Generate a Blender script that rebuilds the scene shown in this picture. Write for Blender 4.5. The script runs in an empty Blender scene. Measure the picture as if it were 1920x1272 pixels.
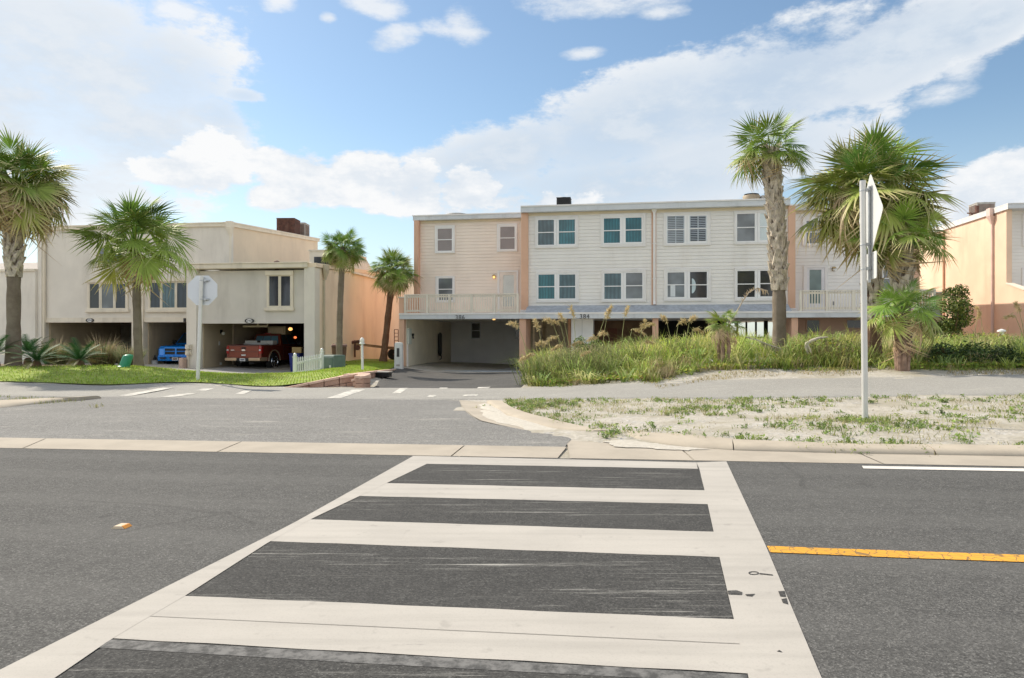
import bpy, bmesh, math, random
import numpy as np
from mathutils import Vector, Matrix
R = math.radians
random.seed(7); RNG = np.random.default_rng(11)
scn = bpy.context.scene
COL = scn.collection
F, HC, HY, CX = 1350.0, 1.4, 633.0, 960.0     # focal length, eye height, horizon row of the survey photograph

def W(px, py, Y):
    return Vector(((px-CX)/F*Y, Y, HC-(py-HY)/F*Y))
def G(px, py, z=0.0):
    return W(px, py, F*(HC-z)/(py-HY))
def G2(px, py, z=0.0):
    g = G(px, py, z); return (g.x, g.y)

# ------------------------------------------------------------------ node helpers
def new_mat(name):
    m = bpy.data.materials.new(name); m.use_nodes = True
    nt = m.node_tree; b = nt.nodes['Principled BSDF']
    return m, nt, b
def N(nt, t, **kw):
    n = nt.nodes.new(t)
    for k, v in kw.items():
        if k in n.inputs: n.inputs[k].default_value = v
        else: setattr(n, k, v)
    return n
def lk(nt, a, b): nt.links.new(a, b)
def s2l(c):
    return tuple(((x/255)/12.92 if x/255 <= .04045 else ((x/255+.055)/1.055)**2.4) for x in c)
def C4(c): return (c[0], c[1], c[2], 1)
def mathn(nt, op, a, b=None, c=None, clamp=False):
    n = nt.nodes.new('ShaderNodeMath'); n.operation = op; n.use_clamp = clamp
    for i, v in enumerate((a, b, c)):
        if v is None: continue
        if isinstance(v, (int, float)): n.inputs[i].default_value = v
        else: nt.links.new(v, n.inputs[i])
    return n.outputs[0]
def smooth(nt, x, e0, e1):
    n = nt.nodes.new('ShaderNodeMapRange'); n.interpolation_type = 'SMOOTHSTEP'
    nt.links.new(x, n.inputs[0]); n.inputs[1].default_value = e0; n.inputs[2].default_value = e1
    return n.outputs[0]
def mixc(nt, f, a, b):
    n = nt.nodes.new('ShaderNodeMix'); n.data_type = 'RGBA'
    if isinstance(f, (int, float)): n.inputs[0].default_value = f
    else: nt.links.new(f, n.inputs[0])
    for i, v in ((6, a), (7, b)):
        if isinstance(v, tuple): n.inputs[i].default_value = C4(v)
        else: nt.links.new(v, n.inputs[i])
    return n.outputs[2]
def coords(nt, kind='Object', scale=None):
    t = nt.nodes.new('ShaderNodeTexCoord')
    if scale is None: return t.outputs[kind]
    m = nt.nodes.new('ShaderNodeMapping'); m.inputs['Scale'].default_value = scale
    nt.links.new(t.outputs[kind], m.inputs[0]); return m.outputs[0]
def noise(nt, co, scale, detail=3, rough=.55):
    n = N(nt, 'ShaderNodeTexNoise'); n.inputs['Scale'].default_value = scale
    n.inputs['Detail'].default_value = detail; n.inputs['Roughness'].default_value = rough
    nt.links.new(co, n.inputs['Vector']); return n.outputs[0]
def bump(nt, b, h, strength, dist=.01):
    n = N(nt, 'ShaderNodeBump'); n.inputs['Strength'].default_value = strength; n.inputs['Distance'].default_value = dist
    nt.links.new(h, n.inputs['Height']); nt.links.new(n.outputs[0], b.inputs['Normal'])

def mat(name, col, rough=.7, var=.08, vscale=2.0, bscale=0, bstr=.3, bdist=.01, metal=0, spec=.5, dirt=None, dscale=1.2, damt=.35, coat=0):
    m, nt, b = new_mat(name)
    co = coords(nt)
    n1 = noise(nt, co, vscale, 4)
    lo = tuple(c*(1-var) for c in col); hi = tuple(min(1, c*(1+var)) for c in col)
    c = mixc(nt, smooth(nt, n1, .3, .7), lo, hi)
    if dirt:
        st = coords(nt, 'Object', (1, 1, .25))
        n2 = noise(nt, st, dscale, 6, .65)
        f = mathn(nt, 'MULTIPLY', smooth(nt, n2, .5, .75), damt)
        c = mixc(nt, f, c, dirt)
    lk(nt, c, b.inputs['Base Color'])
    b.inputs['Roughness'].default_value = rough; b.inputs['Metallic'].default_value = metal
    b.inputs['Specular IOR Level'].default_value = spec
    b.inputs['Coat Weight'].default_value = coat
    if bscale: bump(nt, b, noise(nt, co, bscale, 3, .6), bstr, bdist)
    return m

# ------------------------------------------------------------------ mesh helpers
class MB:
    def __init__(s): s.v = []; s.f = []
    def add(s, vs, fs):
        o = len(s.v); s.v += [tuple(v) for v in vs]; s.f += [tuple(i+o for i in f) for f in fs]; return s
    def box(s, x0, x1, y0, y1, z0, z1):
        if x0 > x1: x0, x1 = x1, x0
        if y0 > y1: y0, y1 = y1, y0
        if z0 > z1: z0, z1 = z1, z0
        return s.add([(x0,y0,z0),(x1,y0,z0),(x1,y1,z0),(x0,y1,z0),(x0,y0,z1),(x1,y0,z1),(x1,y1,z1),(x0,y1,z1)],
              [(0,3,2,1),(4,5,6,7),(0,1,5,4),(1,2,6,5),(2,3,7,6),(3,0,4,7)])
    def hexa(s, p):   # 8 points in box order
        return s.add(p, [(0,3,2,1),(4,5,6,7),(0,1,5,4),(1,2,6,5),(2,3,7,6),(3,0,4,7)])
    def prism(s, poly, a0, a1, axis='y'):
        # polygon extruded along an axis; poly given in the other two coordinates
        n = len(poly)
        def P(p, a):
            return {'y': (p[0], a, p[1]), 'x': (a, p[0], p[1]), 'z': (p[0], p[1], a)}[axis]
        vs = [P(p, a0) for p in poly] + [P(p, a1) for p in poly]
        fs = [tuple(range(n)), tuple(range(2*n-1, n-1, -1))] + [(i, i+n, (i+1) % n+n, (i+1) % n) for i in range(n)]
        return s.add(vs, fs)
    def tube(s, pts, rad, n=10, caps=True):
        pts = [Vector(p) for p in pts]
        if isinstance(rad, (int, float)): rad = [rad]*len(pts)
        rings = []; prev = None
        for i, p in enumerate(pts):
            t = (pts[min(i+1, len(pts)-1)]-pts[max(i-1, 0)]).normalized()
            if prev is None:
                a = Vector((0,0,1)) if abs(t.z) < .9 else Vector((1,0,0))
                u = t.cross(a).normalized()
            else:
                u = (prev - t*prev.dot(t)).normalized()
            prev = u; w = t.cross(u)
            rings.append([p + (u*math.cos(k*2*math.pi/n)+w*math.sin(k*2*math.pi/n))*rad[i] for k in range(n)])
        vs = [v for r in rings for v in r]; fs = []
        for i in range(len(pts)-1):
            for k in range(n):
                fs.append((i*n+k, i*n+(k+1) % n, (i+1)*n+(k+1) % n, (i+1)*n+k))
        if caps:
            fs.append(tuple(range(n-1, -1, -1))); fs.append(tuple((len(pts)-1)*n+k for k in range(n)))
        return s.add(vs, fs)
    def lathe(s, prof, cx=0, cy=0, n=20):
        vs = []; fs = []
        for r, z in prof:
            for k in range(n):
                a = k*2*math.pi/n; vs.append((cx+r*math.cos(a), cy+r*math.sin(a), z))
        for i in range(len(prof)-1):
            for k in range(n):
                fs.append((i*n+k, i*n+(k+1) % n, (i+1)*n+(k+1) % n, (i+1)*n+k))
        fs.append(tuple(range(n-1, -1, -1))); fs.append(tuple((len(prof)-1)*n+k for k in range(n)))
        return s.add(vs, fs)
    def build(s, name, m, parent=None, bevel=0, smooth=False, loc=None, rotz=0, segs=2, recalc=True):
        me = bpy.data.meshes.new(name); me.from_pydata(s.v, [], s.f)
        if recalc:
            bm = bmesh.new(); bm.from_mesh(me); bmesh.ops.recalc_face_normals(bm, faces=bm.faces[:]); bm.to_mesh(me); bm.free()
        if m: me.materials.append(m)
        o = bpy.data.objects.new(name, me); COL.objects.link(o)
        if smooth:
            for p in me.polygons: p.use_smooth = True
            try: me.set_sharp_from_angle(angle=R(40))
            except Exception: pass
        if bevel:
            b = o.modifiers.new('bevel', 'BEVEL'); b.width = bevel; b.segments = segs; b.limit_method = 'ANGLE'; b.angle_limit = R(35)
        if parent is not None: o.parent = parent
        if loc is not None: o.location = loc
        if rotz: o.rotation_euler = (0, 0, rotz)
        return o
def tag(o, label=None, cat=None, group=None, kind=None):
    if label: o['label'] = label
    if cat: o['category'] = cat
    if group: o['group'] = group
    if kind: o['kind'] = kind
    return o
def empty(name, loc, rotz=0, label=None, cat=None, group=None):
    o = bpy.data.objects.new(name, None); COL.objects.link(o); o.empty_display_size = .3
    o.location = loc; o.rotation_euler = (0, 0, rotz)
    return tag(o, label, cat, group)
def np_mesh(name, verts, tris, m, cols=None, parent=None, smooth=False):
    verts = np.asarray(verts, np.float32); tris = np.asarray(tris, np.int32)
    me = bpy.data.meshes.new(name)
    me.vertices.add(len(verts)); me.vertices.foreach_set('co', verts.ravel())
    k = tris.shape[1]
    me.loops.add(len(tris)*k); me.loops.foreach_set('vertex_index', tris.ravel())
    me.polygons.add(len(tris)); me.polygons.foreach_set('loop_start', np.arange(0, len(tris)*k, k, dtype=np.int32))
    me.polygons.foreach_set('loop_total', np.full(len(tris), k, np.int32))
    if smooth: me.polygons.foreach_set('use_smooth', np.ones(len(tris), bool))
    me.update(calc_edges=True)
    if cols is not None:
        a = me.color_attributes.new('leafcol', 'FLOAT_COLOR', 'POINT')
        c = np.ones((len(verts), 4), np.float32); c[:, :3] = cols; a.data.foreach_set('color', c.ravel())
    if m: me.materials.append(m)
    o = bpy.data.objects.new(name, me); COL.objects.link(o)
    if parent is not None: o.parent = parent
    return o
def leaf_mat(name, trans=.25, rough=.5, spec=.4):
    m, nt, b = new_mat(name)
    a = N(nt, 'ShaderNodeVertexColor'); a.layer_name = 'leafcol'
    lk(nt, a.outputs[0], b.inputs['Base Color']); b.inputs['Roughness'].default_value = rough
    b.inputs['Specular IOR Level'].default_value = spec
    t = N(nt, 'ShaderNodeBsdfTranslucent'); lk(nt, a.outputs[0], t.inputs[0])
    mx = N(nt, 'ShaderNodeMixShader'); mx.inputs[0].default_value = trans
    lk(nt, b.outputs[0], mx.inputs[1]); lk(nt, t.outputs[0], mx.inputs[2])
    lk(nt, mx.outputs[0], nt.nodes['Material Output'].inputs[0])
    return m

# ------------------------------------------------------------------ camera
cam = bpy.data.cameras.new('camera'); camo = bpy.data.objects.new('camera', cam); COL.objects.link(camo)
cam.sensor_width = 36; cam.lens = F/1920*36; cam.clip_end = 3000; cam.clip_start = .05
cam.shift_y = -(636-HY)/1920
camo.location = (0, 0, HC); camo.rotation_euler = (R(90), 0, 0)
scn.camera = camo

# ------------------------------------------------------------------ terrain height
_ctl = []
def ctl(px, py, Y): _ctl.append(tuple(W(px, py, Y)))
for x in (-14, -8, -3, 1): _ctl.append((x, 9.3-x*.108, 0)); _ctl.append((x, 12.5-x*.1, .0))
for x in (-20, -12, -6, -2): _ctl.append((x, 16-x*.12, 0.0))
ctl(960,728,19.0); ctl(800,728,19.28); ctl(480,728,19.87); ctl(200,725,20.4); ctl(0,718,20.8)
_ctl += [(-20,21.4,.12), (-26,22,.15)]
ctl(900,750,16.0)
# sunny strip and path on the right
for px, py in ((1178,809),(1383,825),(1610,834),(1920,835)): _ctl.append((*G2(px,py,.08), .085))
_ctl += [(12,8.0,.09), (20,7.2,.09)]
ctl(1100,749,15.8); ctl(1400,748,15.3); ctl(1900,742,14.6)
ctl(1000,728,18.8); ctl(1200,718,18.6); ctl(1400,712,18.4); ctl(1900,703,17.6)
ctl(1300,695,20.2); ctl(1600,690,20.0); ctl(1900,688,19.6)
_ctl += [(1.0,22,.16), (2.0,25,.45), (5,25,.72), (9,26,.85), (14,26,.85), (19,25,.85), (24,25,.8), (4,29,.3), (12,30,.4), (20,30,.6), (24,32,.5), (10,35,-.2), (3,34,-.22)]
# left lawn
ctl(0,690,24); ctl(130,688,24); ctl(250,690,24); ctl(300,694,24); ctl(330,701,23.6); ctl(375,712,20.7); ctl(430,706,24); ctl(350,700,27); ctl(500,707,25.5); ctl(550,707,26)
_ctl += [(-20,24.5,.42), (-20,30,.2), (-15,30,.1), (-12,31,-.1), (-9,31,-.2), (-14,36,-.12), (-12,33,-.25), (-9.8,34.5,-.27)]
ctl(620,697,29); ctl(650,690,30); ctl(647,680,37.7); ctl(690,674,41)
_ctl += [(-6.6,22.2,.20), (-6.0,25,.15), (-5.4,28,.12), (-6.2,34,.1)]
# driveway ramp to the middle carport
ctl(560,728,19.7); ctl(620,728,19.6); ctl(680,728,19.5); ctl(740,728,19.4)
_ctl += [(-3.7,22,-.07), (-2,22,-.07), (-.2,22,-.05), (-4.4,26,-.18), (-1.5,26,-.18), (-4.4,30,-.25), (-1,30,-.25), (-4,35,-.27), (0,35,-.27), (0,45,-.27), (-10,48,-.2), (12,45,-.25), (25,45,-.1)]
_P = np.array(_ctl)
def _k(d): return np.where(d > 1e-9, d*d*np.log(np.maximum(d, 1e-9)), 0)
_n = len(_P)
_D = np.linalg.norm(_P[:, None, :2]-_P[None, :, :2], axis=2)
_A = np.zeros((_n+3, _n+3)); _A[:_n, :_n] = _k(_D)+np.eye(_n)*1.5
_A[:_n, _n] = 1; _A[:_n, _n+1:] = _P[:, :2]; _A[_n, :_n] = 1; _A[_n+1:, :_n] = _P[:, :2].T
_w = np.linalg.solve(_A, np.concatenate([_P[:, 2], np.zeros(3)]))
def zf(X, Y):
    X = np.asarray(X, float); Y = np.asarray(Y, float); sh = X.shape
    x = np.clip(X.ravel(), -26, 26); y = np.clip(Y.ravel(), 9, 46)
    out = np.empty(len(x))
    for i in range(0, len(x), 20000):
        xs, ys = x[i:i+20000], y[i:i+20000]
        d = np.hypot(xs[:, None]-_P[None, :, 0], ys[:, None]-_P[None, :, 1])
        out[i:i+20000] = _k(d) @ _w[:_n] + _w[_n] + _w[_n+1]*xs + _w[_n+2]*ys
    out = np.clip(out, -.32, 1.0)
    n0_ = X.ravel()*.108 + Y.ravel()*.994
    out = np.maximum(out, np.interp(n0_, [13.5, 19], [0, -.32]))
    # road side of the gutter is flat
    nn = X.ravel()*.108 + Y.ravel()*.994
    t = np.clip((nn-9.0)/1.2, 0, 1)
    out = out*t
    # fade to a plain far away
    far = np.clip((np.abs(X.ravel())-26)/15, 0, 1); far = np.maximum(far, np.clip((Y.ravel()-46)/15, 0, 1))
    out = out*(1-far) - .3*far*t
    return out.reshape(sh)
def zz(x, y): return float(zf(np.array([x]), np.array([y]))[0])
def OnG(px, Y):      # ground point on the photo column px at depth Y
    x = (px-CX)/F*Y; return Vector((x, Y, zz(x, Y)))
# ------------------------------------------------------------------ ground materials
def asphalt(name, dark, light, sand=None, sand_amt=.0, agg=85, streak=False, lanes=0):
    m, nt, b = new_mat(name); co = coords(nt)
    v = N(nt, 'ShaderNodeTexVoronoi'); v.inputs['Scale'].default_value = agg; lk(nt, co, v.inputs['Vector'])
    sep = N(nt, 'ShaderNodeSeparateColor'); lk(nt, v.outputs['Color'], sep.inputs[0])
    big = noise(nt, co, .5, 5, .6); med = noise(nt, co, 9, 4, .7); fine = noise(nt, co, 45, 2, .7)
    f = mathn(nt, 'ADD', mathn(nt, 'MULTIPLY', smooth(nt, sep.outputs[0], .35, 1.0), .55), mathn(nt, 'MULTIPLY', smooth(nt, fine, .35, .7), .45))
    f = mathn(nt, 'MULTIPLY', f, mathn(nt, 'ADD', .55, mathn(nt, 'MULTIPLY', smooth(nt, med, .3, .7), .6)))
    c = mixc(nt, f, dark, light)
    c = mixc(nt, mathn(nt, 'MULTIPLY', smooth(nt, big, .35, .7), .3), c, tuple(.5*(d+l)*1.15 for d, l in zip(dark, light)))
    # a few bright stones
    c = mixc(nt, mathn(nt, 'MULTIPLY', smooth(nt, sep.outputs[1], .94, .98), .4), c, tuple(min(1, l*1.9) for l in light))
    if sand:
        st = coords(nt, 'Object', (.35, 1.6, 1))
        n2 = noise(nt, st, 1.6, 9, .74)
        c = mixc(nt, mathn(nt, 'MULTIPLY', smooth(nt, n2, .54, .74), sand_amt), c, sand)
    if streak:
        st = coords(nt, 'Object', (.25, 9, 1)); mp = st.node
        mp.inputs['Rotation'].default_value = (0, 0, R(2.5))
        n3 = noise(nt, st, 2.6, 10, .8)
        n4 = noise(nt, coords(nt, 'Object', (.35, 2.2, 1)), 1.6, 4)
        f = mathn(nt, 'MULTIPLY', smooth(nt, n3, .53, .64), smooth(nt, n4, .47, .58))
        c = mixc(nt, mathn(nt, 'MULTIPLY', f, .55), c, s2l((205,203,196)))
    # darker oily lanes and small tar marks
    n5 = noise(nt, coords(nt, 'Object', (.15, .8, 1)), 1.1, 3)
    c = mixc(nt, mathn(nt, 'MULTIPLY', smooth(nt, n5, .5, .7), .12), c, dark)
    if lanes:
        # tyre-polished wheel paths, oil drips and a few sealed hairline cracks
        w = N(nt, 'ShaderNodeTexWave'); w.bands_direction = 'Y'; w.inputs['Scale'].default_value = .30; w.inputs['Distortion'].default_value = 1.2; w.inputs['Detail'].default_value = 2
        mp = nt.nodes.new('ShaderNodeMapping'); mp.inputs['Rotation'].default_value = (0, 0, R(6.2)); lk(nt, co, mp.inputs[0]); lk(nt, mp.outputs[0], w.inputs['Vector'])
        c = mixc(nt, mathn(nt, 'MULTIPLY', smooth(nt, w.outputs[0], .45, .95), lanes), c, tuple(l*.92 for l in light))
        oil = noise(nt, coords(nt, 'Object', (.8, 1.3, 1)), 2.1, 5, .7)
        c = mixc(nt, mathn(nt, 'MULTIPLY', smooth(nt, oil, .62, .74), .55), c, tuple(d*.7 for d in dark))
        vc = N(nt, 'ShaderNodeTexVoronoi'); vc.feature = 'DISTANCE_TO_EDGE'; vc.inputs['Scale'].default_value = .33
        wv = N(nt, 'ShaderNodeTexNoise'); wv.inputs['Scale'].default_value = 1.6; wv.inputs['Detail'].default_value = 6; lk(nt, co, wv.inputs['Vector'])
        ad = N(nt, 'ShaderNodeMix'); ad.data_type = 'VECTOR'; ad.inputs[0].default_value = .22; lk(nt, co, ad.inputs[4]); lk(nt, wv.outputs['Color'], ad.inputs[5]); lk(nt, ad.outputs[1], vc.inputs['Vector'])
        gate = smooth(nt, noise(nt, co, .45, 3), .50, .62)
        c = mixc(nt, mathn(nt, 'MULTIPLY', mathn(nt, 'MULTIPLY', smooth(nt, vc.outputs[0], .008, .002), gate), .22), c, tuple(d*.5 for d in dark))
    lk(nt, c, b.inputs['Base Color']); b.inputs['Roughness'].default_value = .92; b.inputs['Specular IOR Level'].default_value = .25
    bump(nt, b, v.outputs['Distance'], .35, .006)
    return m
M_road = asphalt('asphalt_road', (.050,.050,.0485), (.172,.170,.162), agg=140, lanes=.16)
M_patch = asphalt('asphalt_between_bars', (.032,.032,.0315), (.105,.104,.099), agg=140, streak=True)
M_street = asphalt('asphalt_street', (.125,.124,.119), (.315,.31,.295), sand=s2l((205,200,188)), sand_amt=.38, agg=80)
M_path = asphalt('asphalt_path', (.25,.243,.224), (.385,.376,.347), sand=s2l((225,218,200)), sand_amt=.2, agg=80)
M_drive = asphalt('asphalt_driveway', (.045,.045,.045), (.14,.138,.132), sand=s2l((190,185,172)), sand_amt=.4, agg=80)

def concrete(name, col, stain, amt=.5):
    m, nt, b = new_mat(name); co = coords(nt)
    n1 = noise(nt, co, 1.7, 6, .65); n2 = noise(nt, co, 60, 3, .6); n3 = noise(nt, co, .7, 3)
    c = mixc(nt, smooth(nt, n1, .35, .7), col, tuple(x*.86 for x in col))
    c = mixc(nt, mathn(nt, 'MULTIPLY', smooth(nt, n3, .45, .7), amt), c, stain)
    c = mixc(nt, mathn(nt, 'MULTIPLY', smooth(nt, n2, .55, .75), .3), c, tuple(x*.7 for x in col))
    lk(nt, c, b.inputs['Base Color']); b.inputs['Roughness'].default_value = .9; b.inputs['Specular IOR Level'].default_value = .25
    bump(nt, b, n2, .3, .006); return m
M_gutter = concrete('gutter_concrete', (.43,.385,.32), (.36,.32,.265))
M_kerb = concrete('kerb_concrete', (.47,.415,.335), (.37,.325,.265))
M_slab = concrete('slab_concrete', (.36,.35,.34), (.22,.22,.22))

def sand_mat():
    m, nt, b = new_mat('sand'); co = coords(nt)
    n1 = noise(nt, co, .9, 7, .65); n2 = noise(nt, co, 14, 5, .7); n3 = noise(nt, co, 55, 2, .6); n4 = noise(nt, co, 2.3, 5, .7)
    c = mixc(nt, smooth(nt, n2, .3, .7), (.38,.352,.30), (.55,.52,.46))
    c = mixc(nt, mathn(nt, 'MULTIPLY', smooth(nt, n1, .42, .62), .65), c, (.32,.29,.215))
    # grey gravel patches
    v = N(nt, 'ShaderNodeTexVoronoi'); v.inputs['Scale'].default_value = 28; lk(nt, co, v.inputs['Vector'])
    sp = N(nt, 'ShaderNodeSeparateColor'); lk(nt, v.outputs['Color'], sp.inputs[0])
    g = mathn(nt, 'MULTIPLY', smooth(nt, n4, .5, .62), smooth(nt, sp.outputs[0], .35, .5))
    gc = mixc(nt, sp.outputs[1], (.25,.25,.25), (.62,.60,.57))
    c = mixc(nt, mathn(nt, 'MULTIPLY', g, .85), c, gc)
    lk(nt, c, b.inputs['Base Color']); b.inputs['Roughness'].default_value = .95; b.inputs['Specular IOR Level'].default_value = .15
    h = mathn(nt, 'ADD', n2, mathn(nt, 'MULTIPLY', n3, .4)); bump(nt, b, h, .7, .035)
    return m
M_sand = sand_mat()
M_soil = mat('lawn_soil', (.10,.13,.035), .95, .35, 1.5, 30, .6, .03, dirt=(.26,.20,.11), dscale=2.5, damt=.5)
M_mulch = mat('mulch', (.22,.15,.10), .95, .4, 14, 30, .8, .03)

def paint_mat(name, col, wear_col, e0, e1, crack=False, spots=True, wscale=3.0):
    m, nt, b = new_mat(name); co = coords(nt)
    n1 = noise(nt, co, .8, 5, .6); n2 = noise(nt, co, wscale, 8, .7); n3 = noise(nt, co, 120, 2)
    c = mixc(nt, smooth(nt, n1, .3, .7), col, tuple(x*.88 for x in col))
    c = mixc(nt, mathn(nt, 'MULTIPLY', smooth(nt, n3, .5, .7), .22), c, tuple(x*.6 for x in col))
    # tyre dust along the traffic direction
    n4 = noise(nt, coords(nt, 'Object', (.4, 5, 1)), 1.5, 5)
    c = mixc(nt, mathn(nt, 'MULTIPLY', smooth(nt, n4, .42, .72), .34), c, tuple(x*.62 for x in col))
    if spots:
        v = noise(nt, co, 7, 3, .5)
        c = mixc(nt, mathn(nt, 'MULTIPLY', smooth(nt, v, .63, .72), .34), c, tuple(x*.55 for x in col))
    c = mixc(nt, smooth(nt, n2, e0, e1), c, wear_col)
    n6 = noise(nt, coords(nt, 'Object', (.5, 3, 1)), 3.2, 10, .82)
    c = mixc(nt, mathn(nt, 'MULTIPLY', smooth(nt, n6, .60, .70), .40), c, wear_col)
    if crack:
        v = N(nt, 'ShaderNodeTexVoronoi'); v.feature = 'DISTANCE_TO_EDGE'; v.inputs['Scale'].default_value = 14
        lk(nt, co, v.inputs['Vector'])
        c = mixc(nt, mathn(nt, 'MULTIPLY', smooth(nt, v.outputs[0], .05, .01), .75), c, wear_col)
    lk(nt, c, b.inputs['Base Color']); b.inputs['Roughness'].default_value = .8; b.inputs['Specular IOR Level'].default_value = .3
    bump(nt, b, n3, .15, .003); return m
M_white = paint_mat('crosswalk_paint', (.46,.435,.395), (.12,.12,.12), .735, .75)
M_edge = paint_mat('edge_line_paint', (.72,.69,.64), (.14,.14,.14), .72, .76)
M_yellow = paint_mat('yellow_paint', (.72,.36,.045), (.10,.09,.07), .70, .74, crack=True, spots=False)
M_faded = paint_mat('faded_street_paint', (.66,.64,.58), (.38,.37,.345), .42, .62, spots=False, wscale=4)

# ------------------------------------------------------------------ ground sheets
def axis(lo, hi, step, far):
    a = list(np.arange(lo, hi+1e-6, step)); d = step; x = hi; y = lo
    while x < far: d *= 1.5; x += d; a.append(x)
    d = step
    while y > -far: d *= 1.5; y -= d; a.insert(0, y)
    return np.array(a)
gx = axis(-26, 27, .3, 700); gy = axis(8, 47, .3, 700)
XX, YY = np.meshgrid(gx, gy); ZZ = zf(XX, YY)
nnn = XX*.108 + YY*.994
ZZ = np.where(nnn < 9.3, -.012, ZZ - np.clip((9.9-nnn)/1., 0, 1)*.03)
# small natural unevenness of the sand
ripple = (np.sin(XX*1.7+YY*.6)*np.cos(YY*1.3-XX*.4)*.012 + np.sin(XX*4.1)*np.sin(YY*3.7)*.006)
_pnX = [-40,-16,-12.03,-9.7,-5.55,-.71,1.64,4.98,10.17,20,40]; _pnY = [20.2,17.75,17.2,16.8,16.3,16.0,15.8,15.3,14.6,13.4,11.2]
_pfX = [-40,-16,-14.8,-11.5,-7.06,-2.28,0,3.3,6,12.26,20,40]; _pfY = [24,21.1,20.8,20.4,19.87,19.28,19.0,18.6,18.4,17.6,16.6,14.4]
yn = np.interp(XX, _pnX, _pnY); yf = np.interp(XX, _pfX, _pfY); ex_ = np.interp(YY, [8.9,9.3,9.84,10.56,11.2,11.96,12.7,13.5,14.5,15.9], [.62,.62,.81,.31,0,-.51,-.7,-.86,-1.0,-1.16])
paved = ((YY > yn+.4) & (YY < yf-.4)) | ((YY < yn+.3) & (XX < ex_-.4)) | ((YY >= yf-.3) & (YY < 35) & (XX > -4.3-.09*(YY-20)) & (XX < .2))
ZZ = ZZ + np.where((nnn > 10) & ~paved, ripple, 0) - np.where(paved, .03, 0)
vv = np.stack([XX.ravel(), YY.ravel(), ZZ.ravel()], 1)
nx, ny = len(gx), len(gy)
ii = (np.arange(ny-1)[:, None]*nx + np.arange(nx-1)[None, :]).ravel()
gq = np.stack([ii, ii+1, ii+nx+1, ii+nx], 1)
tag(np_mesh('ground', vv, gq, M_sand, smooth=True), 'pale sandy ground of the whole place', kind='structure')

def resample(pl, n):
    pl = np.array([(p[0], p[1]) for p in pl], float)
    d = np.concatenate([[0], np.cumsum(np.hypot(*(pl[1:]-pl[:-1]).T))]); t = np.linspace(0, d[-1], n)
    return np.stack([np.interp(t, d, pl[:, 0]), np.interp(t, d, pl[:, 1])], 1)
def ribbon(name, A, B, nu, nv, m, off=.02, z=None, jag=0, label=None, prof=None, sink=0, dz=None):
    a = resample(A, nu); b = resample(B, nu)
    if jag:
        r = np.random.default_rng(3)
        j = np.convolve(r.normal(0, 1, nu+8), np.ones(3)/3, 'same')[4:-4]*jag
        dirn = (b-a)/np.maximum(np.hypot(*(b-a).T)[:, None], 1e-6)
        a = a - dirn*j[:, None]; j2 = np.convolve(r.normal(0, 1, nu+8), np.ones(3)/3, 'same')[4:-4]*jag; b = b + dirn*j2[:, None]
    t = np.linspace(0, 1, nv)
    if sink: t = np.concatenate([[0, .012], t[1:-1], [.988, 1]]); nv = len(t)
    P = a[:, None, :]*(1-t)[None, :, None] + b[:, None, :]*t[None, :, None]
    Z = (zf(P[..., 0], P[..., 1]) if z is None else np.full(P.shape[:2], float(z))) + off
    if dz is not None: Z = Z + resample_dz(A, dz, nu)[:, None]*((1-t)**1.5)[None, :]
    if prof is not None: Z = Z + np.interp(t, prof[0], prof[1])[None, :]
    if sink: Z[:, 0] -= sink; Z[:, -1] -= sink
    V = np.concatenate([P, Z[..., None]], 2).reshape(-1, 3)
    i = (np.arange(nu-1)[:, None]*nv + np.arange(nv-1)[None, :]).ravel()
    o = np_mesh(name, V, np.stack([i, i+nv, i+nv+1, i+1], 1), m, smooth=True)
    # face up
    me = o.data
    if me.polygons[0].normal.z < 0: me.flip_normals()
    if label: tag(o, label)
    o['kind'] = 'structure'
    return o
def resample_dz(pl, dz, n):
    pl = np.array([(p[0], p[1]) for p in pl], float); d = np.concatenate([[0], np.cumsum(np.hypot(*(pl[1:]-pl[:-1]).T))])
    return np.interp(np.linspace(0, d[-1], n), d, dz)
def nl(n, x): return (x, (n-.108*x)/.994)      # point on a line parallel to the road

ribbon('road', [nl(-9, -90), nl(-9, 90)], [nl(8.35, -90), nl(8.35, 90)], 60, 20, M_road, off=0, z=0, label='dark grey asphalt road')
edge = [G2(*p) for p in ((1051,837),(1071,825),(1000,812),(960,804),(902,791),(885,782),(874,773),(865,762),(861,752))]
tipn = edge[0]
ribbon('side_street', [nl(9.10, -40), (-40, 20.8)], [nl(9.10, .66)]+edge[1:], 60, 60, M_street, off=.006, label='light grey asphalt street mouth')
# gutter slabs with open joints
jx = [-40, -16, -10.8, -6.45, -3.6, -.72]
mb = MB()
def slab_top(pa, pb, pc, pd, z=.004):
    mb.add([(*pa, z), (*pb, z), (*pc, z+.006), (*pd, z+.006)], [(0,1,2,3)])
jl = [nl(8.357, G(p, 850).x) for p in (-900, -300, 40, 413, 845)]
for i, (pn, pf) in enumerate((((-900,850),(-860,830)), ((-300,850),(-250,830)), ((38,845),(64,829)), ((408,848),(443,834)), ((848,853),(868,841)))):
    pass
cuts = [(-60, -60), (-24, -25), (-13, -14), (G(30,844).x, G(66,828).x), (G(404,849).x, G(444,833).x), (G(846,856).x, G(870,840).x), (G(1046,858).x, G(1060,832).x)]
for (n0, f0), (n1, f1) in zip(cuts[:-1], cuts[1:]):
    mb.add([(*nl(8.36, n0+.008), .002), (*nl(8.36, n1-.008), .002), (*nl(9.17, f1-.008), .010), (*nl(9.17, f0+.008), .010)], [(0,1,2,3)])
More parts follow.
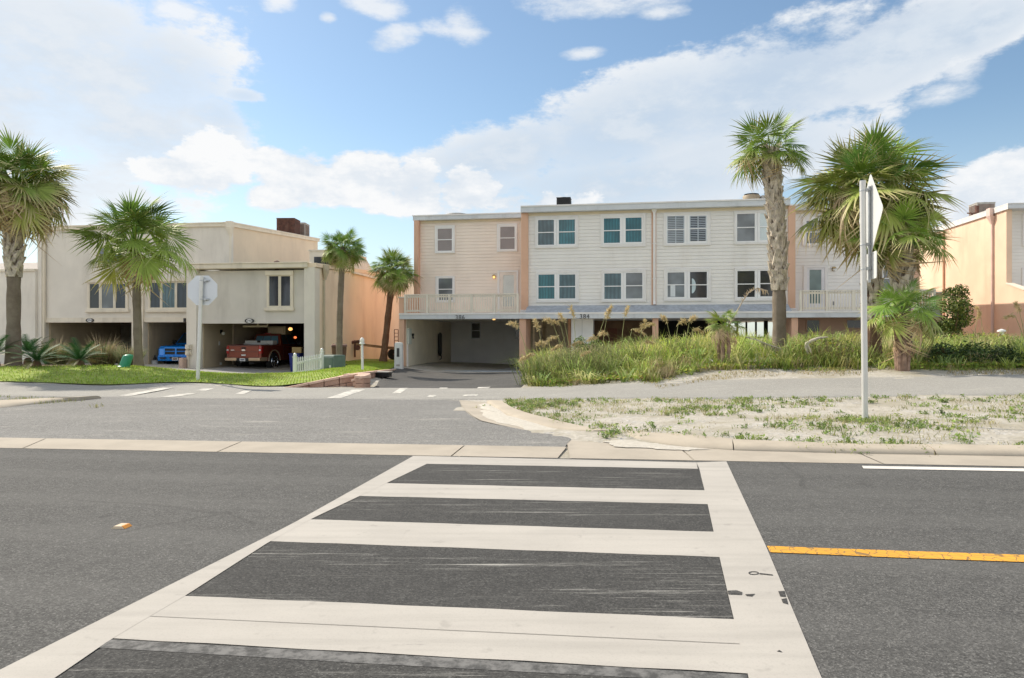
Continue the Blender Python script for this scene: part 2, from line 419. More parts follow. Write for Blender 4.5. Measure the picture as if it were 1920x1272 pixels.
# apron right of the street mouth
far = [G2(*p) for p in ((1063,832),(1071,825),(1110,817),(1155,818),(1197,829),(1282,840),(1390,847),(1610,853),(1920,858))]
far.append((60, far[-1][1]-(60-far[-1][0])*.108))
near = [nl(8.36, x) for x in (G(1050,859).x, 1.6, 2.4, 3.2, 4.2, 6, 9, 60)]
fr = resample(far[:-1], 40); fx = fr[:, 0]
k0 = len(mb.v)
prevn = None
sl = []
for q in fr:
    xq = max(q[0]-.05, G(1048.5,858).x); sl.append(((*nl(8.36, xq), .002), (q[0], q[1], .012)))
gap = {i for i in (14, 27)}
for i in range(len(sl)-1):
    (a, b), (c, d) = sl[i], sl[i+1]
    if i in gap: c = (c[0]-.015, c[1], c[2]); d = (d[0]-.015, d[1], d[2])
    mb.add([a, c, d, b], [(0,1,2,3)])
a, b = sl[-1]; mb.add([a, (*nl(8.36, 60), .002), (60, far[-1][1], .012), b], [(0,1,2,3)])
tag(mb.build('gutter', M_gutter), 'tan concrete gutter along the road', kind='structure')
# pan between the street and the kerb return
kbase = [G2(*p) for p in ((912,756),(925,767),(939,777),(972,792),(1029,807),(1085,815),(1120,817))]
kback = [G2(*p, .075) for p in ((940,752),(957,763),(976,771),(1000,778),(1057,792),(1113,804),(1147,809))]
pan = [(e[0]+.012, e[1]) for e in edge[::-1][:-1]]
ribbon('gutter_pan', pan, kbase, 24, 4, M_gutter, off=.014, z=0, label='curved tan concrete gutter pan')
# kerb: rounded profile in separate lengths
def kerb_piece(mb, base, back, t0, t1, n, rise=.075):
    bs = resample(base, 6000); bk = resample(back, 6000)
    idx = np.linspace(t0*5999, t1*5999, n).astype(int)
    prof = [(0, -.03), (0, .012), (.03, rise*.40), (.10, rise*.74), (.22, rise*.92), (.45, rise), (1.0, rise+.006), (1.02, -.03)]
    rows = []
    for i in idx:
        p = bs[i]; q = bk[i]
        rows.append([(p[0]+(q[0]-p[0])*t, p[1]+(q[1]-p[1])*t, z) for t, z in prof])
    vs = [v for r in rows for v in r]; w = len(prof); fs = []
    for i in range(len(rows)-1):
        for k in range(w-1): fs.append((i*w+k, (i+1)*w+k, (i+1)*w+k+1, i*w+k+1))
    fs.append(tuple(range(w))); fs.append(tuple((len(rows)-1)*w+k for k in range(w)))
    mb.add(vs, fs)
mb = MB()
kerb_piece(mb, kbase, kback, 0, .46, 12); kerb_piece(mb, kbase, kback, .461, .98, 16)
rb = [G2(*p) for p in ((1177,824),(1197,829),(1282,840),(1384,847),(1610,853),(1920,858))]
rk = [G2(*p, .08) for p in ((1180,806),(1200,811),(1282,815),(1388,825),(1610,833),(1920,835))]
for q in (rb, rk): q.append((30, q[-1][1]-(30-q[-1][0])*.108))
L = [np.array(p) for p in rb]
tot = sum(np.hypot(*(L[i+1]-L[i])) for i in range(len(L)-1))
def frac(px): # fraction along base for photo column
    d = 0
    for i in range(len(L)-1):
        x0 = CX+F*L[i][0]/L[i][1]; x1 = CX+F*L[i+1][0]/L[i+1][1]; s = np.hypot(*(L[i+1]-L[i]))
        if x0 <= px <= x1: return (d + s*(px-x0)/(x1-x0))/tot
        d += s
    return 1
cs = [0, frac(1376), frac(1757), .45, .58, .7, .85, 1]
for i in range(len(cs)-1): kerb_piece(mb, rb, rk, cs[i]+(.0003 if i else 0), cs[i+1]-.0003, 18 if i < 2 else 5, .08)
lb = [G2(*p) for p in ((-150,781),(0,766),(100,755),(190,747.5))]; lk_ = [G2(*p, .08) for p in ((-130,760),(0,751),(75,747.5),(150,745))]
lb.insert(0, (-24, 13.4)); lk_.insert(0, (-24, 13.9))
kerb_piece(mb, lb, lk_, 0, .5, 8, .08); kerb_piece(mb, lb, lk_, .5006, 1, 12, .08)
o = mb.build('kerb', M_kerb, smooth=True); tag(o, 'tan concrete kerb along the road and round the corner', kind='structure')

# path crossing the whole view
pn = [(-40,20.2), (-16,17.75), W(0,748,17.2)[:2], W(180,748,16.8)[:2], W(500,748,16.3)[:2], W(900,748,16.0)[:2], W(1100,750,15.8)[:2], W(1400,748,15.3)[:2], W(1900,742,14.6)[:2], (20,13.4), (40,11.2)]
pf = [(-40,24), (-16,21.1), W(0,718,20.8)[:2], W(200,725,20.4)[:2], W(480,728,19.87)[:2], W(800,728,19.28)[:2], W(960,728,19.0)[:2], W(1200,718,18.6)[:2], W(1400,712,18.4)[:2], W(1900,703,17.6)[:2], (20,16.6), (40,14.4)]
ribbon('path', pn, pf, 240, 10, M_path, off=.011, jag=.03, sink=.03, label='pale asphalt multi use path')
# driveway ramp down to the open carport
dl = [W(694,728,19.4)[:2], (-4.05,21.5), (-4.6,25), (-5.0,28.5), (-5.55,34.9)]
dr = [(.2,18.95), (.45,21), (.5,25), (.55,30), (.6,34.2)]
ribbon('driveway', dl, dr, 40, 16, M_drive, off=.007, sink=.03, label='dark asphalt driveway ramp')
ribbon('driveway_apron', [(-14.4,29.2), (-14.2,36.0)], [(-7.9,28.6), (-9.6,34.2)], 16, 14, M_slab, off=.03, label='concrete apron before the beige garages')

# road markings
def poly_sheet(mb, pts, z=.005):
    P = [G2(*p) for p in pts]; mb.add([(*p, z) for p in P], [tuple(range(len(P)))])
def xat(pl, y):
    for (x0, y0), (x1, y1) in zip(pl[:-1], pl[1:]):
        if min(y0, y1) <= y <= max(y0, y1): return x0+(x1-x0)*(y-y0)/(y1-y0)
LO = [(775,856),(545,985),(0,1258),(-420,1470)]; LI = [(800,871),(725,907),(675,931),(582,975),(507,1016),(347,1119),(212,1198),(105,1272),(-160,1450)]
RO = [(1362,866),(1436,1025),(1540,1272),(1640,1500)]; RI = [(1308,868),(1321,920),(1338,998),(1349,1046),(1376,1163),(1402,1265),(1450,1480)]
mb = MB()
def strip(mb, A, B, n, z=.005):
    a = resample([G2(*p) for p in A], n); b = resample([G2(*p) for p in B], n)
    vs = [(*p, z) for p in a]+[(*p, z) for p in b]
    mb.add(vs, [(i, i+1, n+i+1, n+i) for i in range(n-1)])
strip(mb, LI, LO, 30); strip(mb, RO, RI, 30)
bars = [((777,855.5),(1307,868.2),(1308,880),(801,870.5)), ((727,907),(1320,920.5),(1326,946.6),(677,931)),
        ((584,975),(1337.5,998.5),(1348,1046),(509,1016)), ((349,1119),(1375.5,1163),(1401,1265),(214,1198.5))]
for b4 in bars:
    A, B, Cc, D = [G2(*p) for p in ((b4[0][0]-4, b4[0][1]), (b4[1][0]+4, b4[1][1]), (b4[2][0]+4, b4[2][1]), (b4[3][0]-4, b4[3][1]))]
    vs = []; n = 12
    for i in range(n+1):
        t = i/n; w = .004*math.sin(i*2.1)
        vs.append((A[0]+(B[0]-A[0])*t, A[1]+(B[1]-A[1])*t+w, .0042)); vs.append((D[0]+(Cc[0]-D[0])*t, D[1]+(Cc[1]-D[1])*t-w, .0042))
    mb.add(vs, [(2*i, 2*i+1, 2*i+3, 2*i+2) for i in range(n)])
o = mb.build('crosswalk_marking', M_white); tag(o, 'broad off-white ladder crosswalk painted across the road', kind='structure')
mb = MB(); poly_sheet(mb, ((282,1157),(1386.3,1208.8),(1386.7,1210.0),(281,1157.9)), .0056)
tag(mb.build('paint_seam', mat('seam_dark', (.25,.235,.21), .9)), 'thin overlap seam along the nearest crosswalk bar', kind='structure')
mb = MB()
for i in range(3):
    t = bars[i]; u = bars[i+1]
    if u: poly_sheet(mb, (t[3], t[2], u[1], u[0]), .003)
poly_sheet(mb, ((214,1199.5),(1401,1266),(1430,1400),(-80,1400)), .003)
o = mb.build('crosswalk_asphalt', M_patch); tag(o, 'dark worn asphalt between the crosswalk bars', kind='structure')
m, nt, b = new_mat('ground_off_paint'); co = coords(nt)
n1 = noise(nt, co, 9, 8, .75); c = mixc(nt, smooth(nt, n1, .40, .62), (.17,.168,.163), (.055,.055,.054)); lk(nt, c, b.inputs['Base Color']); b.inputs['Roughness'].default_value = .9
mb = MB(); strip(mb, ((205,1201),(700,1228),(1401,1267.5)), ((180,1216),(700,1247),(1404,1284)), 12, .0045)
tag(mb.build('ghost_marking', m), 'grey ground-off remains of an old crosswalk bar', kind='structure')
# torn chips in the right border line
mb = MB()
for ch in (((1364,1110),(1380,1109),(1392,1113),(1391,1118),(1366,1117)), ((1397,1117),(1416,1116),(1410,1121),(1400,1120)), ((1459,1111),(1471,1110),(1474,1122),(1463,1121)), ((1465,1126),(1475,1124),(1478,1136),(1468,1133)), ((1456,1224),(1462,1222),(1467,1226)), ((1306,869),(1311,880),(1314,893),(1309,884))):
    poly_sheet(mb, ch, .007)
tag(mb.build('paint_chip', M_patch), 'small torn holes in the crosswalk border paint', kind='structure')
mb = MB()
ring = [(1413+10*math.cos(a), 1077+3.2*math.sin(a)) for a in np.linspace(0, 2*math.pi, 17)]
ring2 = [(1413+7.5*math.cos(a), 1077+2.1*math.sin(a)) for a in np.linspace(0, 2*math.pi, 17)]
for i in range(16): poly_sheet(mb, (ring[i], ring[i+1], ring2[i+1], ring2[i]), .008)
poly_sheet(mb, ((1424,1077),(1449,1080),(1449,1081.5),(1424,1079)), .008)
tag(mb.build('tar_squiggle', M_patch), 'dark ring and tail printed on the crosswalk border', kind='structure')
mb = MB(); strip(mb, ((1438,1025),(1680,1034),(1920,1042)), ((1444,1037),(1680,1047),(1920,1055.5)), 12)
A, B = G2(1920,1042), G2(1920,1055.5)
mb.add([(*A, .005), (*B, .005), (B[0]+20, B[1]-20*.115, .005), (A[0]+20, A[1]-20*.115, .005)], [(0,1,2,3)])
tag(mb.build('centre_line', M_yellow), 'cracked yellow centre line', kind='structure')
mb = MB(); strip(mb, ((1616,874.5),(1920,879.5)), ((1619,879.5),(1920,885)), 6)
A, B = G2(1920,879.5), G2(1920,885)
mb.add([(*A, .005), (*B, .005), (B[0]+30, B[1]-30*.108, .005), (A[0]+30, A[1]-30*.108, .005)], [(0,1,2,3)])
tag(mb.build('edge_line', M_edge), 'thin white edge line beside the gutter', kind='structure')
# faint old crossing marks on the street
mb = MB()
for q in ([(440,128),(490,128),(655,104),(610,104)], [(595,132),(650,132),(740,118),(700,118)], [(730,110),(770,110),(805,104),(765,104)], [(1225,137),(1280,137),(1370,108),(1320,108)], [(1470,122),(1500,122),(1530,103),(1500,103)], [(1600,134),(1625,134),(1680,101),(1650,101)], [(1733,132),(1785,132),(1840,98),(1795,98)], [(880,120),(915,120),(945,107),(915,107)]):
    P = [G((x/2), 680+y/2) for x, y in q]
    mb.add([(p.x, p.y, zz(p.x, p.y)+.017) for p in P], [(0,1,2,3)])
tag(mb.build('faded_crossing_marking', M_faded), 'worn white crossing marks on the grey street', kind='structure')
# drift of sand in the gutter pan
m, nt, b = new_mat('drift_sand'); co = coords(nt); n1 = noise(nt, co, 18, 5, .7)
lk(nt, mixc(nt, smooth(nt, n1, .3, .7), (.47,.435,.37), (.56,.53,.47)), b.inputs['Base Color']); b.inputs['Roughness'].default_value = .95; bump(nt, b, n1, .8, .03)
def blob(name, pts, zt, nsub=3, label=None):
    P = [Vector((*G2(*p), 0)) for p in pts]
    n = 44; ring = resample([p[:2] for p in P]+[P[0][:2]], n)[:-1]
    r = np.random.default_rng(5); ring = ring + r.normal(0, .035, ring.shape)
    c = ring.mean(0); vs = []; fs = []; K = 6
    for k in range(K):
        t = k/K; zk = .017+zt*(1-(1-t)**2)
        for p in ring: vs.append((p[0]+(c[0]-p[0])*t, p[1]+(c[1]-p[1])*t, zk+r.normal(0, .15)*zt*t*.6))
    vs.append((c[0], c[1], .017+zt)); w = n-1
    for k in range(K-1):
        for i in range(w): fs.append((k*w+i, k*w+(i+1) % w, (k+1)*w+(i+1) % w, (k+1)*w+i))
    for i in range(w): fs.append(((K-1)*w+i, (K-1)*w+(i+1) % w, K*w))
    o = MB().add(vs, fs).build(name, m, smooth=True); tag(o, label, kind='stuff'); return o
blob('sand', [(900,760),(912,757),(935,778),(970,793),(1028,809),(1085,817),(1110,820),(1065,823),(1000,812),(950,799),(925,792),(905,783)], .035, label='white sand drifted into the curved gutter pan')
blob('sand', [(1128,821),(1160,820),(1200,830),(1262,839),(1330,846),(1280,846),(1225,844),(1180,842),(1150,840),(1135,830)], .012, label='white sand drifted over the gutter by the kerb end')
# ------------------------------------------------------------------ building materials
M_peach = mat('peach_stucco', (.70,.44,.31), .9, .06, .8, 90, .5, .008, dirt=(.42,.24,.15), dscale=.9, damt=.25)
M_peach2 = mat('peach_stucco_wall', (.90,.75,.57), .9, .05, .6, 90, .5, .008, dirt=(.5,.33,.22), dscale=.7, damt=.3)
M_salmon = mat('salmon_stucco', (.82,.61,.45), .9, .06, .7, 60, .6, .012, dirt=(.50,.26,.16), dscale=.8, damt=.25)
M_beige = mat('beige_stucco', (.78,.735,.65), .9, .05, .7, 80, .5, .008, dirt=(.36,.32,.26), dscale=.9, damt=.30)
M_beigetrim = mat('beige_trim', (.78,.71,.58), .8, .05, 1.5, 0, dirt=(.38,.33,.26), dscale=1.5, damt=.35)
M_grey = mat('greige_stucco', (.65,.62,.555), .9, .05, .7, 80, .5, .008, dirt=(.30,.28,.24), dscale=.8, damt=.3)
M_siding = mat('cream_siding', (.84,.815,.775), .55, .04, .7, 0, dirt=(.55,.48,.40), dscale=.8, damt=.3)
M_siding2 = mat('cream_siding_warm_bounce', (.86,.75,.65), .55, .04, .7, 0, dirt=(.6,.48,.38), dscale=.8, damt=.25)  # cream siding with peach light reflected here tinted into its colour
M_trim = mat('white_trim', (.80,.78,.76), .5, .04, 1.2, 0, dirt=(.5,.48,.45), dscale=1.5, damt=.3)
M_sash = mat('white_sash', (.86,.86,.86), .4, .02, 2)
M_fascia = mat('fascia_metal', (.62,.65,.68), .45, .06, 1.0, 0, dirt=(.36,.36,.36), dscale=1.2, damt=.45)
M_skirt = mat('skirt_shingle', (.38,.41,.45), .8, .15, 6, 40, .4, .01, dirt=(.15,.15,.16), damt=.4)
M_rail = mat('railing_paint', (.78,.73,.63), .6, .05, 2, 0, dirt=(.45,.38,.3), dscale=2, damt=.4)
M_roof = mat('roof_gravel', (.4,.39,.37), .95, .2, 3, 40, .5, .02)
M_dark = mat('shade_black', (.015,.014,.013), .9, .2, 2)  # near-black stands in for the deep shade inside the carport
M_wood = mat('brown_panel', (.20,.12,.07), .8, .2, 3, 0, dirt=(.07,.045,.03), damt=.5)
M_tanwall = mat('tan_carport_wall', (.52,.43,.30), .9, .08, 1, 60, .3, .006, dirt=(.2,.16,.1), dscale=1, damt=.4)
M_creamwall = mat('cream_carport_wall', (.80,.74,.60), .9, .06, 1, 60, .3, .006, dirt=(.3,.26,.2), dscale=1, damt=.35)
M_floor = mat('carport_floor', (.42,.45,.48), .5, .2, 1.2, 0, dirt=(.16,.17,.19), dscale=.7, damt=.5)
M_black = mat('black_plastic', (.012,.012,.012), .5, .2, 4)
M_metalw = mat('white_metal', (.72,.72,.70), .4, .05, 3, 0, dirt=(.4,.37,.33), dscale=3, damt=.4)
M_galv = mat('galvanised_steel', (.52,.54,.55), .42, .08, 12, 0, metal=.75)
M_rust = mat('rusty_brown_steel', (.11,.045,.03), .75, .35, 5, 40, .3, .01, dirt=(.22,.15,.11), dscale=5, damt=.5)
M_acgrey = mat('weathered_grey_steel', (.42,.40,.36), .55, .12, 4, 0, dirt=(.2,.11,.06), dscale=4, damt=.5)
def pane_mat(name, col, fold=0, blinds=0, rough=.06):
    m, nt, b = new_mat(name); co = coords(nt)
    n1 = noise(nt, co, 1.1, 2); c = mixc(nt, smooth(nt, n1, .3, .7), tuple(x*.7 for x in col), tuple(x*1.3 for x in col))
    if fold:
        w = N(nt, 'ShaderNodeTexWave'); w.inputs['Scale'].default_value = fold; w.inputs['Distortion'].default_value = 2.5; w.inputs['Detail'].default_value = 2
        w.bands_direction = 'X'; lk(nt, co, w.inputs['Vector']); c = mixc(nt, mathn(nt, 'MULTIPLY', w.outputs[0], .55), c, tuple(x*.35 for x in col))
    if blinds:
        w = N(nt, 'ShaderNodeTexWave'); w.inputs['Scale'].default_value = blinds; w.bands_direction = 'Z'; lk(nt, co, w.inputs['Vector'])
        c = mixc(nt, smooth(nt, w.outputs[0], .3, .6), c, tuple(min(1, x*2.2+.05) for x in col))
    lk(nt, c, b.inputs['Base Color']); b.inputs['Roughness'].default_value = .5; b.inputs['Specular IOR Level'].default_value = .3
    b.inputs['Coat Weight'].default_value = 1; b.inputs['Coat Roughness'].default_value = rough; b.inputs['Coat IOR'].default_value = 1.55
    # slight waviness of old window glass
    n2 = noise(nt, co, .9, 1); bn = N(nt, 'ShaderNodeBump'); bn.inputs['Strength'].default_value = .05; bn.inputs['Distance'].default_value = .05
    lk(nt, n2, bn.inputs['Height']); lk(nt, bn.outputs[0], b.inputs['Coat Normal'])
    return m
P_teal = pane_mat('pane_teal_curtain', (.025,.155,.19), fold=2.2)
P_dteal = pane_mat('pane_dim_teal', (.07,.13,.155), fold=1.6)
P_grey = pane_mat('pane_grey_screen', (.15,.17,.185), blinds=0)
P_mauve = pane_mat('pane_brown_blind', (.12,.10,.095), blinds=9)
P_dark = pane_mat('pane_dark', (.02,.022,.026))
P_navy = pane_mat('pane_navy', (.02,.03,.05), fold=1.2)
P_pale = pane_mat('pane_pale_blind', (.38,.43,.46), blinds=7)
P_lite = pane_mat('pane_door_lite', (.34,.36,.34), blinds=11)
P_lite2 = pane_mat('pane_green_door_lite', (.13,.19,.18), blinds=0)
def lamp_mat(name, col, e):
    m, nt, b = new_mat(name); b.inputs['Base Color'].default_value = C4(col)
    b.inputs['Emission Color'].default_value = C4(col); b.inputs['Emission Strength'].default_value = e; return m
M_warm = lamp_mat('warm_bulb', (1, .52, .16), 1.1)
M_globe = mat('white_globe', (.8,.78,.72), .35, .02)

class Frame:
    def __init__(s, px, Y, deg, z=0):
        s.o = Vector(((px-CX)/F*Y, Y, z)); t = R(deg); s.t = t
        s.ux, s.uy = math.cos(t), -math.sin(t); s.vx, s.vy = math.sin(t), math.cos(t)
    def u(s, px, b=0):
        k = (px-CX)/F
        return (k*(s.o.y+b*s.vy)-s.o.x-b*s.vx)/(s.ux-k*s.uy)
    def b(s, px, u):
        k = (px-CX)/F
        return (k*(s.o.y+u*s.uy)-s.o.x-u*s.ux)/(s.vx-k*s.vy)
    def Y(s, u, b): return s.o.y+u*s.uy+b*s.vy
    def z(s, px, py, b=0):
        return HC-(py-HY)/F*s.Y(s.u(px, b), b)
    def uz(s, px, py, b=0): return s.u(px, b), s.z(px, py, b)
    def w(s, u, b, z): return Vector((s.o.x+u*s.ux+b*s.vx, s.o.y+u*s.uy+b*s.vy, z))
    def root(s, name, label, cat):
        return empty(name, (s.o.x, s.o.y, s.o.z), -s.t, label, cat)

def siding(mb, u0, u1, b, z0, z1, pitch=.172):
    n = int((z1-z0)/pitch)+1; vs = []; fs = []
    z = z0; rows = []
    while z < z1-1e-4:
        zt = min(z+pitch, z1); rows += [(b-.022, z), (b-.020, z+.014), (b-.008, zt-.009), (b+.010, zt-.009), (b+.010, zt)]; z = zt
    for bb, q in rows: vs += [(u0, bb, q), (u1, bb, q)]
    for i in range(len(rows)-1): fs.append((2*i, 2*i+1, 2*i+3, 2*i+2))
    mb.add(vs, fs)
def text(s, name, parent, u, b, z, size, m, align='CENTER'):
    cu = bpy.data.curves.new(name, 'FONT'); cu.body = s; cu.size = size; cu.extrude = .006; cu.align_x = align; cu.align_y = 'CENTER'; cu.space_character = 1.12
    tmp = bpy.data.objects.new('tmp', cu); COL.objects.link(tmp); bpy.context.view_layer.update()
    me = bpy.data.meshes.new_from_object(tmp.evaluated_get(bpy.context.evaluated_depsgraph_get())); bpy.data.objects.remove(tmp); bpy.data.curves.remove(cu)
    me.name = name; me.materials.clear(); me.materials.append(m); o = bpy.data.objects.new(name, me); COL.objects.link(o); o.parent = parent
    o.location = (u, b, z); o.rotation_euler = (R(90), 0, 0); return o
def window(fr, parent, b, trim, panes, mats, rail=True, label=None, out=.078, depth=.0, mull=.05, sashw=.045, m_trim=None, m_sash=None, meet=.5):
    """trim: photo rectangle of the casing; panes: photo rectangles of the glass"""
    u0, z1 = fr.uz(trim[0], trim[1], b); u1, z0 = fr.uz(trim[2], trim[3], b)
    pr = []
    for p in panes:
        a, t = fr.uz(p[0], p[1], b); c, q = fr.uz(p[2], p[3], b); pr.append((a, c, q, t))
    pz0 = min(p[2] for p in pr); pz1 = max(p[3] for p in pr); pu0 = pr[0][0]; pu1 = pr[-1][1]
    mb = MB(); w = sashw
    ou0, ou1, oz0, oz1 = pu0-w, pu1+w, pz0-w, pz1+w
    mb.box(u0, ou0, b-out, b+.02, z0, z1); mb.box(ou1, u1, b-out, b+.02, z0, z1)
    mb.box(ou0, ou1, b-out, b+.02, oz1, z1); mb.box(ou0, ou1, b-out, b+.02, z0, oz0)
    f = mb.build('window', m_trim or M_trim, parent, bevel=.006)
    if label: f['label'] = label
    sb = MB()
    for i, (a, c, q, t) in enumerate(pr):
        l = ou0 if i == 0 else (pr[i-1][1]+a)/2+.004; r = ou1 if i == len(pr)-1 else (c+pr[i+1][0])/2-.004
        y0, y1 = b-out+.012, b+.02
        sb.box(l, a, y0, y1, oz0, oz1); sb.box(c, r, y0, y1, oz0, oz1); sb.box(a, c, y0, y1, t, oz1); sb.box(a, c, y0, y1, oz0, q)
        if rail: h = q+(t-q)*meet; sb.box(a, c, y0+.006, y1, h-.022, h+.022)
    sb.build('sash', m_sash or M_sash, f, bevel=.004)
    for i, (a, c, q, t) in enumerate(pr):
        MB().box(a-.01, c+.01, b-.036, b+.015, q-.01, t+.01).build('pane', mats[i % len(mats)], f)
    return f
def funnel_spout(mb, fr, u, b, ztop, zbot, w=.10, head=.30, bend=0):
    mb.hexa([(u-w*.6,b-w,ztop-head*1.2),(u+w*.6,b-w,ztop-head*1.2),(u+w*.6,b,ztop-head*1.2),(u-w*.6,b,ztop-head*1.2),
             (u-head*.55,b-w*2,ztop-head*.45),(u+head*.55,b-w*2,ztop-head*.45),(u+head*.55,b,ztop-head*.45),(u-head*.55,b,ztop-head*.45)])
    mb.box(u-head*.55, u+head*.55, b-w*2-.005, b, ztop-head*.45, ztop)
    mb.box(u-w/2, u+w/2, b-w, b-.01, zbot+.12, ztop-head*1.15)
    mb.hexa([(u-w/2,b-w*2.2,zbot),(u+w/2,b-w*2.2,zbot),(u+w/2,b-w*1.2,zbot-.03),(u-w/2,b-w*1.2,zbot-.03),
             (u-w/2,b-w,zbot+.15),(u+w/2,b-w,zbot+.15),(u+w/2,b-.01,zbot+.15),(u-w/2,b-.01,zbot+.15)])
    for t in (.25, .6): z = zbot+(ztop-zbot)*t; mb.box(u-w*.7, u+w*.7, b-w-.006, b-.004, z, z+.04)

# ================================================================== the main row
A = Frame(978, 36.0, 9.3)
main = A.root('townhouse', 'three storey cream sided townhouse row with peach party walls, balconies and an open carport', 'building')
FB = -.85                                  # plane of the fascia and balcony fronts
zf_bot = A.z(985, 598, FB); zf_top = A.z(985, 587, FB)
FL = -.27                                  # carport floor level
uL0 = A.u(748, FB); uR1 = A.u(1767, FB)    # outer faces of the end walls
uL1 = uL0+.26; uR0 = uR1-.26
BACK = 11.5; RB = 2.0                      # back of the building, plane of the recessed end fronts
u12 = A.u(1228, -.1); u23a, u23b = A.u(1478, -.1), A.u(1491, -.1)
z_hi0 = A.z(978, 397, -.3)                 # soffit of the middle roofs
# --- roof pieces
roofs = []
mb = MB(); zt0 = A.z(978, 387.3, -.35); zt1 = A.z(1440, 373.5, -.35)
zh = (zt0+zt1)/2; fb = zh-.30
mb.box(A.u(976,-.35), u23a+.05, -.35, BACK, fb, zh)
roof = mb.build('roof', M_fascia, main, bevel=.01)
MB().box(A.u(976,-.35)+.1, u23a-.05, -.2, BACK-.1, zh, zh+.012).build('roof_deck', M_roof, roof)
MB().box(A.u(976,-.38), u23a+.05, -.385, -.352, zh-.04, zh+.03).build('drip_edge', M_trim, roof, bevel=.006)
zl = A.z(774, 405, RB-.3)
rl_u0 = A.u(774, RB-.3)
mb = MB(); mb.box(rl_u0, .0, RB-.3, BACK, zl-.25, zl)
roof = mb.build('roof', M_fascia, main, bevel=.01)
MB().box(rl_u0-.02, .0, RB-.33, RB-.302, zl-.035, zl+.03).build('drip_edge', M_trim, roof, bevel=.006)
mb = MB(); mb.box(u23b-.02, uR1+.05, RB-.3, BACK, zl-.25, zl)
roof = mb.build('roof', M_fascia, main, bevel=.01)
MB().box(u23b, uR1+.07, RB-.33, RB-.302, zl-.035, zl+.03).build('drip_edge', M_trim, roof, bevel=.006)
# --- siding
zsk = A.z(1100, 573, 0)                    # top of the skirt roof at the wall
zb = zf_top-.03                            # balcony floor level
mb = MB(); siding(mb, A.u(989,0), u23a, 0, zsk-.05, fb)
mb.build('siding', M_siding, main, recalc=False)
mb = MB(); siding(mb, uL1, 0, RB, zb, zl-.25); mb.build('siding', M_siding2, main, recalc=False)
mb = MB(); siding(mb, u23b, uR0, RB, zb, zl-.25); mb.build('siding', M_siding, main, recalc=False)
# solid body behind the siding
mb = MB(); mb.box(A.u(989,0), u23a, .022, BACK-.05, zf_bot+.32, fb-.002); mb.box(uL1, -.001, RB+.022, BACK-.05, zf_bot+.32, zl-.252); mb.box(u23b+.001, uR0, RB+.022, BACK-.05, zf_bot+.32, zl-.252)
mb.build('wall', M_siding, main)
# soffit of the upper roof: yellow-cream frieze board
mb = MB(); mb.box(A.u(989,0), u23a, -.03, -.001, fb-.14, fb-.002); mb.box(uL1, -.01, RB-.03, RB-.001, zl-.38, zl-.252); mb.box(u23b, uR0, RB-.03, RB-.001, zl-.38, zl-.252)
mb.build('frieze', mat('cream_frieze', (.74,.64,.48), .6, .04), main)
# --- party walls and end walls
def endwall(u0, u1, side):
    zlow = A.z(750, 559, FB)
    mb = MB()
    poly = [(FB, FL-.4), (BACK, FL-.4), (BACK, zl-.252), (RB-.32, zl-.252), (RB-.32, zlow+.28), (FB+.55, zlow), (FB, zlow)]
    mb.prism(poly, u0, u1, 'x'); o = mb.build('end_wall', M_peach, main, bevel=.012)
    c = MB(); c.prism([(FB-.03, zlow+.002), (FB+.57, zlow+.002), (RB-.33, zlow+.283), (RB-.33, zlow+.34), (FB+.55, zlow+.06), (FB-.03, zlow+.06)], u0-.03, u1+.03, 'x')
    c.build('coping', mat('pale_coping', (.74,.66,.56), .8, .05), o)
endwall(uL0, uL1, -1); endwall(uR0, uR1, 1)
def party(u0, u1, ztop):
    mb = MB(); mb.box(u0, u1, -.16, BACK, zf_top+.03, ztop); o = mb.build('party_wall', M_peach, main, bevel=.012)
    mb = MB(); mb.box(u0, u1-.02, -.78, 1.0, FL-.3, zf_bot-.002); mb.build('pier', M_peach, main, bevel=.012)
    mb = MB(); mb.box(u0-.03, u1+.04, -.3, .0, zf_top+.004, zf_top+.17); mb.build('pier_base', M_trim, main, bevel=.02)
party(.0, A.u(990, -.16), fb-.002); party(u23a, u23b, fb-.002)
mb = MB(); mb.box(u12-.16, u12+.06, -.035, .0, zsk, fb-.003); mb.build('corner_board', M_peach, main)
mb = MB(); mb.box(u12-.14, u12+.14, -.75, -.45, FL-.3, zf_bot-.002); mb.build('pier', M_peach, main, bevel=.012)
# --- fascia, skirt roof and balcony decks
mb = MB(); mb.box(uL1-.22, uR1-.1, FB-.06, FB+.10, zf_bot, zf_top); f = mb.build('fascia', M_fascia, main, bevel=.008)
mb = MB(); mb.box(uL1-.24, uR1-.08, FB-.085, FB-.062, zf_top-.07, zf_top+.015); mb.build('drip_edge', M_trim, f, bevel=.006)
mb = MB(); mb.hexa([(.3,FB-.02,zf_top+.005),(u23a,FB-.02,zf_top+.005),(u23a,.0,zf_top+.005),(.3,.0,zf_top+.005),(.3,FB-.02,zf_top+.03),(u23a,FB-.02,zf_top+.03),(u23a,-.03,zsk),(.3,-.03,zsk)])
mb.build('skirt_roof', M_skirt, main)
M_deck = mat('deck_grey', (.4,.4,.4), .8)
for bx in ((uL1, 0, FB+.10, RB, zf_bot+.05, zb-.03), (u23b, uR0, FB+.10, RB, zf_bot+.05, zb-.03), (.3, u23a, FB+.10, .0, zf_bot+.05, zf_bot+.3)): MB().box(*bx).build('deck', M_deck, main)
mb = MB(); mb.box(uL1, 0, FB+.12, BACK-.1, zf_bot+.04, zf_bot+.30); mb.box(A.u(990,-.1), u23a, .01, BACK-.1, zf_bot+.02, zf_bot+.31); mb.box(u23b, uR0, FB+.12, BACK-.1, zf_bot+.04, zf_bot+.30)
mb.build('carport_ceiling', mat('white_ceiling', (.85,.83,.78), .7, .03, 1), main)
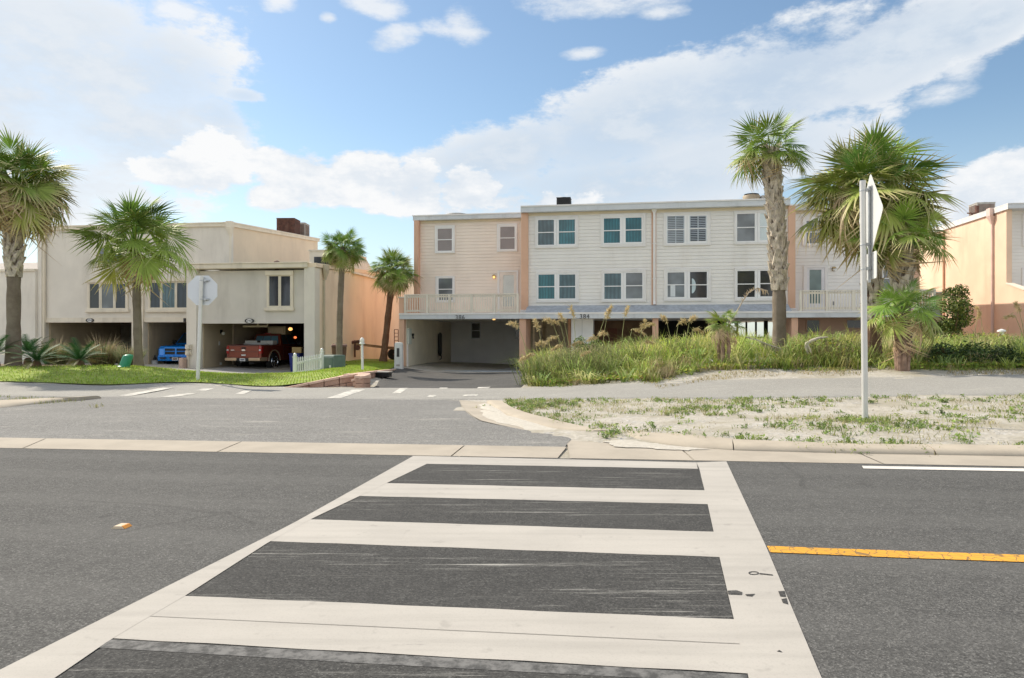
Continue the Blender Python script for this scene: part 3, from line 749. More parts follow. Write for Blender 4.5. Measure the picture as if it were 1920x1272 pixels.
def railing(u0, u1):
    zt = A.z(860, 551.5, FB); z0 = A.z(860, 588, FB)
    mb = MB(); b0 = FB-.02
    mb.box(u0, u1, b0-.02, b0+.12, zt-.04, zt)
    mb.box(u0, u1, b0+.03, b0+.07, zt-.16, zt-.07); mb.box(u0, u1, b0+.03, b0+.07, z0+.10, z0+.19)
    n = int((u1-u0)/.125)
    for i in range(n+1):
        x = u0+.06+(u1-u0-.12)*i/n
        mb.box(x-.021, x+.021, b0-.005, b0+.028, z0+.06, zt-.045)
    k = 6
    for i in range(k):
        x = u0+.05+(u1-u0-.1)*i/(k-1)
        mb.box(x-.05, x+.05, b0-.03, b0+.115, z0-.05, zt-.042)
    mb.build('railing', M_rail, main, bevel=.004, segs=1)
railing(uL1+.02, -.02); railing(u23b+.02, uR0-.02)
# --- windows
def S(o, s): return lambda a, b_, c, d: (o[0]+a*s, o[1]+b_*s, o[0]+c*s, o[1]+d*s)
q = S((720,350), 500/1631); r = S((1180,340), 320/1197); t = S((1330,190), 500/1272)
win = lambda *a, **k: window(A, main, *a, **k)
win(0, q(925,185,1190,375), [q(943,207,1040,357), q(1070,205,1168,352)], [P_dteal, P_teal])
win(0, q(1325,170,1600,368), [q(1345,197,1443,345), q(1478,193,1575,340)], [P_teal, P_teal])
win(0, q(930,515,1193,708), [q(945,540,1043,687), q(1073,540,1170,685)], [P_teal, P_dteal])
win(0, q(1330,508,1603,705), [q(1348,533,1450,688), q(1480,530,1580,685)], [P_dteal, P_grey])
wsh = win(0, r(240,228,570,450), [r(265,248,385,433), r(423,247,540,420)], [P_grey, P_navy], label='upper window with white plantation shutters')
win(0, r(735,212,1065,440), [r(755,232,878,420), r(915,228,1040,412)], [P_grey, P_pale])
win(0, r(243,612,573,840), [r(268,642,385,813), r(425,638,543,818)], [P_grey, P_dark])
win(0, r(737,607,1065,838), [r(757,632,878,813), r(917,630,1040,808)], [P_dark, P_dark])
win(RB, q(313,240,435,408), [q(330,260,417,393)], [P_mauve]); win(RB, q(693,230,817,398), [q(712,248,800,383)], [P_mauve])
win(RB, q(316,550,435,710), [q(335,563,420,695)], [P_grey]); win(RB, t(443,550,553,690), [t(462,572,540,678)], [P_grey])
win(RB, (1648,495,1690,548), [(1656,503,1682,542)], [P_grey]); win(RB, (1650,412,1692,462), [(1658,420,1684,456)], [P_grey])
# shutters in the shuttered window
mb = MB()
for p in (r(265,248,385,433), r(423,247,540,420)):
    a, zt = A.uz(p[0], p[1], 0); c, z0 = A.uz(p[2], p[3], 0)
    h = (a+c)/2
    mb.box(h-.025, h+.025, -.056, -.0365, z0, zt); mb.box(a, a+.04, -.056, -.0365, z0, zt); mb.box(c-.04, c, -.056, -.0365, z0, zt)
    zz_ = z0+.05
    while zz_ < zt-.04:
        mb.hexa([(a,-.05,zz_),(c,-.05,zz_),(c,-.0365,zz_+.02),(a,-.0365,zz_+.02),(a,-.05,zz_+.012),(c,-.05,zz_+.012),(c,-.0365,zz_+.032),(a,-.0365,zz_+.032)]); zz_ += .085
mb.build('shutter', mat('shutter_grey_blue', (.45,.50,.55), .5), wsh)
# round white object seen in the lower window of the third house and a white chair back
mb = MB(); u0, z0 = A.uz(1297, 536.5, 0)
pts = [(u0+.19*math.cos(a), z0+.36*math.sin(a)) for a in np.linspace(-math.pi/2, math.pi/2, 12)]
mb.prism(pts, -.042, -.0365); mb.build('lamp_shade', mat('pale_shade', (.55,.66,.68), .6), main)
mb = MB(); a, zt = A.uz(1257, 534, 0); c, z0 = A.uz(1266, 556.5, 0); mb.box(a, c, -.042, -.0365, z0, zt); mb.build('chair_back', mat('pale_chair', (.7,.74,.76), .6), main)
# doors
def door(fr, parent, b, tr, dr, lite, mlite, mdoor, label=None, hinge=1):
    u0, z1 = fr.uz(tr[0], tr[1], b); u1, z0 = fr.uz(tr[2], tr[3], b); a, t1 = fr.uz(dr[0], dr[1], b); c, _ = fr.uz(dr[2], dr[3], b)
    z0 = zb
    mb = MB(); mb.box(u0, a, b-.07, b+.02, z0, z1); mb.box(c, u1, b-.07, b+.02, z0, z1); mb.box(a, c, b-.07, b+.02, t1, z1)
    f = mb.build('door', M_trim, parent, bevel=.006)
    if label: f['label'] = label
    la, lt = fr.uz(lite[0], lite[1], b); lc, l0 = fr.uz(lite[2], lite[3], b)
    mb = MB(); y0, y1 = b-.048, b+.02
    mb.box(a, la, y0, y1, z0, t1); mb.box(lc, c, y0, y1, z0, t1); mb.box(la, lc, y0, y1, lt, t1); mb.box(la, lc, y0, y1, z0, l0)
    mb.build('door_leaf', mdoor, f, bevel=.005); MB().box(la-.01, lc+.01, b-.030, b+.015, l0-.01, lt+.01).build('pane', mlite, f)
    hx = a+.07 if hinge else c-.07
    mb = MB(); mb.tube([(hx,b-.048,z0+1.0),(hx,b-.08,z0+1.0)], .02); mb.tube([(hx,b-.075,z0+1.0),(hx+.09*(1 if hinge else -1),b-.08,z0+1.0)], .014); 
    mb.build('door_handle', M_black, f); MB().tube([(hx,b-.0485,z0+1.15),(hx,b-.065,z0+1.15)], .03).build('door_lock', M_black, f)
door(A, main, RB, q(695,515,823,768), q(708,525,812,765), q(730,543,795,733), P_lite, mat('ivory_door', (.76,.68,.60), .5), 'ivory balcony door with one long lite')
door(A, main, RB, t(447,785,563,985), t(465,795,550,985), t(477,805,533,965), P_lite2, mat('white_door', (.74,.74,.76), .5), 'white balcony door with greenish lite', hinge=0)
# porch lamps
def porch(u, b, z, lit):
    mb = MB(); mb.box(u-.06, u+.06, b-.03, b, z-.06, z+.10); mb.hexa([(u-.11,b-.2,z+.06),(u+.11,b-.2,z+.06),(u+.08,b-.02,z+.06),(u-.08,b-.02,z+.06),(u-.05,b-.14,z+.14),(u+.05,b-.14,z+.14),(u+.05,b-.02,z+.14),(u-.05,b-.02,z+.14)])
    o = mb.build('porch_lamp', mat('brass', (.45,.33,.16), .4, metal=.6), main)
    MB().lathe([(.02,z-.06),(.055,z-.02),(.06,z+.03),(.03,z+.058)], u, b-.10, 10).build('bulb', M_warm if lit else M_globe, o, smooth=True)
u0, z0 = A.uz(927, 520.5, RB); porch(u0, RB-.022, z0, True)
u0, z0 = A.uz(1562, 506, RB); porch(u0, RB-.022, z0, False)
u0, z0 = A.uz(924, 601.5, 0); mb = MB().lathe([(.02,zf_bot-.03),(.07,zf_bot-.015),(.08,zf_bot+.035)], u0, 0.3, 12); mb.build('ceiling_lamp', M_warm, main, smooth=True)
# outlet covers on the balcony walls
for pq in ((928,573),(1563,569)):
  u0, z0 = A.uz(*pq, RB); MB().box(u0-.06, u0+.06, RB-.06, RB-.02, z0-.09, z0+.09).build('outlet_cover', mat('grey_plastic', (.3,.3,.3), .5), main)
# house numbers
M_num = mat('number_dark', (.05,.05,.055), .5)
u0, z0 = A.uz(862.6, 595.6, FB-.06); text('386', 'house_number', main, u0, FB-.072, z0, .30, M_num)
u0, z0 = A.uz(1096, 594, FB-.06); text('384', 'house_number', main, u0, FB-.072, z0, .30, M_num)
# downspout between the two middle houses
mb = MB(); funnel_spout(mb, A, u12-.03, -.05, zh-.02, zsk+.03, .12, .36); mb.build('downspout', M_trim, main, bevel=.006)
# --- carport of 386
mb = MB(); mb.box(uL0+.3, .2, FB+.05, BACK-.5, FL-.2, FL); mb.build('carport_floor', M_floor, main)
bb = 8.6; u0 = uL1
mb = MB(); siding(mb, A.u(838, bb), .4, bb, FL, zf_bot+.05, .15); mb.build('carport_back_wall', mat('grey_siding', (.82,.82,.82), .6, .05, .8, dirt=(.6,.6,.6)), main, recalc=False)
mb = MB(); mb.box(A.u(838,bb), .4, bb+.022, bb+.2, FL, zf_bot+.05); mb.build('carport_back_wall', M_creamwall, main)
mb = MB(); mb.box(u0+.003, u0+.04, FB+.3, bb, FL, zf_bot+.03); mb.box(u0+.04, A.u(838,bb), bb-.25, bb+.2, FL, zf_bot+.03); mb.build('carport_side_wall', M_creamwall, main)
mb = MB(); mb.box(A.u(838,bb)-.02, A.u(838,bb)+.05, bb-.04, bb, FL, zf_bot); mb.build('corner_trim', M_trim, main)
for px in ((885,601,900,634), (967,601,980,634)):
    a, zt = A.uz(px[0], px[1], bb); c, z0 = A.uz(px[2], px[3], bb); zt = min(zt, zf_bot-.03)
    mb = MB(); w = .045; mb.box(a-w, a, bb-.05, bb, z0-w, zt+w); mb.box(c, c+w, bb-.05, bb, z0-w, zt+w); mb.box(a, c, bb-.05, bb, zt, zt+w); mb.box(a, c, bb-.05, bb, z0-w, z0); hm = (z0+zt)/2; mb.box(a, c, bb-.045, bb, hm-.02, hm+.02)
    f = mb.build('window', M_fascia, main); MB().box(a, c, bb-.028, bb-.01, z0, zt).build('pane', P_dark, f)
# darker sheet at the back of the floor
MB().box(A.u(825,7), .1, 5.6, 8.3, FL+.004, FL+.02).build('floor_sheet', mat('dark_floor_sheet', (.03,.035,.05), .7), main)
MB().box(uL0+.28, .1, FB+.06, FB+.30, FL+.003, FL+.012).build('floor_edge', mat('floor_edge_paint', (.38,.45,.50), .6), main)
# white conduit and meter panel on the left wall by the entrance
mb = MB(); mb.box(u0+.045, u0+.16, FB+.35, FB+.8, 1.05, 1.85); mb.build('meter_panel', mat('pale_green_box', (.58,.62,.55), .5), main, bevel=.01)
mb = MB(); mb.box(u0+.05, u0+.11, FB+.32, FB+.40, FL, 1.04); mb.build('conduit', M_trim, main)
mb = MB(); mb.tube([(u0+.05, FB+1.1, 1.55), (u0+.18, FB+1.1, 1.55)], .06); mb.tube([(u0+.12, FB+1.1, 1.50), (u0+.15, FB+1.1, 1.34)], .04); mb.build('light_fixture', M_black, main)
mb = MB(); mb.box(uL0-.16, uL0-.005, FB-.02, FB+.25, .78, .97); mb.box(uL0-.12, uL0-.04, FB+.05, FB+.18, FL, .78); mb.build('gas_meter', M_acgrey, main, bevel=.015)
# --- ground floor of 384 and 382
mb = MB(); mb.box(.30, u23a, FB+.1, 9, FL-.15, FL); mb.build('carport_floor', M_floor, main)
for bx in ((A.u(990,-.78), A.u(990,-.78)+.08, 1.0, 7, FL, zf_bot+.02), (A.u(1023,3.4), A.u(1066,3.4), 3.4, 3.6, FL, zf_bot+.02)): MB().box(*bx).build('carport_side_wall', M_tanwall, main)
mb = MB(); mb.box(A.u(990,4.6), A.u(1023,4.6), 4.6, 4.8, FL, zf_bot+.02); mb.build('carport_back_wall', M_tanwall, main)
mb = MB(); mb.box(A.u(1065.5,.5), A.u(1070.5,.5), .4, 1.5, FL, zf_bot+.02); mb.build('post', mat('cedar', (.38,.20,.11), .8, .2), main)
a, c = A.u(1071, .4), A.u(1112, .4)
mb = MB(); mb.box(a, c, .4, 1.5, FL, zf_bot+.01); mb.build('closet', mat('white_panel', (.88,.89,.90), .5, .03), main)
MB().box((a+c)/2-.012, (a+c)/2+.012, .392, .398, FL, zf_bot-.02).build('closet_seam', M_fascia, main)
mb = MB(); mb.box(A.u(1112,4.5), A.u(1224,4.5), 4.5, 4.7, FL, zf_bot+.02); mb.build('carport_back_wall', M_wood, main)
mb = MB(); a = A.u(1140,4.45); mb.box(a, a+.5, 4.40, 4.497, .4, 1.9); mb.build('cabinet', mat('red_brown_wood', (.17,.06,.035), .7, .2), main)
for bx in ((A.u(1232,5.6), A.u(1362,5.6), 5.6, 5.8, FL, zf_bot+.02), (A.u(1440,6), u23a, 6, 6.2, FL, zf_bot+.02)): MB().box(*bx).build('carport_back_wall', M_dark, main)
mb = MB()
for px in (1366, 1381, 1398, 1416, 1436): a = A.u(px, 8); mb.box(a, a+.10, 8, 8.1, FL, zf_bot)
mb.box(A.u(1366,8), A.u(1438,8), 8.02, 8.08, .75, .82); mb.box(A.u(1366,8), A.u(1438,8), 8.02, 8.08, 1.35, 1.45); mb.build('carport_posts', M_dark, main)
mb = MB()
for px in (1372, 1386, 1405, 1425): a = A.u(px, 9.5); mb.box(a, a+.3, 9.5, 9.54, FL, .9)
mb.build('back_screen', mat('grey_white_board', (.30,.33,.33), .7), main)
mb = MB(); mb.box(A.u(1218,-.4), A.u(1221.5,-.4), -.3, -.2, FL, .85); mb.box(A.u(1233.5,-.4), A.u(1237,-.4), -.3, -.2, FL, .85); mb.build('gate_post', M_fascia, main)
mb = MB(); c_, z0 = A.uz(1210, 605, 4.4); mb.tube([(c_, 4.35, z0), (c_, 4.497, z0)], .16, 16); mb.build('wall_fan', M_black, main)
# --- closed ground floor of 380
lo = mat('brown_stucco', (.40,.27,.21), .9, .08, 1, 60, .3, .006)
mb = MB(); mb.box(u23b-.02, uR0, .55, .8, FL, zf_bot+.045); mb.build('lower_wall', lo, main)
for p in ((1513,601,1536,622), (1588,601,1614,615), (1700,602,1716,622)):
    a, zt = A.uz(p[0], p[1], .55); c, z0 = A.uz(p[2], p[3], .55); w = .04
    mb = MB(); mb.box(a-w, a, .51, .549, z0-w, zt); mb.box(c, c+w, .51, .549, z0-w, zt); mb.box(a, c, .51, .549, z0-w, z0)
    f = mb.build('window', lo, main); MB().box(a, c, .525, .545, z0, zt).build('pane', P_dark, f)
# ================================================================== beige row on the left
B = Frame(590, 34.0, 7.5)
left = B.root('beige_townhouse', 'beige stucco townhouse row with open garages and a long peach side wall', 'building')
FLb = -.27; SB = 3.0
uw = 0.0                                          # right face of the row
fl0, fl1 = B.u(349.5, 0), B.u(368, 0); fr0 = B.u(570, 0)
zp = B.z(500, 494.5, 0); zlin = B.z(500, 606.8, .25); zlb = B.z(500, 595, .25)
mb = MB(); mb.box(fl1, fr0, .25, .55, zlin, zp-.3); mb.build('wall', M_grey, left)
for bx in ((fl0, fl1, 0, 3.2, FLb-.3, zp-.2), (fr0, uw, 0, .6, FLb-.3, zp-.2)): MB().box(*bx).build('fin_wall', M_beige, left, bevel=.01)
# side wall whose top rises towards the back
zbk = zp+.62
mb = MB(); mb.prism([(.6, FLb-.3), (18, FLb-.3), (18, zbk), (.6, zp-.2)], uw-.3, uw, 'x'); mb.build('side_wall', M_peach2, left)
mb = MB(); mb.prism([(.0, zp-.2), (18, zbk+.0), (18, zbk+.20), (.0, zp)], uw-.32, uw+.07, 'x'); mb.build('side_coping', M_peach2, left, bevel=.01)
mb = MB(); mb.box(fl0-.1, uw-.33, -.10, .5, zp-.22, zp); mb.build('coping', M_beigetrim, left, bevel=.02)
mb = MB(); mb.box(fl0-.13, uw-.30, -.14, .45, zp+.001, zp+.05); mb.build('drip_edge', M_beigetrim, left, bevel=.01)
mb = MB(); mb.box(fl1, fr0, .20, .249, zlin, zlb); mb.box(fl1, fr0, .18, .199, zlin, zlin+.03); mb.build('lintel_band', M_grey, left, bevel=.006)
mb = MB(); mb.hexa([(fl0,.5,zp-.06),(uw-.33,.5,zp-.06),(uw-.33,14,zp+.3),(fl0,14,zp+.3),(fl0,.5,zp-.03),(uw-.33,.5,zp-.03),(uw-.33,14,zp+.33),(fl0,14,zp+.33)]); mb.build('low_roof', M_roof, left)
# setback upper block and the 392/394 fronts
uS1 = B.u(432, SB); uS0 = B.u(84, SB)
zr = B.z(260, 421.5, SB); zr_bk = zr+.72
zl4 = B.z(170, 605, SB); zb4 = B.z(170, 596, SB)
pm0, pm1 = B.u(246.5, SB-.12), B.u(268, SB-.12)
mb = MB(); mb.box(uS0, uS1, SB, SB+.3, zl4, zr-.14); mb.build('wall', M_beige, left)
mb = MB(); mb.prism([(SB+.3, FLb), (14.5, FLb), (14.5, zr_bk-.14), (SB+.3, zr-.14)], uS1-.3, uS1, 'x'); mb.build('upper_side_wall', mat('warm_beige_stucco', (.78,.66,.50), .9, .05, .6, 80, .5, .008, dirt=(.45,.36,.27), dscale=.7, damt=.3), left)
mb = MB(); mb.prism([(SB-.12, zr-.22), (14.6, zr_bk-.2), (14.6, zr_bk), (SB-.12, zr)], uS1-.34, uS1+.10, 'x'); mb.prism([(SB-.14, zr-.05), (14.62, zr_bk-.05), (14.62, zr_bk+.03), (SB-.14, zr+.03)], uS1-.36, uS1+.13, 'x'); mb.build('side_coping', M_beigetrim, left, bevel=.01)
mb = MB(); mb.box(uS0-.35, uS1-.35, SB-.10, SB+.3, zr-.2, zr-.01); mb.box(uS0-.35, uS1-.37, SB-.13, SB+.3, zr-.05, zr+.025); mb.build('coping', M_beigetrim, left, bevel=.015)
mb = MB(); mb.hexa([(uS0,SB+.3,zr-.12),(uS1-.3,SB+.3,zr-.12),(uS1-.3,14.5,zr_bk-.12),(uS0,14.5,zr_bk-.12),(uS0,SB+.3,zr-.05),(uS1-.3,SB+.3,zr-.05),(uS1-.3,14.5,zr_bk-.05),(uS0,14.5,zr_bk-.05)]); mb.build('roof', M_roof, left)
mb = MB(); mb.box(pm0, pm1, SB-.12, 11, FLb-.2, zl4); mb.box(pm0, pm1, SB-.12, SB-.001, zl4, B.z(257, 528, SB)); mb.build('fin_wall', M_beigetrim, left, bevel=.01)
mb = MB(); mb.box(uS0, pm0-.002, SB-.05, SB-.001, zl4, zb4); mb.box(pm1+.002, fl0, SB-.05, SB-.001, zl4, zb4); mb.build('lintel_band', M_beigetrim, left, bevel=.006)
# far-left neighbour of the row
uN1 = B.u(66, SB-.4); zN = B.z(40, 509, SB-.5)
mb = MB(); mb.box(uN1-9, uN1, SB-.4, 12, FLb-.2, zN); mb.build('wall', M_beigetrim if False else M_beige, left)
mb = MB(); mb.box(uN1-9, uN1, SB-.48, 12, zN+.001, zN+.14); mb.build('coping', M_beigetrim, left, bevel=.015)
mb = MB(); mb.box(uN1+.001, uS0, SB-.25, 12, FLb-.2, B.z(72,434,SB)); mb.build('fin_wall', M_beige, left, bevel=.01)
mb = MB(); funnel_spout(mb, B, B.u(85.5, SB), SB-.05, zr-.06, B.z(86, 640, SB), .13, .5); mb.build('downspout', M_beigetrim, left, bevel=.01)
ux = uS1; mb = MB(); mb.hexa([(ux-.02,SB-.1,zr-.7),(ux+.07,SB-.1,zr-.7),(ux+.07,SB+.05,zr-.7),(ux-.02,SB+.05,zr-.7),(ux-.16,SB-.2,zr-.3),(ux+.15,SB-.2,zr-.3),(ux+.15,SB+.1,zr-.3),(ux-.16,SB+.1,zr-.3)]); mb.box(ux-.16, ux+.15, SB-.2, SB+.1, zr-.299, zr+.06); mb.box(ux-.02, ux+.06, SB-.09, SB-.005, zp, zr-.69); mb.build('downspout', M_beigetrim, left, bevel=.01)
mb = MB(); by = .95; mb.hexa([(uw+.075,by,zp-.72),(uw+.15,by,zp-.72),(uw+.15,by+.12,zp-.72),(uw+.075,by+.12,zp-.72),(uw+.075,by-.12,zp-.28),(uw+.24,by-.12,zp-.28),(uw+.24,by+.26,zp-.28),(uw+.075,by+.26,zp-.28)]); mb.box(uw+.075, uw+.24, by-.12, by+.26, zp-.279, zp+.01); mb.box(uw+.005, uw+.10, by, by+.1, FLb, zp-.721)
mb.build('downspout', mat('tan_metal', (.50,.44,.33), .5, .08), left, bevel=.008)
# windows of the beige row
def hooded(b, trim, panes, mats, hood, sill, label=None):
    f = window(B, left, b, trim, panes, mats, rail=False, out=.07, sashw=.04, m_trim=M_beigetrim, m_sash=mat('cream_sash', (.74,.68,.55), .5), label=label)
    for nm, p in (('hood', hood), ('sill', sill)):
        if not p: continue
        a, zt = B.uz(p[0], p[1], b); c, z0 = B.uz(p[2], p[3], b); MB().box(a, c, b-.13, b-.001, z0, zt).build(nm, M_beigetrim, f, bevel=.015)
hooded(.25, (501,516.5,550.5,577), [(505.7,518.5,522.7,573.8), (527.8,518.5,544.8,573.8)], [P_navy, P_navy], (499,508.7,551.5,516.3), (497,577.3,552.5,583))
hooded(SB, (165,530.3,241,580.5), [(169.7,533,186.8,578), (192,533,213.4,578), (218,533,236,578)], [P_dark, P_grey, P_navy], (164,524.5,242,530), (162.5,580.8,243.5,586))
hooded(SB, (279,528.3,363,580), [(283,531,301,577), (305.5,531,328.5,577), (333,531,356,577)], [P_navy, P_dteal, P_navy], (278,522,365,528), (275.5,580.3,366,585.6))
hooded(SB, (184,462,232,495), [(188,465,205,492), (210,465,228,492)], [P_grey, P_dteal], None, (181,495.3,235,499))
# oval house number plaques
def plaque(px, py, b, s):
    u0, z0 = B.uz(px, py, b); w = .24
    pts = [(u0+w*math.cos(a), z0+.115*math.sin(a)) for a in np.linspace(0, 2*math.pi, 24, endpoint=False)]
    o = MB().prism(pts, b-.03, b-.002).build('number_plaque', mat('plaque_black', (.03,.03,.03), .4), left)
    pts = [(u0+w*.62*math.cos(a), z0+.095*math.sin(a)) for a in np.linspace(0, 2*math.pi, 20, endpoint=False)]
    MB().prism(pts, b-.036, b-.031).build('number_field', M_metalw, o)
    text(s, 'house_number', o, u0, b-.038, z0-.003, .15, M_num)
plaque(468, 602, .18, '390'); plaque(169, 601, SB-.05, '394')
mb = MB(); u0, z0 = B.uz(345.8, 600.5, SB-.05); mb.box(u0-.05, u0+.1, SB-.08, SB-.052, z0-.1, z0+.1); mb.build('number_plaque', M_black, left, bevel=.02)
# interiors
M_gdark = mat('garage_shade', (.03,.027,.024), .9, .2, 2)  # shade inside the garages is put into this near-black colour
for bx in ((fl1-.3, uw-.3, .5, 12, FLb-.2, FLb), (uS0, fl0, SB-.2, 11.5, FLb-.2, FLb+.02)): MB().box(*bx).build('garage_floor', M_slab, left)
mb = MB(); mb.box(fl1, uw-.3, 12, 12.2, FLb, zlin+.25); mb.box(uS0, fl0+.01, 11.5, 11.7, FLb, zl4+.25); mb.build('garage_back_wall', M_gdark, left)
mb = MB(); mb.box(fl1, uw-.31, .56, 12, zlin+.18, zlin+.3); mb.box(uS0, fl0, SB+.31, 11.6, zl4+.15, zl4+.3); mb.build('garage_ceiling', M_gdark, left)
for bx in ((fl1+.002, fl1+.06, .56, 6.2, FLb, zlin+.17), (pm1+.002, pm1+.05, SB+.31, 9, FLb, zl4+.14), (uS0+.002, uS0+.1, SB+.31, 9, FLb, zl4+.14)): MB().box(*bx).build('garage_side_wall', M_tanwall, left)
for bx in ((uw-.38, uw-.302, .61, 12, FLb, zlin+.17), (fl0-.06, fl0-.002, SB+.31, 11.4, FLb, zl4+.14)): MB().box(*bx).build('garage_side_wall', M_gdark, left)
# pipe, air handler and lamps in garage 390
mb = MB(); a = B.u(456, 2.2); zc = zlin-.10; mb.tube([(a,2.2,zc),(B.u(502,2.2),2.2,zc),(B.u(502,2.2),2.2,zlin+.16)], .06); mb.tube([(B.u(484,2.2),2.2,zc),(B.u(484,2.2),2.2,zlin+.16)], .06); mb.build('pipe', mat('cream_pvc', (.62,.55,.36), .5), left, smooth=True)
a, zt = B.uz(502.5, 612.5, 3.5); c, z0 = B.uz(535, 627.5, 3.5)
o = MB().box(a, c, 3.5, 4.3, z0, zt).build('air_handler', mat('tan_metal_box', (.42,.36,.24), .6), left, bevel=.01); MB().box(a+.09, c-.09, 3.47, 3.499, z0+.06, zt-.06).build('louvre_panel', M_tanwall, o)
u0, z0 = B.uz(544.5, 617, 3.0); MB().lathe([(.04,z0-.09),(.10,z0-.05),(.11,z0),(.06,z0+.07)], u0, 3.0, 12).build('ceiling_lamp', M_warm, left, smooth=True)
u0, z0 = B.uz(553.5, 633, 6.0); MB().lathe([(.03,z0-.07),(.08,z0-.03),(.08,z0+.02),(.04,z0+.06)], u0, 6.0, 12).build('wall_lamp', lamp_mat('red_bulb', (1,.22,.07), .9), left, smooth=True)
def jar_lamp(px, py, b, u):
    b = B.b(px, u); z0 = HC-(py-HY)/F*B.Y(u, b)
    o = MB().box(u, u+.05, b-.09, b+.09, z0-.02, z0+.17).build('wall_lamp', M_black, left)
    MB().lathe([(.03,z0-.10),(.085,z0-.06),(.085,z0+.03),(.04,z0+.06)], u+.13, b, 12).build('globe', M_globe, o, smooth=True)
jar_lamp(414, 625, 0, fl1+.06)
mb = MB(); u0 = fl1+.06; b0 = B.b(411, u0); mb.box(u0, u0+.02, b0-.06, b0+.06, 1.0, 1.2); b0 = B.b(413, u0); mb.box(u0, u0+.05, b0-.06, b0+.06, 0, .12); mb.build('outlet_cover', M_metalw, left)
# bulkhead and small things on the low roof
bq = 5.0; a, zt = B.uz(580, 471, bq); c, z0 = B.uz(640, 500, bq)
mb = MB(); mb.box(a, c, bq, bq+4, zp-.05, zt); mb.hexa([(c,bq,zp-.05),(B.u(664,bq),bq,zp-.05),(B.u(664,bq),bq+4,zp-.05),(c,bq+4,zp-.05),(c,bq,zt),(c+.02,bq,zt),(c+.02,bq+4,zt),(c,bq+4,zt)]); o = mb.build('bulkhead', M_beigetrim, left, bevel=.01)
a2, zt2 = B.uz(589, 482, bq); MB().box(a2, c-.05, bq-.02, bq-.001, zp+.0, zt2).build('pane', P_navy, o)
mb = MB(); mb.box(a-.05, c+.05, bq-.06, bq+4, zt+.001, zt+.06); mb.build('cap', M_beigetrim, o)
u0 = B.u(519, 2.5); MB().lathe([(.10,zp-.05),(.10,zp+.22),(.15,zp+.24),(.15,zp+.36),(.05,zp+.42)], u0, 2.5, 12).build('roof_vent', M_rust, left, smooth=True)
a, c = B.u(558, 3.5), B.u(577, 3.5); MB().hexa([(a,3.2,zp+.05),(c,3.2,zp+.05),(c,4.6,zp+.12),(a,4.6,zp+.12),(a,3.2,zp+.16),(c,3.2,zp+.22),(c,4.6,zp+.3),(a,4.6,zp+.24)]).build('skylight', M_black, left, bevel=.02)
# meter boxes and stub wall at the fin
mb = MB(); u0 = fl0+.02
for z0 in (.62, .9): mb.tube([(u0+.14,-.16,z0-.06),(u0+.14,-.16,z0+.14)], .11, 12); mb.box(u0, u0+.28, -.12, 0, z0-.08, z0+.16)
mb.box(u0+.1, u0+.16, -.10, -.02, -.1, .54); mb.build('electric_meter', M_beigetrim, left, bevel=.01)
mb = MB(); mb.box(fl0-.16, fl0+.06, -.40, -.05, -.25, .42); mb.build('stub_wall', mat('pink_block', (.56,.40,.32), .9, .1, 2, 40, .4, .01), left, bevel=.03)

# ================================================================== salmon building on the right
Rr = Frame(1887, 35.6, 8.0)
right = Rr.root('salmon_townhouse', 'salmon stucco townhouse with a sunlit side wall and low sloping wing wall', 'building')
zt = Rr.z(1887, 385, 0); zl0 = Rr.z(1887, 533, 0)
mb = MB(); mb.prism([(0, -.3), (11, -.3), (11, zt-.22), (0, zt-.22), (0, zl0), (-1.5, zl0-.40), (-2.9, zl0-.52), (-2.9, -.3)], 0, .26, 'x'); mb.build('end_wall', M_salmon, right, bevel=.012)
mb = MB(); mb.prism([(-.0, zl0+.001), (-1.5, zl0-.399), (-2.95, zl0-.519), (-2.95, zl0-.45), (-1.5, zl0-.33), (0, zl0+.07)], -.03, .29, 'x'); mb.build('coping', mat('cream_coping', (.78,.68,.56), .8, .04), right)
mb = MB(); mb.box(-.06, 9, -.3, 11, zt-.22, zt); o = mb.build('roof', M_fascia, right, bevel=.01)
mb = MB(); mb.box(-.09, 9, -.33, 11, zt+.001, zt+.05); mb.build('drip_edge', M_metalw, o, bevel=.006)
mb = MB(); mb.box(-.085, -.062, -.3, 11, zt-.24, zt-.001); mb.build('side_fascia', M_metalw, o)
mb = MB(); siding(mb, .26, 9, .45, -.2, zt-.22); mb.build('siding', M_siding, right, recalc=False)
mb = MB(); mb.box(.261, 9, .475, 10.9, -.3, zt-.222); mb.build('wall', M_siding, right)
window(Rr, right, .45, (1916,402,1960,462), [(1921,408,1955,456)], [P_grey]); window(Rr, right, .45, (1915,502,1960,545), [(1920,508,1955,545)], [P_grey])
b0 = Rr.b(1863, 0); mb = MB(); mb.hexa([(-.11,b0-.05,zt-.75),(-.01,b0-.05,zt-.75),(-.01,b0+.07,zt-.75),(-.11,b0+.07,zt-.75),(-.26,b0-.18,zt-.35),(-.01,b0-.18,zt-.35),(-.01,b0+.2,zt-.35),(-.26,b0+.2,zt-.35)]); mb.box(-.26, -.095, b0-.18, b0+.2, zt-.349, zt+.06); mb.box(-.11, -.012, b0-.05, b0+.05, -.2, zt-.751)
mb.build('downspout', mat('pink_grey_metal', (.68,.52,.46), .5), right, bevel=.008)
b0 = Rr.b(1771, 0); mb = MB(); mb.box(-.10, -.01, b0-.05, b0+.05, -.2, zt-.3); mb.build('downspout', mat('peach_metal', (.62,.38,.25), .5), right)
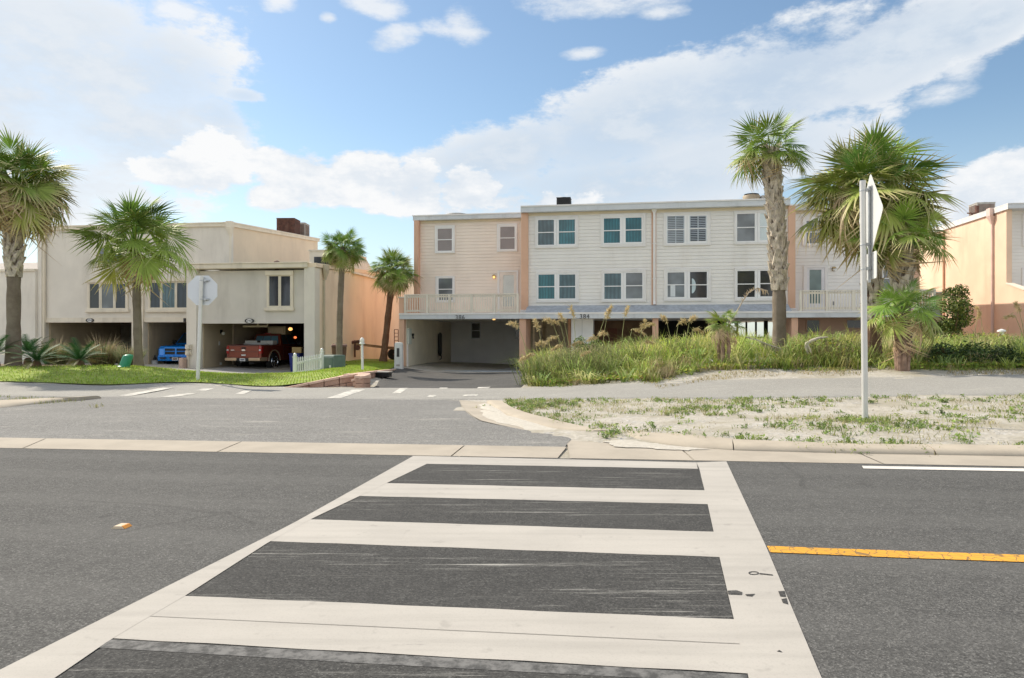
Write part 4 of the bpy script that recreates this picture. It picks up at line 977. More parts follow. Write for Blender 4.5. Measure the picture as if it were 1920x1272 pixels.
# ------------------------------------------------------------------ rooftop units
def on(fr, px, b, z=0):
    u = fr.u(px, b); return fr.w(u, b, z)
def louvre_box(name, loc, rot, sx, sy, sz, mside, mpanel, label, cat, group=None, feet=.08):
    e = empty(name, loc, rot, label, cat, group)
    MB().box(-sx/2, sx/2, -sy/2, sy/2, feet+.03, sz).build('casing', mside, e, bevel=.015)
    mb = MB()
    for fx in (-1, 1):
        for z in np.arange(feet+.1, sz-.08, .06): mb.box(fx*sx/2, fx*(sx/2+.018), -sy/2+.06, sy/2-.06, z, z+.025)
    for z in np.arange(feet+.1, sz-.08, .06): mb.box(-sx/2+.06, sx/2-.06, -sy/2-.018, -sy/2, z, z+.025)
    mb.build('louvre_panel', mpanel, e)
    MB().box(-sx/2-.02, sx/2+.02, -sy/2-.02, sy/2+.02, sz, sz+.035).build('lid', mside, e, bevel=.01)
    MB().lathe([(.0,sz+.036),(min(sx,sy)*.4,sz+.036),(min(sx,sy)*.4,sz+.06),(.05,sz+.075)], 0, 0, 16).build('fan_grille', M_black, e)
    mb = MB(); mb.box(-sx/2, sx/2, -sy/2+.03, -sy/2+.1, 0, feet+.03); mb.box(-sx/2, sx/2, sy/2-.1, sy/2-.03, 0, feet+.03); mb.build('foot', mside, e)
    return e
sx_u = uS1-.95
b1 = B.b(541, sx_u); zroof = lambda b: zr-.05+(zr_bk-zr)*(b-SB)/11.5
louvre_box('air_conditioner', B.w(sx_u, b1, zroof(b1)-.02), -B.t+R(6), 1.15, 1.2, 1.12, M_rust, M_rust, 'tall rusty brown condenser on the beige roof, the larger of the pair', 'air conditioner', 'rusty condensers on the beige roof')
b2 = B.b(563, sx_u)
louvre_box('air_conditioner', B.w(sx_u, b2, zroof(b2)-.03), -B.t+R(8), .95, 1.1, 1.02, M_acgrey, M_rust, 'shorter brown and grey condenser on the beige roof, nearer the palm gap', 'air conditioner', 'rusty condensers on the beige roof')
k = .6; louvre_box('air_conditioner', on(A, 1057.5, .9, zh+.012), -A.t, .68, .68, .52, M_black, M_black, 'black boxy condenser on the roof above house 384', 'air conditioner')
e = empty('roof_turbine', on(A, 857, 3.2, zl), 0, 'low dark round roof ventilator above house 386', 'roof vent')
MB().lathe([(.38,0),(.38,.10),(.62,.14),(.66,.2),(.6,.26),(.1,.34)], 0, 0, 20).build('hood', mat('dark_zinc', (.09,.10,.09), .5, .2, 5, metal=.4), e, smooth=True)
MB().lathe([(.70,.19),(.72,.2),(.70,.22)], 0, 0, 20).build('rim', M_acgrey, e)
e = empty('air_conditioner', on(A, 1409, 1.6, zh+.012), -A.t, 'round tan condenser on the roof beside the tall palm', 'air conditioner')
MB().lathe([(.40,.03),(.42,.06),(.42,.50),(.40,.53),(.25,.57),(.05,.58)], 0, 0, 24).build('casing', mat('tan_steel', (.36,.29,.20), .6, .1, 4, dirt=(.2,.13,.08), damt=.4), e, smooth=True)
MB().box(.44, .78, -.25, .25, 0, .50).build('service_box', M_acgrey, e, bevel=.015)
MB().lathe([(.36,.585),(.36,.60),(.03,.62)], 0, 0, 20).build('fan_grille', M_black, e)
uq = 1.3; bq2 = Rr.b(1841, uq)
louvre_box('air_conditioner', Rr.w(uq, bq2, zt+.0), -Rr.t, .95, .95, .95, M_acgrey, M_rust, 'rusty grey condenser on the salmon building roof', 'air conditioner')
e = empty('vent_pipe', Rr.w(.5, Rr.b(1823, .5), zt), 0, 'thin dark vent pipe on the salmon building roof', 'vent pipe')
mb = MB(); mb.tube([(0,0,0),(0,0,.35)], .05); mb.tube([(-.28,0,.36),(.28,0,.36)], .035); mb.build('pipe', M_rust, e)
MB().box(.18, .34, -.07, .07, .36, .78).build('cap', M_rust, e, bevel=.01)

# ------------------------------------------------------------------ signs
Pw = OnG(378, 20.6)
e = empty('stop_sign', Pw, 0, 'back of an octagonal sign on a white post in the lawn', 'road sign')
H = HC-(518-HY)/F*20.6-Pw.z
tilt = -.12
MB().tube([(-.12,0,-.2),(.0,0,H)], .052, 14).build('post', mat('white_post', (.70,.70,.66), .35, .04, 3, 0, dirt=(.5,.48,.42), dscale=2, damt=.3), e, smooth=True)
Pz = HC-(544.5-HY)/F*20.6-Pw.z; rr = .46
poly = [(-.012+rr*math.cos(R(22.5+45*i)), Pz+rr*math.sin(R(22.5+45*i))) for i in range(8)]
pl = MB().prism(poly, .085, .093).build('plate', mat('sign_back', (.70,.73,.76), .42, .03, 2, metal=.3), e)
poly2 = [((x+.012)*.97-.012, (z-Pz)*.97+Pz) for x, z in poly]; MB().prism(poly2, .0935, .0955).build('sign_face', mat('sign_red', (.5,.02,.02), .5), pl)
mb = MB()
for dz in (.28, -.26):
    mb.lathe([(.058,Pz+dz-.012),(.058,Pz+dz+.012)], 0, 0, 14); mb.box(.03, .12, .0, .083, Pz+dz-.03, Pz+dz+.03); mb.tube([(.10,.03,Pz+dz),(.19,.04,Pz+dz)], .03)
mb.build('bracket', M_galv, e)

Pw = G(1622, 781, .16); Pw.z = zz(Pw.x, Pw.y)-.03; Yp = Pw.y
e = empty('warning_sign', Pw, 0, 'tall white post with the edge-on backs of a diamond sign and a small plate', 'road sign')
H = HC-(340-HY)/F*Yp-Pw.z; lean = (1617.5-1622)/F*Yp
mp = mat('white_post_near', (.66,.655,.63), .33, .04, 2.5, 0, dirt=(.45,.43,.4), dscale=1.2, damt=.35, metal=.15)
def along(z): return lean*z/H
mb = MB().tube([(along(-.3),0,-.3),(along(H*.5),0,H*.5),(along(H),0,H)], .046, 20); mb.build('post', mp, e, smooth=True)
MB().tube([(lean,0,H),(lean,0,H+.008)], .047, 20).build('post_cap', M_galv, e)
th = R(-101.5)    # the plates nearly face along the road
du, nv_ = Vector((math.cos(th), math.sin(th), 0)), Vector((-math.sin(th), math.cos(th), 0))
def plate(poly, zc, x0, name, mface):
    c = Vector((along(zc)+x0, .02, zc)); vs = []; n = len(poly)
    for d in (0, .006):
        for a, z in poly: vs.append(c + du*a + Vector((0,0,z)) + nv_*d)
    fs = [tuple(range(n)), tuple(range(2*n-1, n-1, -1))]+[(i, i+n, (i+1) % n+n, (i+1) % n) for i in range(n)]
    o = MB().add(vs, fs).build(name, mat('sign_back_near', (.66,.67,.655), .45, .03, 2, 0, dirt=(.5,.5,.48), damt=.25), e, bevel=.002)
    vs = [c + du*a*.985 + Vector((0,0,z*.985)) + nv_*.0075 for a, z in poly]+[c + du*a*.985 + Vector((0,0,z*.985)) + nv_*.0095 for a, z in poly]
    MB().add(vs, fs).build('sign_face', mface, o); return o
def rounded(w, h, r, n=5):
    out = []
    for cx, cz, a0 in ((w-r,h-r,0),(-w+r,h-r,90),(-w+r,-h+r,180),(w-r,-h+r,270)):
        for i in range(n): a = R(a0+90*i/(n-1)); out.append((cx+r*math.cos(a), cz+r*math.sin(a)))
    return out
hd = .65
dia = []
for k in range(4):
    a = R(90*k+90); tx, tz = hd*math.cos(a), hd*math.sin(a)
    for s in (-1, 0, 1):
        b_ = a+R(90)*0; dia.append((tx*(1-.035*(1 if s else .55)) - s*.022*math.sin(a)*-1*0 + (-math.sin(a))*s*.035, tz*(1-.035*(1 if s else .55)) + math.cos(a)*s*.035))
zc = HC-(403-HY)/F*Yp-Pw.z
plate(dia, zc, .125, 'plate', mat('sign_yellow', (.8,.55,.02), .5))
zc2 = HC-(499-HY)/F*Yp-Pw.z
plate(rounded(.30, .21, .04), zc2, .125, 'plate', mat('sign_white', (.8,.8,.8), .5))
mb = MB(); mb.box(.086+along(3.0), .112+along(3.0), -.02, .03, zc2-.26, zc+.45); mb.build('rail', M_galv, e, bevel=.003)
mb = MB()
for py in (358, 460, 505.5):
    z = HC-(py-HY)/F*Yp-Pw.z; x = along(z)
    mb.lathe([(.0505,z-.010),(.0505,z+.010)], x, 0, 18); mb.box(x+.04, x+.125, -.03, .03, z-.012, z+.035); mb.tube([(x+.09,-.05,z+.01),(x+.09,.03,z+.01)], .014)
mb.build('bracket', M_galv, e, bevel=.002)

# ------------------------------------------------------------------ fence, bin, transformer, lamp post, utility things
def ground_at(px, Y): p = OnG(px, Y); return p
a = OnG(553, 25.8); c = OnG(603.5, 28.0)
d = (c-a); Lf = math.hypot(d.x, d.y); e = empty('picket_fence', a, math.atan2(d.y, d.x), 'short piece of white picket fence with two posts', 'fence')
dz = c.z-a.z; M_pick = mat('white_vinyl', (.78,.79,.78), .4, .03, 3)
za0 = HC-(662-HY)/F*25.8-a.z; zb0 = HC-(653-HY)/F*28-a.z
def fence_post(x, z0, z1):
    mb = MB(); mb.box(x-.055, x+.055, -.055, .055, z0-.15, z1-.16); mb.box(x-.07, x+.07, -.07, .07, z1-.16, z1-.13); mb.lathe([(.045,z1-.13),(.065,z1-.08),(.05,z1-.03),(.01,z1)], x, 0, 10); mb.build('post', M_pick, e, bevel=.004)
fence_post(0, 0, za0); fence_post(Lf, dz, zb0)
mb = MB(); hl = za0*.68; hr = (zb0-dz)*.76
for t0, h in ((.14, .10), (.72, .10)):
    z1, z2 = hl*t0, dz+hr*t0
    mb.hexa([(.05,-.02,z1),(Lf-.05,-.02,z2),(Lf-.05,.02,z2),(.05,.02,z1),(.05,-.02,z1+.08),(Lf-.05,-.02,z2+.08),(Lf-.05,.02,z2+.08),(.05,.02,z1+.08)])
mb.build('rail', M_pick, e)
mb = MB(); n = 15
for i in range(n):
    t = (i+.7)/(n+.4); x = Lf*t; z0 = dz*t+.03; z1 = (hl+.10)*(1-t)+(dz+hr+.02)*t
    mb.prism([(x-.028,z0),(x+.028,z0),(x+.028,z1-.05),(x,z1),(x-.028,z1-.05)], -.042, -.022)
mb.build('pickets', M_pick, e)

p = OnG(623, 28.6); p.z += .09; e = empty('transformer_box', p, R(-24), 'low grey-green transformer cabinet on the lawn beside the picket fence', 'utility cabinet')
gm = mat('transformer_green', (.13,.19,.17), .5, .08, 3, 0, dirt=(.2,.2,.15), damt=.3)
MB().prism([(-.38,0),(.38,0),(.38,.50),(.34,.56),(-.34,.56),(-.38,.48)], -.36, .36, 'x').build('cabinet', gm, e, bevel=.02)
MB().box(-.40, .40, -.44, .42, -.2, .03).build('base', M_slab, e, bevel=.01)
mb = MB(); mb.box(-.30, .30, -.392, -.382, .08, .46); mb.build('door', gm, e, bevel=.004)
mb = MB(); mb.box(-.34, -.22, -.396, -.384, .34, .47); mb.box(.16, .24, -.396, -.384, .07, .17); mb.build('notice_plate', M_metalw, e)

p = OnG(636, 31.5); p.z += .03; e = empty('rubbish_bin', p, R(12), 'tall brown wheeled bin standing behind the palm trunk', 'bin')
bm_ = mat('brown_plastic', (.16,.085,.06), .5, .1, 3)
MB().hexa([(-.24,-.26,.06),(.24,-.26,.06),(.24,.24,.06),(-.24,.24,.06),(-.32,-.36,1.0),(.32,-.36,1.0),(.32,.34,1.0),(-.32,.34,1.0)]).build('body', bm_, e, bevel=.03)
MB().hexa([(-.35,-.40,1.0),(.35,-.40,1.0),(.35,.38,1.0),(-.35,.38,1.0),(-.31,-.35,1.08),(.31,-.35,1.08),(.31,.38,1.11),(-.31,.38,1.11)]).build('lid', bm_, e, bevel=.02)
for s in (-1, 1): MB().tube([(s*.27,.26,.11),(s*.33,.26,.11)], .11, 16).build('wheel', M_black, e)
MB().tube([(-.28,.40,1.02),(.28,.40,1.02)], .018).build('handle', bm_, e)

p = OnG(680, 25.5); e = empty('lamp_post', p, 0, 'slim white garden lamp post on the lawn behind the block wall', 'lamp post')
Hl = HC-(633-HY)/F*25.5-p.z
MB().tube([(0.0,0,-.1),(-.02,0,Hl-.25)], .045, 12).build('post', M_pick, e, smooth=True)
MB().lathe([(.03,Hl-.25),(.10,Hl-.23),(.10,Hl-.20),(.06,Hl-.18)], -.02, 0, 12).build('collar', M_pick, e)
MB().lathe([(.07,Hl-.18),(.085,Hl-.10),(.07,Hl-.05),(.02,Hl)], -.02, 0, 12).build('lamp_head', M_globe, e, smooth=True)

# retaining wall of split-face blocks
def block_wall():
    m, nt, b = new_mat('pink_split_block'); co = coords(nt)
    n1 = noise(nt, co, 2.2, 4); n2 = noise(nt, co, 26, 4, .7)
    br = N(nt, 'ShaderNodeObjectInfo')
    c = mixc(nt, smooth(nt, n1, .3, .7), (.40,.22,.16), (.56,.36,.27)); c = mixc(nt, mathn(nt, 'MULTIPLY', n2, .35), c, (.22,.13,.10))
    lk(nt, c, b.inputs['Base Color']); b.inputs['Roughness'].default_value = .95; bump(nt, b, n2, 1.0, .03)
    cap = mat('pink_cap_block', (.60,.42,.33), .9, .12, 3, 30, .6, .015)
    e = empty('retaining_wall', W(600, 728, 20.5), 0, 'low pink split block retaining wall beside the driveway ramp', 'wall')
    e.location.z = 0
    base = e.location.copy()
    line = []   # (x, y, ztop)
    for px, Y, py in ((523,19.85,728.5),(560,19.9,721.5),(600,19.95,713),(640,20.05,705.5),(662,20.15,702),(674,21.5,699.5),(698,25.5,696.5),(721,29.2,694),(745,33.6,692)):
        w = W(px, py, Y); line.append((w.x-base.x, w.y-base.y, w.z))
    def run(line, nseg, rows, hh=.15, thick=.26):
        mb = MB(); cb = MB()
        pts = np.array(line); d = np.concatenate([[0], np.cumsum(np.hypot(*(pts[1:, :2]-pts[:-1, :2]).T))])
        n = max(1, int(d[-1]/.40)); rs = np.random.default_rng(2)
        for i in range(n):
            s0, s1 = d[-1]*i/n, d[-1]*(i+1)/n
            P0 = [np.interp(s0, d, pts[:, k]) for k in range(3)]; P1 = [np.interp(s1, d, pts[:, k]) for k in range(3)]
            dx, dy = P1[0]-P0[0], P1[1]-P0[1]; l = math.hypot(dx, dy); ux_, uy_ = dx/l, dy/l; nx_, ny_ = uy_, -ux_
            zt_ = (P0[2]+P1[2])/2
            for r_ in range(rows):
                z1 = -.07+(-.0)-r_*hh; off = .2 if r_ % 2 else 0
                g = .008; j = rs.uniform(0, .03)
                a0, a1 = g+off*.0, l-g
                def Q(a, o, z, P=P0): return (P[0]+ux_*a+nx_*o, P[1]+uy_*a+ny_*o, z)
                zz0 = [P0[2]+z1-hh+.01, P1[2]+z1-hh+.01]; zz1 = [P0[2]+z1, P1[2]+z1]
                split = [(a0, a1)] if not off else [(a0, l*.5-g/2), (l*.5+g/2, a1)]
                for b0, b1 in split:
                    j = rs.uniform(0, .03)
                    lz = lambda a, zq: zq[0]+(zq[1]-zq[0])*a/l
                    mb.hexa([Q(b0,j,lz(b0,zz0)),Q(b1,j,lz(b1,zz0)),Q(b1,-thick,lz(b1,zz0)),Q(b0,-thick,lz(b0,zz0)),Q(b0,j,lz(b0,zz1)),Q(b1,j,lz(b1,zz1)),Q(b1,-thick,lz(b1,zz1)),Q(b0,-thick,lz(b0,zz1))])
            cb.hexa([Q(g/2,.05,P0[2]-.068),Q(l-g/2,.05,P1[2]-.068),Q(l-g/2,-thick-.02,P1[2]-.068),Q(g/2,-thick-.02,P0[2]-.068),Q(g/2,.05,P0[2]),Q(l-g/2,.05,P1[2]),Q(l-g/2,-thick-.02,P1[2]),Q(g/2,-thick-.02,P0[2])])
        return mb, cb
    mb, cb = run(line, 0, 4); mb.build('wall_block', m, e, bevel=.012); cb.build('cap_block', cap, e, bevel=.012)
    ln = []
    for px, Y, py in ((661,19.92,711.5),(674,19.72,707.5),(684,19.62,704.5),(690.5,19.75,702),(692.5,20.3,700.5),(688,20.9,699.8)):
        w = W(px, py, Y); ln.append((w.x-base.x, w.y-base.y, w.z))
    mb, cb = run(ln, 0, 4); mb.build('wall_return', m, e, bevel=.012); cb.build('cap_block', cap, e, bevel=.012)
block_wall()
# soil inside the planter return is part of the lawn; small dark box on the ramp
p = OnG(717, 26.5); p.z += .02; e = empty('drain_box', p, R(-8), 'small dark box lying on the driveway ramp', 'box')
MB().box(-.30, .30, -.2, .2, 0, .16).build('body', M_black, e, bevel=.02); MB().box(-.33, .33, -.23, .23, .161, .21).build('lid', M_acgrey, e, bevel=.015)
p = OnG(748, 33.4); e = empty('utility_pedestal', p, R(-6), 'white round-topped utility pedestal at the carport entrance', 'utility pedestal')
MB().prism([(-.20,-.1),(.20,-.1),(.17,1.15),(.12,1.22),(-.12,1.22),(-.17,1.15)], -.15, .15).build('body', M_metalw, e, bevel=.03)
mb = MB(); mb.box(-.06, .06, -.165, -.152, .55, .95); mb.build('warning_label', M_num, e); MB().box(-.08, .08, -.16, -.152, .12, .2).build('latch_plate', M_acgrey, e)
# green tilted pedestal in the left lawn
p = OnG(232, 24.0); e = empty('cable_pedestal', p, R(10), 'green plastic cable pedestal leaning in the lawn', 'utility pedestal')
gp = mat('green_plastic', (.03,.26,.15), .4, .06, 3)
o = MB().lathe([(.20,-.08),(.20,.06),(.17,.08)], 0, 0, 18).build('collar', gp, e, smooth=True)
mb = MB(); vs = []
prof = [(.17,.05),(.165,.36),(.15,.42),(.08,.455),(.01,.46)]
mb.lathe(prof, 0, 0, 20); mb.v = [(x+z*.34, y, z) for x, y, z in mb.v]; mb.build('dome', gp, e, smooth=True)
# grey bucket / gas cylinder in garage 392, hose
p = B.w(B.u(290.5, SB+.6), SB+.6, FLb+.02); e = empty('bucket', p, 0, 'grey bucket with a dark bottle beside the blue pickup', 'bucket')
MB().lathe([(.15,0),(.17,.18),(.175,.2),(.17,.22),(.19,.40),(.20,.42),(.16,.42)], 0, 0, 16).build('body', mat('grey_plastic_light', (.42,.44,.46), .45), e, smooth=True)
MB().lathe([(.07,.42),(.07,.55),(.03,.60),(.03,.68)], 0, 0, 10).build('bottle', M_black, e)
# bollard lamp at the far right
p = OnG(1878, 26.0); e = empty('bollard_lamp', p, 0, 'grey bollard lamp standing in the grass below the salmon wall', 'bollard')
Hb = HC-(617-HY)/F*26-p.z
MB().lathe([(.10,0),(.10,Hb-.22)], 0, 0, 14).build('post', M_acgrey, e, smooth=True); MB().lathe([(.07,Hb-.22),(.07,Hb-.1)], 0, 0, 12).build('lens', M_globe, e); MB().lathe([(.15,Hb-.1),(.13,Hb-.05),(.02,Hb)], 0, 0, 14).build('cap', M_metalw, e)
# raised pavement marker on the road
p = G(228, 989); e = empty('road_stud', (p.x, p.y, .001), R(-6), 'orange and white reflective stud on the near asphalt', 'road stud')
MB().hexa([(-.05,-.05,0),(.05,-.05,0),(.05,.05,0),(-.05,.05,0),(-.03,-.045,.018),(.03,-.045,.018),(.03,.045,.018),(-.03,.045,.018)]).build('body', mat('stud_white', (.60,.48,.34), .5), e)
mb = MB(); mb.hexa([(.031,-.04,.001),(.056,-.042,.001),(.056,.042,.001),(.031,.04,.001),(.024,-.04,.0195),(.036,-.04,.0185),(.036,.04,.0185),(.024,.04,.0195)]); mb.build('reflector', mat('stud_amber', (.75,.30,.03), .3), e)
# blue wheelie bin with brown top by the right pier
p = B.w(B.u(557, .9), .9, FLb); e = empty('recycling_bin', p, R(-10), 'blue bin with a cardboard box on it behind the picket fence', 'bin')
MB().hexa([(-.22,-.24,0),(.22,-.24,0),(.22,.24,0),(-.22,.24,0),(-.27,-.3,.85),(.27,-.3,.85),(.27,.3,.85),(-.27,.3,.85)]).build('body', mat('blue_plastic', (.015,.03,.20), .45), e, bevel=.02); MB().box(-.29, .29, -.33, .32, .85, .9).build('lid', mat('blue_plastic_lid', (.015,.03,.16), .45), e, bevel=.02)
o = MB().box(-.22, .22, -.2, .2, 0, .28).build('cardboard_box', mat('cardboard', (.34,.24,.10), .85, .1, 3), None, bevel=.01, loc=p+Vector((.02,0,.915)), rotz=R(5)); tag(o, 'brown cardboard box standing on the blue bin', 'box')

# black wetsuit and hose hanging on the carport wall of 386
b0 = A.b(822, uL1+.05); u0 = uL1+.045
e = empty('hanging_bag', A.w(u0, b0, 0), -A.t, 'long black bag hanging on the cream wall of the open carport', 'bag')
z1 = HC-(624-HY)/F*A.Y(u0, b0); z0 = HC-(668-HY)/F*A.Y(u0, b0)
mb = MB(); n = 14
for i, t_ in enumerate(np.linspace(0, 1, 9)): pass
prof = [(.05,0),(.20,.06),(.24,.3),(.25,.6),(.22,.85),(.10,1.0)]
vs = []; fs = []
for r_, t_ in prof:
    for k in range(14):
        a_ = k*2*math.pi/14; vs.append((.11+.10*math.cos(a_)*min(1, r_*5), r_*math.sin(a_)*1.0*(1+.1*math.sin(3*a_+t_*9)), z1+(z0-z1)*t_))
for i in range(len(prof)-1):
    for k in range(14): fs.append((i*14+k, i*14+(k+1) % 14, (i+1)*14+(k+1) % 14, (i+1)*14+k))
fs += [tuple(range(14)), tuple(range(5*14, 6*14))]
mb.add(vs, fs).build('body', M_black, e, smooth=True)
pts = [(.1, .05+.28*math.sin(a_), z0+.05-.12*(1-math.cos(a_))) for a_ in np.linspace(0, math.pi*1.1, 12)]
MB().tube(pts, .03, 8).build('strap', M_black, e, smooth=True)

# ------------------------------------------------------------------ boat trailer by the peach wall
p = OnG(705, 39.5); e = empty('trailer', p, R(20), 'low wooden-decked boat trailer parked by the peach wall', 'trailer')
M_trl = mat('weathered_timber', (.30,.19,.10), .85, .2, 4, 30, .4, .01, dirt=(.12,.08,.05), damt=.5)
mb = MB(); mb.hexa([(-1.1,-.12,.85),(2.6,-.5,.40),(2.6,-.3,.40),(-1.1,.02,.85),(-1.1,-.12,.98),(2.6,-.5,.56),(2.6,-.3,.56),(-1.1,.02,.98)]); mb.build('tongue', M_trl, e, bevel=.01)
mb = MB(); mb.hexa([(-1.0,.5,.85),(2.6,.7,.42),(2.6,.95,.42),(-1.0,.62,.85),(-1.0,.5,.95),(2.6,.7,.6),(2.6,.95,.6),(-1.0,.62,.95)]); mb.build('bunk', M_trl, e, bevel=.01)
MB().tube([(1.2,-.9,.32),(1.2,1.4,.32)], .04).build('axle', M_rust, e)
for s in (-.95, 1.35): MB().tube([(1.2,s-.1,.32),(1.2,s+.1,.32)], .32, 20).build('wheel', M_black, e, bevel=.03)
mb = MB(); mb.tube([(-1.15,-.05,.2),(-1.15,-.05,1.12)], .05); mb.tube([(-1.35,-.05,1.0),(-.9,-.05,1.05)], .09); mb.tube([(-1.02,-.2,.72),(-1.02,.12,.72)], .14, 14); mb.build('winch', M_rust, e)
p = B.w(B.u(743,11.6), 11.6, zz(*B.w(B.u(743,11.6), 11.6, 0).xy)); e = empty('trellis', p, -B.t, 'narrow rusty lattice frame leaning by the peach wall', 'trellis')
mb = MB()
for x in (-.13, .13): mb.box(x-.02, x+.02, 0, .03, 0, 1.95)
for z in np.arange(.1, 1.95, .23): mb.box(-.13, .13, -.01, .02, z, z+.035)
mb.build('frame', M_rust, e)

# ------------------------------------------------------------------ distant house at the far left
e = empty('distant_house', (-62, 88, 0), R(-10), 'pale distant house with low grey roof beyond the beige row', 'building')
M_far = mat('far_wall', (.6,.6,.58), .9)
MB().box(-6, 7.2, 0, 8, -.3, 9.5).build('wall', M_far, e)
MB().hexa([(-6.6,-.6,9.5),(7.8,-.6,9.5),(7.8,8.6,9.5),(-6.6,8.6,9.5),(-6.2,3.5,10.9),(7.2,3.5,10.9),(7.2,4.5,10.9),(-6.2,4.5,10.9)]).build('roof', mat('far_roof', (.42,.38,.34), .9), e)
for x in (-1.5, 2.5, 5.2): o = MB().box(x-.8, x+.8, -.06, -.001, 7.6, 8.9).build('window', M_trim, e); MB().box(x-.68, x+.68, -.08, -.061, 7.72, 8.78).build('pane', P_grey, o)

# ------------------------------------------------------------------ pickups
def carpaint(name, col, rough=.25):
    m, nt, b = new_mat(name); co = coords(nt); n1 = noise(nt, co, 300, 2)
    c = mixc(nt, mathn(nt, 'MULTIPLY', n1, .3), col, tuple(x*.75 for x in col)); lk(nt, c, b.inputs['Base Color'])
    b.inputs['Roughness'].default_value = rough; b.inputs['Metallic'].default_value = .25; b.inputs['Coat Weight'].default_value = .8; b.inputs['Coat Roughness'].default_value = .05
    return m
M_tyre = mat('tyre_rubber', (.018,.018,.018), .85, .2, 9)
M_chrome = mat('chrome', (.75,.75,.76), .12, .03, 2, metal=1)
M_glass = pane_mat('car_glass', (.03,.055,.075)); M_glass2 = pane_mat('car_glass_rear', (.10,.22,.30))
M_red = mat('tail_lens', (.42,.015,.015), .2, .1, 8, coat=1); M_lens = mat('head_lens', (.65,.68,.7), .15, .05, 8, coat=1)
def arch_poly(c, r, z0, n=9): return [(c+r*math.cos(a), z0+r*math.sin(a)) for a in np.linspace(math.pi, 0, n)]
def pickup(loc, rot, paint, label, style):
    """local: the nose points to +y, tail at y = 0, length 5.6"""
    e = empty('pickup_truck', loc, rot, label, 'pickup truck')
    Wd = .98; wz = .40; wr = .46
    rear_c, front_c = 1.25, 4.72
    prof = [(0,.62)] + [] + [(rear_c-wr-.06, .50)] + arch_poly(rear_c, wr+.06, .50) + [(rear_c+wr+.06, .50), (front_c-wr-.06, .50)] + arch_poly(front_c, wr+.06, .50) + [(front_c+wr+.06,.50), (5.62,.55), (5.68,.70), (5.66,1.02), (5.5,1.16), (4.2,1.24), (4.05,1.26), (2.0,1.26), (1.98,1.32), (0.02,1.32), (0,1.30)]
    prof = [p for i, p in enumerate(prof) if i == 0 or (abs(p[0]-prof[i-1][0])+abs(p[1]-prof[i-1][1])) > .01]
    # body as a loft across x so the flanks bulge
    secs = [(-Wd*.985,.0),(-Wd,.03),(-Wd*.93,.07),(Wd*.93,.07),(Wd,.03),(Wd*.985,.0)]
    n = len(prof); vs = []; fs = []
    cy, cz = 2.8, .9
    for x, infl in secs:
        for y, z in prof:
            zt_ = 1 if z > 1.0 else 0
            vs.append((x, y + (.0 if abs(x) > .95 else (.03 if y > 5.4 else (-.0 if y > .2 else 0))), z + (infl-.03)*zt_*(.6)))
    for s in range(len(secs)-1):
        for i in range(n): fs.append((s*n+i, s*n+(i+1) % n, (s+1)*n+(i+1) % n, (s+1)*n+i))
    fs += [tuple(range(n)), tuple((len(secs)-1)*n+i for i in range(n))]
    MB().add(vs, fs).build('body', paint, e, bevel=.025)
    # cab greenhouse
    g = MB(); b0, b1, t0, t1 = 2.05, 4.05, 2.28, 3.35; zt_ = 1.93; wb, wt = .90, .70
    g.hexa([(-wb,b0,1.27),(wb,b0,1.27),(wb,b1,1.27),(-wb,b1,1.27),(-wt,t0,zt_),(wt,t0,zt_),(wt,t1,zt_),(-wt,t1,zt_)]); cabo = g.build('cab', paint, e, bevel=.05, segs=3)
    def onface(p00, p10, p11, p01, u0, u1, v0, v1, off, name, m, parent=e, n_=1):
        p00, p10, p11, p01 = [Vector(p) for p in (p00, p10, p11, p01)]
        def P(u, v): return (p00*(1-u)+p10*u)*(1-v)+(p01*(1-u)+p11*u)*v
        nn = (p10-p00).cross(p01-p00).normalized()
        q_ = [P(u0,v0), P(u1,v0), P(u1,v1), P(u0,v1)]
        return MB().add([v+nn*.004 for v in q_]+[v+nn*off for v in q_], [(0,1,2,3),(4,7,6,5),(0,4,5,1),(1,5,6,2),(2,6,7,3),(3,7,4,0)]).build(name, m, parent)
    rear = ((-wb,b0,1.27),(wb,b0,1.27),(wt,t0,zt_),(-wt,t0,zt_)); frnt = ((wb,b1,1.27),(-wb,b1,1.27),(-wt,t1,zt_),(wt,t1,zt_))
    for a_, b_ in ((.08,.34),(.36,.64),(.66,.92)): onface(*rear, a_, b_, .18, .80, .012, 'rear_window', M_glass2, cabo)
    onface(*frnt, .06, .94, .10, .90, .012, 'windscreen', M_glass, cabo)
    for s, q_ in ((1, ((wb,b0,1.27),(wb,b1,1.27),(wt,t1,zt_),(wt,t0,zt_))), (-1, ((-wb,b1,1.27),(-wb,b0,1.27),(-wt,t0,zt_),(-wt,t1,zt_)))):
        for a_, b_ in (((.10,.40),(.45,.86)) if s > 0 else ((.14,.55),(.60,.90))): onface(*q_, a_, b_, .12, .88, .012, 'side_window', M_glass, cabo)
        # door seams and handles
        MB().box(s*(Wd+.002), s*(Wd+.012), 2.15, 2.162, .62, 1.24).box(s*(Wd+.002), s*(Wd+.012), 3.1, 3.112, .62, 1.24).box(s*(Wd+.002), s*(Wd+.03), 2.25, 2.45, 1.08, 1.12).build('door_trim', M_black, e)
        m_ = MB(); m_.box(s*(Wd+.0), s*(Wd+.22), 3.62, 3.72, 1.30, 1.50); m_.build('mirror', M_black, e, bevel=.03)
        MB().tube([(s*(Wd-.02),2.0,.42),(s*(Wd+.05),2.05,.40),(s*(Wd+.05),3.9,.40),(s*(Wd-.02),3.95,.42)], .045, 8).build('side_step', M_black, e)
